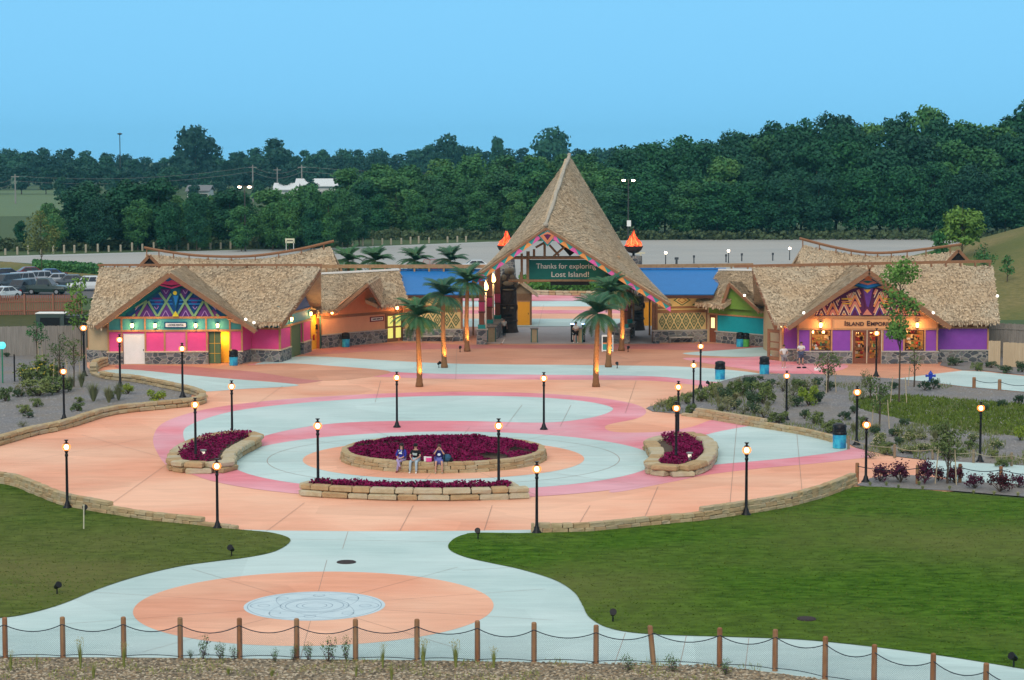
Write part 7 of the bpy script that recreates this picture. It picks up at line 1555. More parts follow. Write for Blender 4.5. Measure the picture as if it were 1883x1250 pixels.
# ================================================================== TREES
TM = []
def fol(name, c1, c2, rnd_=.25): return mat(name, c1, c2, scale=.45, rough=.75, rnd=rnd_, spec=.2, detail=3)
fol('leaf_dark', (.022, .110, .044), (.008, .056, .032)); fol('leaf_mid', (.068, .195, .050), (.024, .110, .040)); fol('leaf_far', (.022, .085, .048), (.012, .062, .042)); fol('leaf_bright', (.15, .28, .05), (.09, .19, .035), .1)
fol('leaf_sapling', (.12, .17, .05), (.07, .11, .035), .12); mat('bark', (.09, .065, .045), rough=.9); mat('bark_pale', (.30, .26, .2), rough=.9)
def crown(rn, h, w, z0, nl, cards, size, top=1.0, flat=1.0, shape='round'):
    b = MB(); lobes = []; cz = z0 + (h - z0) * .5; rz_ = (h - z0) * .5
    for i in range(nl):
        a = rn.random() * 6.28; u = rn.uniform(-.95, 1); r = math.sqrt(max(0, 1 - u * u)) * w * .5 * rn.uniform(.45, .85)
        if shape == 'cone': r *= (1 - (u + 1) / 2 * .75) * 1.2
        lobes.append((Vector((r * math.cos(a), r * math.sin(a), cz + u * rz_ * .8)), w * rn.uniform(.13, .26)))
    lobes.append((Vector((0, 0, cz)), w * .3)); tot = sum(l[1] ** 2 for l in lobes)
    for (c, r) in lobes:
        n = int(cards * r * r / tot)
        for _ in range(n):
            d = Vector((rn.gauss(0, 1), rn.gauss(0, 1), rn.gauss(.25, 1))).normalized(); p = c + Vector((d.x, d.y, d.z * .8 * flat)) * r * rn.uniform(.6, 1.15)
            nn = (d * .9 + Vector((rn.gauss(0, .6), rn.gauss(0, .6), rn.gauss(.2, .6)))).normalized(); a = nn.orthogonal().normalized(); a = Matrix.Rotation(rn.random() * 6.28, 3, nn) @ a; q = nn.cross(a); s = size * rn.uniform(.5, 1.4)
            b.add([p - a * s * .5, p + q * s * .38, p + a * s * .6, p - q * s * .38], [(0, 1, 2, 3)])
    return b, lobes
def tree_proto(name, seed, h, w, z0, nl, cards, size, m, tr=.25, bark='bark', shape='round', group=None):
    rn = random.Random(seed); t = thing(name, 'x', 'tree', (0, 0, 0), group); b, lobes = crown(rn, h, w, z0, nl, cards, size, shape=shape); b.build('crown', m, t)
    b = MB(); b.tube([(0, 0, -.1), (.05, 0, z0 * .5), (0, .05, z0), (.1, 0, h * .6), (0, 0, h * .85)], [tr * 1.3, tr, tr * .85, tr * .5, tr * .12], 7)
    for (c, r) in lobes[:9]: s = Vector((0, 0, max(z0 * .7, c.z - w * .3))); b.tube([s, s.lerp(c, .5) + Vector((0, 0, .1 * w)), c], [tr * .4, tr * .25, tr * .08], 5, cap=False)
    b.build('trunk', M(bark), t); return t
G1, G2, G3 = 'trees of the wood behind the gate', 'distant trees on the skyline', 'trees between the fields on the left'
protos = [tree_proto('broadleaf_tree', 20 + i, 18, [9, 10, 8, 11, 9.5, 8.5][i], .4, 46, 9000, .58, M('leaf_dark' if i % 2 else 'leaf_mid')) for i in range(6)]
fprot = [tree_proto('broadleaf_tree', 40 + i, 18, [12, 14, 10, 9][i], 2, 22, 1700, 1.25, M('leaf_far')) for i in range(4)]
pused = [[] for _ in protos]; fused = [[] for _ in fprot]
def interp(tab, x):
    for (x0, y0), (x1, y1) in zip(tab, tab[1:]):
        if x <= x1: return y0 + (y1 - y0) * max(0, (x - x0)) / (x1 - x0)
    return tab[-1][1]
rn = random.Random(99)
ORD = ['first', 'second', 'third', 'fourth', 'fifth', 'sixth', 'seventh', 'eighth', 'ninth', 'tenth', 'eleventh', 'twelfth', 'thirteenth', 'fourteenth', 'fifteenth', 'sixteenth', 'seventeenth', 'eighteenth', 'nineteenth', 'twentieth']
def ordn(i): return ORD[i] if i < 20 else 'twenty-' + ORD[i - 20] if i < 29 else ('thirtieth' if i == 29 else 'thirty-' + ORD[i - 30])
def tree_row(x0, x1, ybase, prof, dY, spacing, row, zone, group, ps, us, jx=.4, hj=.08, wide=1.0, top_drop=0):
    base = G(941, ybase).y + dY; x = x0; i = 0
    while x < x1:
        Y = base + rn.uniform(-3, 3); k = rn.randrange(len(ps)) if not (ps is protos) else rn.choice([0, 2, 4, 0, 2, 5] if 620 < x < 1130 else [1, 3, 5, 1, 3, 0] if x > 1130 else [0, 2, 1, 3, 4, 5]); yt = interp(prof, x) + top_drop + rn.uniform(-1, 1) * 3; p = At(x, yt, Y); h = max(5, p.z * (1 + rn.uniform(-hj, hj * .3)))
        s = h / 18; sw = s * .5 + .5 * wide if h > 10 else s * 1.05; sw *= rn.uniform(.9, 1.15)
        place(ps[k], us[k], Vector((p.x, Y, 0)), rn.random() * 6.28, (sw, sw, s), f'tree, {ordn(i)} from left in the {row} row of {zone}')
        if group: 
            pass
        x += spacing * F / Y * rn.uniform(1 - jx * .5, 1 + jx * .5); i += 1
prof = [(560, 352), (620, 345), (640, 308), (700, 290), (760, 288), (850, 278), (950, 271), (1050, 272), (1110, 262), (1200, 251), (1270, 247), (1350, 236), (1420, 225), (1480, 206), (1540, 206), (1600, 209), (1660, 198), (1700, 190), (1740, 198), (1790, 201), (1822, 232), (1850, 205), (1883, 186), (1980, 186)]
def down(p, k): return [(x, y + (440 - y) * k) for x, y in p]
tree_row(625, 1960, 438, down(prof, .42), 0, 6.6, 'front', 'the wood behind the gate', G1, protos, pused)
tree_row(610, 1960, 438, down(prof, .22), 10, 6.8, 'second', 'the wood behind the gate', G1, protos, pused)
tree_row(630, 1960, 438, down(prof, .08), 20, 6.8, 'third', 'the wood behind the gate', G1, protos, pused)
tree_row(640, 1960, 438, prof, 32, 6.4, 'top', 'the wood behind the gate', G1, protos, pused)
pl_ = [(-40, 400), (0, 392), (40, 385), (70, 375), (120, 345), (170, 322), (230, 318), (290, 322), (335, 332), (370, 370), (385, 350), (430, 330), (480, 336), (520, 334), (560, 336), (620, 336), (660, 340)]
tree_row(-20, 640, 461, down(pl_, .35), 0, 6.0, 'front', 'the left grove', G3, protos, pused)
tree_row(150, 660, 461, down(pl_, .12), 22, 5.6, 'middle', 'the left grove', G3, protos, pused)
tree_row(90, 640, 461, pl_, 9, 6.0, 'back', 'the left grove', G3, protos, pused)
pf = [(-60, 268), (0, 262), (60, 268), (110, 262), (150, 270), (190, 266), (240, 272), (300, 280), (330, 262), (400, 275), (440, 272), (480, 258), (515, 262), (560, 262), (600, 262), (660, 262), (740, 270), (790, 258), (850, 258), (900, 268), (970, 258), (1060, 262), (1110, 262), (1200, 262)]
tree_row(-60, 1200, 341, [(x, y + 6) for x, y in pf], 0, 9.5, 'back', 'the far skyline wood', G2, fprot, fused, wide=1.1)
tree_row(-50, 780, 345, down([(x, y) for x, y in pf], .10), -60, 10.5, 'middle', 'the far skyline wood', G2, fprot, fused, wide=1.1)
tree_row(112, 760, 352, down([(x, y) for x, y in pf], .36), -230, 9.5, 'nearest', 'the far skyline wood', G2, fprot, fused, wide=1.15)
tree_row(-50, 700, 350, down([(x, y) for x, y in pf], .2), -90, 9, 'front', 'the far skyline wood', G2, fprot, fused, wide=1.05)
def single(px, yb, yt, wpx, label, ps, us, k=0, Y=None):
    g = G(px, yb) if Y is None else Vector((At(px, yb, Y).x, Y, 0)); h = At(px, yt, g.y).z; w = wpx / F * g.y; s = h / 18; bw = [9, 10, 8, 11, 9.5, 8.5][k] if ps is protos else [12, 14, 10, 9][k]
    place(ps[k], us[k], g, rn.random() * 6, (w / bw, w / bw, s), label)
single(360, 348, 232, 84, 'big dark rounded tree rising highest on the left skyline', fprot, fused, 1, 960)
single(508, 348, 252, 60, 'tall pointed oak cresting the skyline above the white buildings', fprot, fused, 2, 960)
single(1016, 345, 236, 75, 'dark round topped tree on the skyline left of the roof apex', fprot, fused, 1, 980)
single(915, 345, 247, 26, 'pale feathery tree poking above the skyline wood', fprot, fused, 3, 985)
single(826, 345, 248, 62, 'rounded tree on the skyline left of the feathery one', fprot, fused, 1, 930)
single(440, 352, 285, 22, 'narrow dark conifer in front of the far skyline wood', fprot, fused, 3, 860)
single(532, 461, 346, 46, 'rounded tree of the left grove hiding the white shed wall', protos, pused, 2)
single(572, 461, 343, 50, 'broad tree of the left grove in front of the long white farm building', protos, pused, 4)
single(604, 461, 346, 44, 'tree of the left grove below the right end of the white building', protos, pused, 0)
single(362, 461, 352, 50, 'tree of the left grove below the grey roofed house', protos, pused, 3)
single(375, 352, 316, 30, 'small light tree beside the grey house roof', fprot, fused, 2, 860)
for o in COL.objects:
    if o.name.startswith('broadleaf_tree'):
        o['group'] = 'trees of the far skyline wood' if 'far skyline' in o['label'] else 'trees of the wood behind the gate' if 'behind the gate' in o['label'] else 'trees of the left grove' if 'left grove' in o['label'] else 'single trees standing out on the skyline'
# undergrowth at the wood edge
b = MB(); r5 = random.Random(3)
for _ in range(16000):
    x = r5.uniform(-60, 1900); y0 = 461 - (x + 60) / 700 * 8 if x < 640 else 441; p = G(x, y0 + r5.uniform(-3.5, 2.0) - (2 if x > 640 else 0)); s = r5.uniform(.2, .5); z = r5.uniform(0, 1.5 + .8 * mnoise.noise(Vector((x * .03, 0, 0))))
    d = Vector((r5.gauss(0, 1), r5.gauss(0, 1), r5.gauss(.4, 1))).normalized(); a = d.orthogonal().normalized(); c = d.cross(a); p.z = z
    b.add([p - a * s, p + c * s * .7, p + a * s, p - c * s * .7], [(0, 1, 2, 3)])
struct(b.build('undergrowth', mat('undergrowth_leaf', (.085, .12, .05), (.05, .085, .04), scale=.2, rough=.9)), 'stuff')
b = MB()
for _ in range(5000):
    x = r5.uniform(60, 190); p = G(x, 492 + (x - 60) * .07 + r5.uniform(-3, 4)); s = r5.uniform(.12, .3); p.z = r5.uniform(0, 1.0); d = Vector((r5.gauss(0, 1), r5.gauss(0, 1), r5.gauss(.4, 1))).normalized(); a = d.orthogonal().normalized(); c = d.cross(a)
    b.add([p - a * s, p + c * s * .7, p + a * s, p - c * s * .7], [(0, 1, 2, 3)])
tag(b.build('hedge', M('leaf_mid')), 'low dark hedge on the dry bank above the parked cars', 'hedge')
b = MB()
for _ in range(4500):
    x = r5.uniform(955, 1130); p = G(x, 528 + r5.uniform(-9, 6)); s = r5.uniform(.12, .3); p.z = r5.uniform(0, 1.0); d = Vector((r5.gauss(0, 1), r5.gauss(0, 1), r5.gauss(.4, 1))).normalized(); a = d.orthogonal().normalized(); c = d.cross(a)
    b.add([p - a * s, p + c * s * .7, p + a * s, p - c * s * .7], [(0, 1, 2, 3)])
tag(b.build('hedge', M('leaf_bright')), 'green bushes seen through the gate above the low stone wall', 'hedge')
struct(sheet('far_bank', [(820, 515), (1240, 515), (1240, 543), (820, 541)], -.004, M('olive_grass'), sm=False))
# hill on the right
hv = []; hf = []; nx, ny = 40, 26
for j in range(ny + 1):
    for i in range(nx + 1):
        px = 1530 + (2500 - 1530) * i / nx; v = j / ny; Y = 205 + 110 * v; x = (px - CX) / F * Y
        t = max(0, min(1, (px - 1540) / 380)); rise = math.sin(min(1, v * 1.6) * math.pi / 2) if v < .625 else max(0, math.cos((v - .625) / .375 * math.pi / 2)) ; crest = 7.3 * t + 1.5 * max(0, min(1, (px - 1920) / 300))
        z = -.04 + rise * crest + .25 * mnoise.noise(Vector((x * .08, Y * .08, 0))) * rise * t; hv.append((x, Y, z))
for j in range(ny):
    for i in range(nx): a = j * (nx + 1) + i; hf.append((a, a + 1, a + nx + 2, a + nx + 1))
b = MB(); b.add(hv, hf); struct(b.build('hill', M('dry_grass'), None, True))
def hillz(x, Y):
    best = min(range(0, len(hv)), key=lambda i: (hv[i][0] - x) ** 2 + (hv[i][1] - Y) ** 2); return hv[best][2]
# young trees
def sapling(px, yb, ytop, wpx, label, seed, m='leaf_sapling', cards=700, size=.16, z0f=.35, stakes=0, Y=None, z=0, nl=16, shape='round', leafy=True, stake_m='stake_wood'):
    g = G(px, yb) if Y is None else Vector((At(px, yb, Y).x, Y, z)); h = At(px, ytop, g.y).z - g.z; w = wpx / F * g.y; rn2 = random.Random(seed); t = thing('young_tree', label, 'tree', (0, 0, 0)); b, lobes = crown(rn2, h, w, h * z0f, nl, cards, size, shape=shape); b.build('crown', M(m), t)
    b = MB(); b.tube([(0, 0, 0), (.03, 0, h * .4), (-.02, .02, h * .7), (0, 0, h * .98)], [.055, .045, .03, .01], 6)
    for (c, r) in lobes: s = Vector((0, 0, max(h * z0f * .8, c.z - w * .35))); b.tube([s, s.lerp(c, .5), c], [.02, .014, .006], 4, cap=False)
    b.build('trunk', M('bark'), t)
    for k in range(stakes):
        a = 2.1 * k + .4 + seed; b = MB(); x, y = .45 * math.cos(a), .45 * math.sin(a); b.tube([(x * 1.3, y * 1.3, 0), (x, y, min(1.7, h * .55))], .03, 5); b.tube([(x, y, min(1.5, h * .5)), (0, 0, min(1.5, h * .5))], .008, 4); b.build('stake', M(stake_m), t)
    t.location = g; return t
mat('stake_wood', (.50, .40, .26), rough=.9)
sapling(1653, 742, 470, 84, 'tall staked young tree in front of the purple shop', 3, 'leaf_bright', 1900, .2, .38, 3, nl=26)
sapling(1522, 722, 640, 44, 'small bare stemmed sapling left of the shop doors', 4, 'leaf_sapling', 500, .13, .35, 2)
sapling(1600, 735, 690, 30, 'tiny thin sapling in the right gravel bed', 5, 'leaf_sapling', 260, .12, .3, 1)
sapling(1617, 790, 690, 46, 'slender staked sapling beside the grass patch', 6, 'leaf_sapling', 420, .12, .3, 2)
sapling(1742, 890, 765, 64, 'staked sapling by the side path among burgundy shrubs', 7, 'leaf_sapling', 900, .13, .3, 3)
sapling(1681, 712, 640, 26, 'sparse thin sapling next to the tall young tree', 8, 'leaf_sapling', 120, .12, .3, 1)
sapling(77, 520, 386, 66, 'young tree with layered crown standing above the parked cars', 9, 'leaf_sapling', 1500, .25, .4, 0, nl=20)
sapling(150, 660, 500, 60, 'leaning branchy young tree at the left edge of the pink building', 10, 'leaf_bright', 700, .2, .3, 0, nl=14)
sapling(68, 668, 592, 40, 'thin staked sapling before the grey board fence', 11, 'leaf_mid', 420, .14, .35, 2)
sapling(110, 705, 610, 56, 'wispy sapling behind the yellow flowering bush', 12, 'leaf_sapling', 420, .12, .25, 3)
sapling(136, 712, 612, 40, 'thin sapling beside the corner lamp post', 13, 'leaf_sapling', 300, .12, .3, 2)
sapling(1777, 0, 369, 72, 'bright green tree on the crest of the right hill', 14, 'leaf_bright', 3000, .35, .12, 0, Y=250, z=hillz(At(1777, 440, 250).x, 250), nl=26)
sapling(1735, 0, 425, 38, 'small bushy tree left of the hill crest tree', 15, 'leaf_mid', 1200, .3, .05, 0, Y=250, z=hillz(At(1735, 440, 250).x, 250))
sapling(1820, 0, 445, 44, 'thin young tree lower on the right hill', 16, 'leaf_mid', 700, .2, .2, 0, Y=228, z=hillz(At(1820, 470, 228).x, 228))
sapling(1862, 0, 470, 26, 'tiny tree at the right side of the hill', 17, 'leaf_mid', 400, .2, .2, 0, Y=224, z=hillz(At(1862, 470, 224).x, 224))
# shrubs: a few prototypes, copied
mat('shrub_green', (.17, .215, .06), (.08, .12, .035), scale=2, rough=.85, rnd=.2); mat('shrub_dark', (.06, .115, .045), (.03, .06, .03), scale=2, rough=.85, rnd=.2); mat('shrub_lime', (.24, .32, .03), (.14, .22, .02), scale=2, rough=.85, rnd=.1); mat('shrub_wine', (.085, .012, .028), (.045, .008, .018), scale=2, rough=.85, rnd=.2)
mat('shrub_grey', (.23, .25, .11), (.13, .13, .06), scale=2, rough=.85, rnd=.2); mat('grass_pale', (.32, .34, .13), (.2, .24, .09), scale=2, rough=.85, rnd=.15); mat('flower_yellow', (.70, .52, .04), rough=.8); mat('flower_cream', (.8, .68, .4), rough=.8)
def shrub_proto(name, seed, m, dens, size, up, spiky=0.0, flowers=None, group=None, cat='shrub'):
    rn2 = random.Random(seed); t = thing(name, 'x', cat, (0, 0, 0), group); b = MB(); lob = [(Vector((rn2.uniform(-.36, .36), rn2.uniform(-.36, .36), rn2.uniform(.15, .75))), rn2.uniform(.10, .26)) for _ in range(14)]
    for _ in range(dens):
        c, r = rn2.choice(lob); d = Vector((rn2.gauss(0, 1), rn2.gauss(0, 1), rn2.gauss(.1, 1))).normalized(); p = c + d * r * rn2.uniform(.5, 1.15); p.z = max(.02, p.z)
        if rn2.random() < spiky: p = p + Vector((d.x * .1, d.y * .1, rn2.uniform(.05, .35)))
        nn = (d + Vector((rn2.gauss(0, .6), rn2.gauss(0, .6), rn2.gauss(0, .6)))).normalized(); a = nn.orthogonal().normalized(); a = Matrix.Rotation(rn2.random() * 6.28, 3, nn) @ a; q = nn.cross(a); s = size * rn2.uniform(.6, 1.4); b.add([p - a * s * .5, p + q * s * .3, p + a * s * .6, p - q * s * .3], [(0, 1, 2, 3)])
    b.build('foliage', m, t); b = MB()
    for (c, r) in lob: b.tube([(0, 0, 0), tuple(c * .6), tuple(c)], [.02, .012, .005], 4)
    b.build('stems', M('bark'), t)
    if flowers:
        b = MB()
        for _ in range(60): c, r = rn2.choice(lob); d = Vector((rn2.gauss(0, 1), rn2.gauss(0, 1), abs(rn2.gauss(.5, 1)))).normalized(); b.ball(c + d * r * 1.1, .03, None, 5, 4)
        b.build('flowers', flowers, t)
    return t
def grass_proto(name, seed, m, n, h, spread, flower=None, group=None):
    rn2 = random.Random(seed); t = thing(name, 'x', 'plant', (0, 0, 0), group); b = MB()
    for _ in range(n):
        a = rn2.random() * 6.28; l = h * rn2.uniform(.6, 1.1); o = spread * rn2.random(); x, y = math.cos(a), math.sin(a); w = .009; sd = Vector((-y, x, 0)) * w; p0 = Vector((x * .05, y * .05, 0)); p1 = Vector((x * o * .5, y * o * .5, l * .65)); p2 = Vector((x * o, y * o, l * rn2.uniform(.75, 1))); b.add([p0 - sd, p0 + sd, p1 + sd, p2, p1 - sd], [(0, 1, 2, 4), (4, 2, 3)])
    b.build('blades', m, t)
    if flower:
        b = MB()
        for _ in range(26): a = rn2.random() * 6.28; o = spread * rn2.random(); p = Vector((math.cos(a) * o, math.sin(a) * o, h * rn2.uniform(.75, 1.05))); b.ball(p, (.02, .02, .035), None, 5, 4)
        b.build('seed_heads', flower, t)
    return t
SP = dict(green=(shrub_proto('shrub', 1, M('shrub_green'), 900, .10, 1), 'mid green bushy shrub'), dark=(shrub_proto('shrub', 2, M('shrub_dark'), 900, .10, 1), 'dark green rounded shrub'), lime=(shrub_proto('shrub', 3, M('shrub_lime'), 900, .10, 1), 'bright lime green shrub'),
          wine=(shrub_proto('burgundy_shrub', 4, M('shrub_wine'), 800, .11, 1, .25), 'burgundy leaved shrub'), grey=(shrub_proto('shrub', 5, M('shrub_grey'), 420, .09, 1, .4), 'sparse grey green shrub'), flow=(shrub_proto('flowering_shrub', 6, M('shrub_green'), 700, .10, 1, .2, M('flower_cream')), 'green shrub with pale flowers'),
          tuft=(grass_proto('grass_tuft', 7, M('grass_pale'), 150, .6, .5), 'pale rounded grass tuft'), tall=(grass_proto('ornamental_grass', 8, M('shrub_grey'), 260, 1.3, .7), 'tall grey green ornamental grass'), yel=(shrub_proto('flowering_shrub', 9, M('shrub_green'), 900, .11, 1, .3, M('flower_yellow')), 'yellow flowering bush'),
          weed=(grass_proto('weed', 10, mat('weed_green', (.30, .32, .08), (.2, .24, .05), scale=3, rough=.85), 90, 1.0, .38, mat('weed_head', (.40, .36, .14), rough=.9)), 'thin yellowish grass clump'), herb=(shrub_proto('flowering_plant', 11, mat('herb_green', (.08, .16, .03), rough=.85), 260, .09, 1, .8, mat('flower_purple', (.12, .04, .12), rough=.8)), 'small green plant with dark flower heads'))
SU = {k: [] for k in SP}
def bush(kind, px, py, wpx, hpx, z=.03):
    proto, desc = SP[kind]; g = G(px, py, z); w = wpx / F * g.y / .95; h = hpx / F * g.y / .95
    if kind in ('tuft', 'tall', 'weed'): w = wpx / F * g.y / 1.0; h = hpx / F * g.y / {'tuft': .6, 'tall': 1.2, 'weed': .95}[kind]
    place(proto, SU[kind], g, random.random() * 6, (w, w, h), rel(desc, px, py))
RBS = [('grey', 1217, 748, 22, 14), ('green', 1240, 752, 26, 20), ('green', 1262, 742, 26, 22), ('green', 1290, 738, 30, 26), ('green', 1312, 730, 34, 30), ('dark', 1336, 740, 30, 34), ('grey', 1338, 755, 30, 26), ('green', 1362, 728, 32, 30), ('dark', 1383, 722, 26, 34), ('green', 1403, 742, 40, 46), ('dark', 1378, 706, 26, 16), ('dark', 1420, 712, 24, 18),
       ('grey', 1366, 762, 24, 20), ('dark', 1386, 762, 26, 24), ('grey', 1404, 768, 34, 24), ('green', 1430, 778, 40, 24), ('lime', 1487, 746, 34, 40), ('green', 1470, 720, 28, 26), ('dark', 1502, 712, 20, 22), ('grey', 1440, 720, 22, 28), ('dark', 1527, 718, 20, 22), ('dark', 1479, 770, 18, 22), ('green', 1500, 780, 34, 26), ('green', 1530, 795, 40, 26), ('dark', 1553, 772, 22, 20),
       ('grey', 1592, 712, 20, 30), ('dark', 1645, 715, 18, 16), ('dark', 1700, 718, 22, 22), ('dark', 1716, 715, 22, 24), ('dark', 1609, 800, 20, 20), ('dark', 1641, 802, 20, 18), ('dark', 1663, 784, 20, 18), ('flow', 1615, 822, 26, 20), ('dark', 1654, 818, 18, 18), ('flow', 1672, 812, 24, 18), ('grey', 1690, 800, 18, 14), ('flow', 1700, 830, 28, 16), ('green', 1785, 826, 24, 18), ('flow', 1790, 812, 24, 16),
       ('green', 1826, 842, 24, 16), ('flow', 1832, 824, 24, 14), ('green', 1845, 858, 28, 16), ('green', 1764, 838, 20, 14), ('grey', 1600, 842, 26, 16), ('green', 1628, 836, 26, 16), ('dark', 1843, 748, 18, 16), ('dark', 1872, 742, 20, 20), ('lime', 1876, 810, 22, 30), ('green', 1585, 785, 20, 22), ('dark', 1571, 760, 18, 18),
       ('dark', 1757, 672, 26, 18), ('green', 1797, 682, 24, 18), ('dark', 1823, 676, 22, 14), ('dark', 1850, 686, 28, 18), ('dark', 1880, 684, 22, 24), ('dark', 1396, 699, 16, 10), ('grey', 1585, 735, 18, 20), ('dark', 1810, 756, 16, 14)]
rb_ = random.Random(12)
for _ in range(20):
    x = rb_.uniform(1215, 1500); y = rb_.uniform(712, 775)
    if inside((G(x, y).x, G(x, y).y), [(G(a, c).x, G(a, c).y) for a, c in RB]) : RBS.append((rb_.choice(['tall', 'grey', 'green', 'grey', 'tall', 'dark']), x, y, rb_.uniform(16, 34), rb_.uniform(14, 34)))
for _ in range(22):
    x = rb_.uniform(1560, 1880); y = rb_.uniform(795, 850)
    if inside((G(x, y).x, G(x, y).y), [(G(a, c).x, G(a, c).y) for a, c in RB]) : RBS.append((rb_.choice(['tall', 'grey', 'green', 'flow', 'flow']), x, y, rb_.uniform(14, 28), rb_.uniform(10, 20)))
for s in RBS: bush(*s)
for (x, y, w, h) in ((1618, 885, 36, 30), (1656, 887, 40, 36), (1700, 889, 34, 42), (1725, 884, 22, 24), (1756, 888, 32, 30), (1793, 898, 32, 26), (1838, 904, 40, 34), (1872, 896, 26, 22)): bush('wine', x, y, w, h)
for (x, y) in ((1600, 893), (1630, 893), (1652, 898), (1690, 892), (1697, 900), (1746, 900), (1790, 908), (1828, 910), (1872, 912)): bush('tuft', x, y, 16, 9)
for s in [('green', 45, 760, 26, 18), ('dark', 52, 768, 18, 12), ('green', 67, 748, 22, 18), ('grey', 42, 784, 18, 10), ('green', 143, 756, 24, 18), ('green', 146, 740, 18, 12), ('yel', 50, 700, 40, 30), ('yel', 95, 702, 60, 44), ('green', 70, 728, 60, 34), ('green', 105, 722, 50, 34), ('grey', 40, 728, 30, 24), ('green', 10, 738, 26, 30), ('dark', 34, 730, 20, 18), ('lime', 236, 724, 26, 20), ('lime', 287, 742, 34, 28), ('green', 197, 756, 24, 10),
          ('green', 241, 752, 22, 10), ('dark', 30, 652, 16, 14), ('dark', 12, 656, 14, 10), ('tall', 172, 738, 34, 36), ('tall', 200, 740, 30, 32), ('tall', 218, 736, 26, 34), ('tall', 150, 712, 22, 30), ('tall', 130, 718, 24, 30), ('green', 205, 733, 22, 16)]: bush(*s)
for s in [('weed', 148, 1230, 26, 56), ('weed', 228, 1228, 24, 46), ('weed', 172, 1248, 26, 30), ('weed', 704, 1228, 22, 44), ('weed', 778, 1226, 34, 50), ('weed', 838, 1228, 32, 50), ('weed', 908, 1228, 28, 38), ('weed', 20, 1234, 20, 38), ('weed', 68, 1232, 12, 28), ('weed', 720, 1252, 24, 34), ('weed', 655, 1245, 20, 26), ('weed', 500, 1244, 26, 16), ('weed', 420, 1240, 24, 14),
          ('herb', 374, 1212, 20, 38), ('herb', 404, 1212, 22, 28), ('herb', 432, 1212, 14, 22), ('herb', 506, 1218, 16, 22), ('herb', 566, 1214, 18, 30), ('herb', 603, 1216, 24, 40), ('herb', 637, 1216, 20, 40), ('herb', 350, 1210, 14, 14), ('herb', 1157, 1234, 22, 28), ('herb', 1238, 1236, 22, 30), ('herb', 1334, 1240, 24, 24), ('herb', 540, 1214, 12, 26)]: bush(*s, z=.05)
# stray small greens in the foreground gravel
b = MB()
for _ in range(5000):
    px = random.uniform(-10, 1400); py = random.uniform(1213, 1262)
    if mnoise.noise(Vector((px * .012, py * .05, 2))) < .08: continue
    p = G(px, py, .05); a = random.random() * 6.28; w = .012; sd = Vector((math.cos(a) * w, math.sin(a) * w, 0)); b.add([p - sd, p + sd, p + Vector((random.uniform(-.06, .06), random.uniform(-.06, .06), random.uniform(.05, .16)))], [(0, 1, 2)], M('weed_green'))
wpr = [(G(x, y).x, G(x, y).y) for x, y in RB]
for _ in range(26000):
    px = random.uniform(1195, 1895); py = random.uniform(705, 862)
    if mnoise.noise(Vector((px * .02, py * .05, 5))) < (.30 if py < 780 and px > 1420 else -.02): continue
    p = G(px, py, .03)
    if not inside((p.x, p.y), wpr): continue
    a = random.random() * 6.28; w = .03; sd = Vector((math.cos(a) * w, math.sin(a) * w, 0)); b.add([p - sd, p + sd, p + Vector((random.uniform(-.12, .12), random.uniform(-.12, .12), random.uniform(.08, .32)))], [(0, 1, 2)], M('shrub_green') if random.random() < .6 else M('shrub_grey'))
struct(b.build('ground_weeds', M('weed_green')), 'stuff')
# rocks scattered in the gravel beds as stuff
b = MB()
for poly, n in ((LB, 5000), (RB, 9000)):
    wp = [(G(x, y).x, G(x, y).y) for x, y in poly]; x0, x1 = max(-32, min(p[0] for p in wp)), min(36, max(p[0] for p in wp)); y0, y1 = min(p[1] for p in wp), max(p[1] for p in wp)
    for _ in range(n):
        p = (random.uniform(x0, x1), random.uniform(y0, y1))
        if not inside(p, wp): continue
        s = random.uniform(.03, .09); b.add([(p[0] - s, p[1], .03), (p[0], p[1] - s * .8, .03), (p[0] + s, p[1], .03), (p[0], p[1] + s * .8, .03), (p[0] + s * .1, p[1], .03 + s * .6)], [(0, 1, 4), (1, 2, 4), (2, 3, 4), (3, 0, 4)], M('grit') if 'grit' in MATS else mat('grit', (.30, .29, .28), (.16, .16, .17), scale=2, rough=.95))
struct(b.build('bed_gravel', M('grit')), 'stuff')

# ================================================================== FAR BUILDINGS, POLES
def house(x0, x1, ytop, ybase, Y, label, wm, rm, name='long_shed', win=4):
    a = At(x0, ybase, Y); c = At(x1, ybase, Y); zt_ = At(x0, ytop, Y).z; t = thing(name, label, 'building', ((a.x + c.x) / 2, Y, 0)); w = c.x - a.x; b = MB(); wz = zt_ * .72; b.box(((a.x + c.x) / 2, Y, wz / 2), (w, 12, wz)); b.build('wall', wm, t)
    b = MB(); e = .6
    for (s) in (-1, 1): q = [Vector((a.x - e, Y + s * 6.8, wz - .2)), Vector((c.x + e, Y + s * 6.8, wz - .2)), Vector((c.x + e, Y, zt_)), Vector((a.x - e, Y, zt_))]; n = (q[1] - q[0]).cross(q[3] - q[0]); n = n if n.z > 0 else -n; n.normalize(); b.prism(q, n, .3)
    b.build('roof', rm, t)
    for i in range(win): b = MB(); b.box((a.x + w * (i + .7) / (win + .4), Y - 6.03, wz * .5), (2.2, .1, 1.6)); b.build('window', M('car_window'), t)
mat('shed_white', (.62, .64, .62), rough=.6); mat('shed_roof', (.66, .70, .70), rough=.5); mat('house_grey', (.18, .19, .2), rough=.8)
house(508, 548, 336, 352, 700, 'small white gabled shed left of the long white building in the far trees', M('shed_white'), M('shed_roof'), win=2)
house(548, 628, 328, 350, 720, 'long white farm building showing above the left grove', M('shed_white'), M('shed_roof'), win=5)
house(349, 388, 340, 352, 720, 'low grey roofed house beyond the left grove', M('shed_white'), M('house_grey'), 'farm_house', 3)
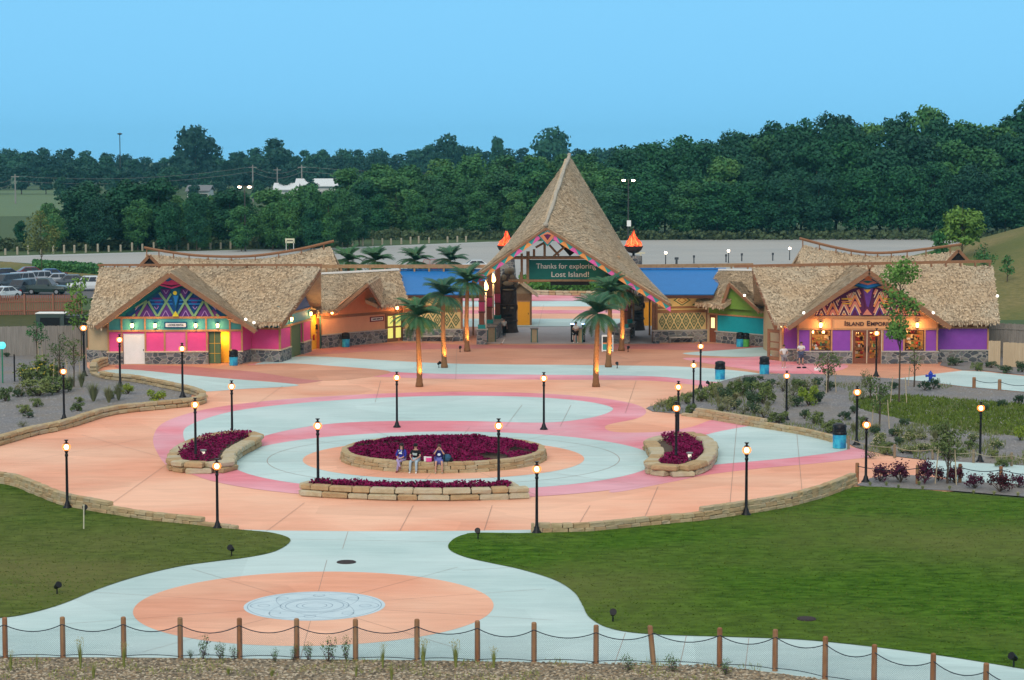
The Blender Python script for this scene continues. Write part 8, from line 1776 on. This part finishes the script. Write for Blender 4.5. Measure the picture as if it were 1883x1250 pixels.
def upole(px, ytop, Y, label, arms=True):
    g = At(px, 340, Y); zt_ = At(px, ytop, Y).z; b = MB(); b.tube([(g.x, Y, 0), (g.x, Y, zt_)], [.28, .2], 6)
    if arms: b.box((g.x, Y, zt_ - .8), (2.6, .2, .25)); 
    tag(b.build('utility_pole', mat('pole_grey', (.28, .27, .25), rough=.8)), label, 'utility pole'); return Vector((g.x, Y, zt_ - .6))
w_ = [upole(28, 320, 700, 'utility pole in the far field at the left edge'), upole(465, 303, 720, 'utility pole left of the white farm building'), upole(510, 308, 760, 'thin utility pole between the two paler poles'), upole(555, 303, 720, 'utility pole before the long white farm building')]
b = MB()
for p, q in ((Vector((-170, 700, w_[0].z)), w_[0]), (w_[0], w_[1]), (w_[1], w_[3]), (w_[3], Vector((30, 720, w_[3].z)))):
    for dz in (0, -1.6): b.tube([p.lerp(q, k / 8) - Vector((0, 0, 2.2 * 4 * (k / 8) * (1 - k / 8) - dz)) for k in range(9)], .035, 4, cap=False)
tag(b.build('power_line', M('pole_grey')), 'sagging power lines strung between the far utility poles', 'power line')
g = At(221, 300, 1000); zt_ = At(221, 244, 1000).z; b = MB(); b.tube([(g.x, 1000, 0), (g.x, 1000, zt_)], [.3, .2], 6); b.lathe((g.x, 1000, zt_ - 1.0), [(.3, 0), (1.2, .4), (1.2, .7), (.2, 1.0)], 8); tag(b.build('radio_mast', M('grey_pole')), 'slim mast with a crown of antennas above the left skyline', 'mast')
# pale marks of the wide field
struct(sheet('crop_field', [(-300, 352), (115, 349), (118, 396), (-300, 402)], -.012, mat('crop', (.11, .17, .07), (.09, .145, .06), scale=.1, rough=.95, stretch=(.3, 3, 1)), sm=False))
struct(sheet('lot_edge_stripe', [(-300, 471.5), (0, 471), (265, 463.6), (620, 455.6), (900, 444.6), (900, 446), (620, 457), (265, 465.4), (0, 473), (-300, 474)], -.012, mat('edge_line', (.42, .45, .44), rough=.9), sm=False))

# ================================================================== LIGHT, SKY, AIR
w = bpy.data.worlds.new('World'); SC.world = w; w.use_nodes = True; N = w.node_tree.nodes; L = w.node_tree.links; bg = N['Background']
sky = N.new('ShaderNodeTexSky'); sky.sky_type = 'NISHITA'; sky.sun_disc = False; sky.sun_elevation = R(14); sky.sun_rotation = R(200); sky.air_density = 1.0; sky.dust_density = .3; sky.ozone_density = 3
tc = N.new('ShaderNodeTexCoord'); sp = N.new('ShaderNodeSeparateXYZ'); L.new(tc.outputs['Generated'], sp.inputs[0])
cr = N.new('ShaderNodeValToRGB'); L.new(sp.outputs['Z'], cr.inputs[0]); e = cr.color_ramp.elements
TINT = [(0.0, (.185, .55, .86)), (.022, (.19, .55, .86)), (.072, (.205, .57, .89)), (.25, (.50, .68, .85)), (.6, (.80, .84, .86))]
TINT = [(a, mute(c)) for a, c in TINT]; e[0].position = TINT[0][0]; e[0].color = (*TINT[0][1], 1); e[1].position = TINT[1][0]; e[1].color = (*TINT[1][1], 1)
for p_, c_ in TINT[2:]: q = e.new(p_); q.color = (*c_, 1)
bw = N.new('ShaderNodeRGBToBW'); L.new(sky.outputs[0], bw.inputs[0])
mx = N.new('ShaderNodeMix'); mx.data_type = 'RGBA'; mx.blend_type = 'MULTIPLY'; mx.inputs[0].default_value = 1; mx.clamp_result = False
# the dusk haze evens out the sky: mostly the ramp, modulated by the physical sky
mr = N.new('ShaderNodeMix'); mr.data_type = 'FLOAT'; mr.inputs[0].default_value = .12; mr.inputs[2].default_value = 7.0; L.new(bw.outputs[0], mr.inputs[3])
vm = N.new('ShaderNodeVectorMath'); vm.operation = 'SCALE'; L.new(cr.outputs[0], vm.inputs[0]); L.new(mr.outputs[0], vm.inputs['Scale'])
L.new(vm.outputs[0], bg.inputs['Color']); bg.inputs['Strength'].default_value = .15
sun = bpy.data.lights.new('sun', 'SUN'); sun.energy = 1.6; sun.angle = R(30); sun.color = (1, .87, .74); so = bpy.data.objects.new('sun', sun); COL.objects.link(so)
so.rotation_euler = (R(90 - 35), 0, R(-15))
HAZE = True
if HAZE:
    b = MB(); b.box((0, 900, 19), (1500, 2200, 42)); hz = struct(b.build('haze', M('joint')), 'stuff'); m = bpy.data.materials.new('haze_air'); m.use_nodes = True; nt = m.node_tree; nt.nodes.remove(nt.nodes['Principled BSDF']); pv = nt.nodes.new('ShaderNodeVolumePrincipled'); pv.inputs['Density'].default_value = .00013; pv.inputs['Color'].default_value = (.20, .61, .78, 1); pv.inputs['Anisotropy'].default_value = .2
    nt.links.new(pv.outputs[0], nt.nodes['Material Output'].inputs['Volume']); hz.data.materials.clear(); hz.data.materials.append(m)
SC.view_settings.view_transform = 'Standard'; SC.view_settings.look = 'None'; SC.view_settings.exposure = 0.14; SC.view_settings.gamma = 1
SC.render.engine = 'CYCLES'; cy = SC.cycles; cy.use_denoising = True; cy.max_bounces = 6; cy.diffuse_bounces = 3; cy.transparent_max_bounces = 8; cy.transmission_bounces = 4; cy.volume_bounces = 0; cy.sample_clamp_indirect = 4; cy.use_light_tree = True
for o in list(COL.objects):
    if o.get('label') == 'x':
        for c in list(o.children_recursive): COL.objects.unlink(c)
        COL.objects.unlink(o)
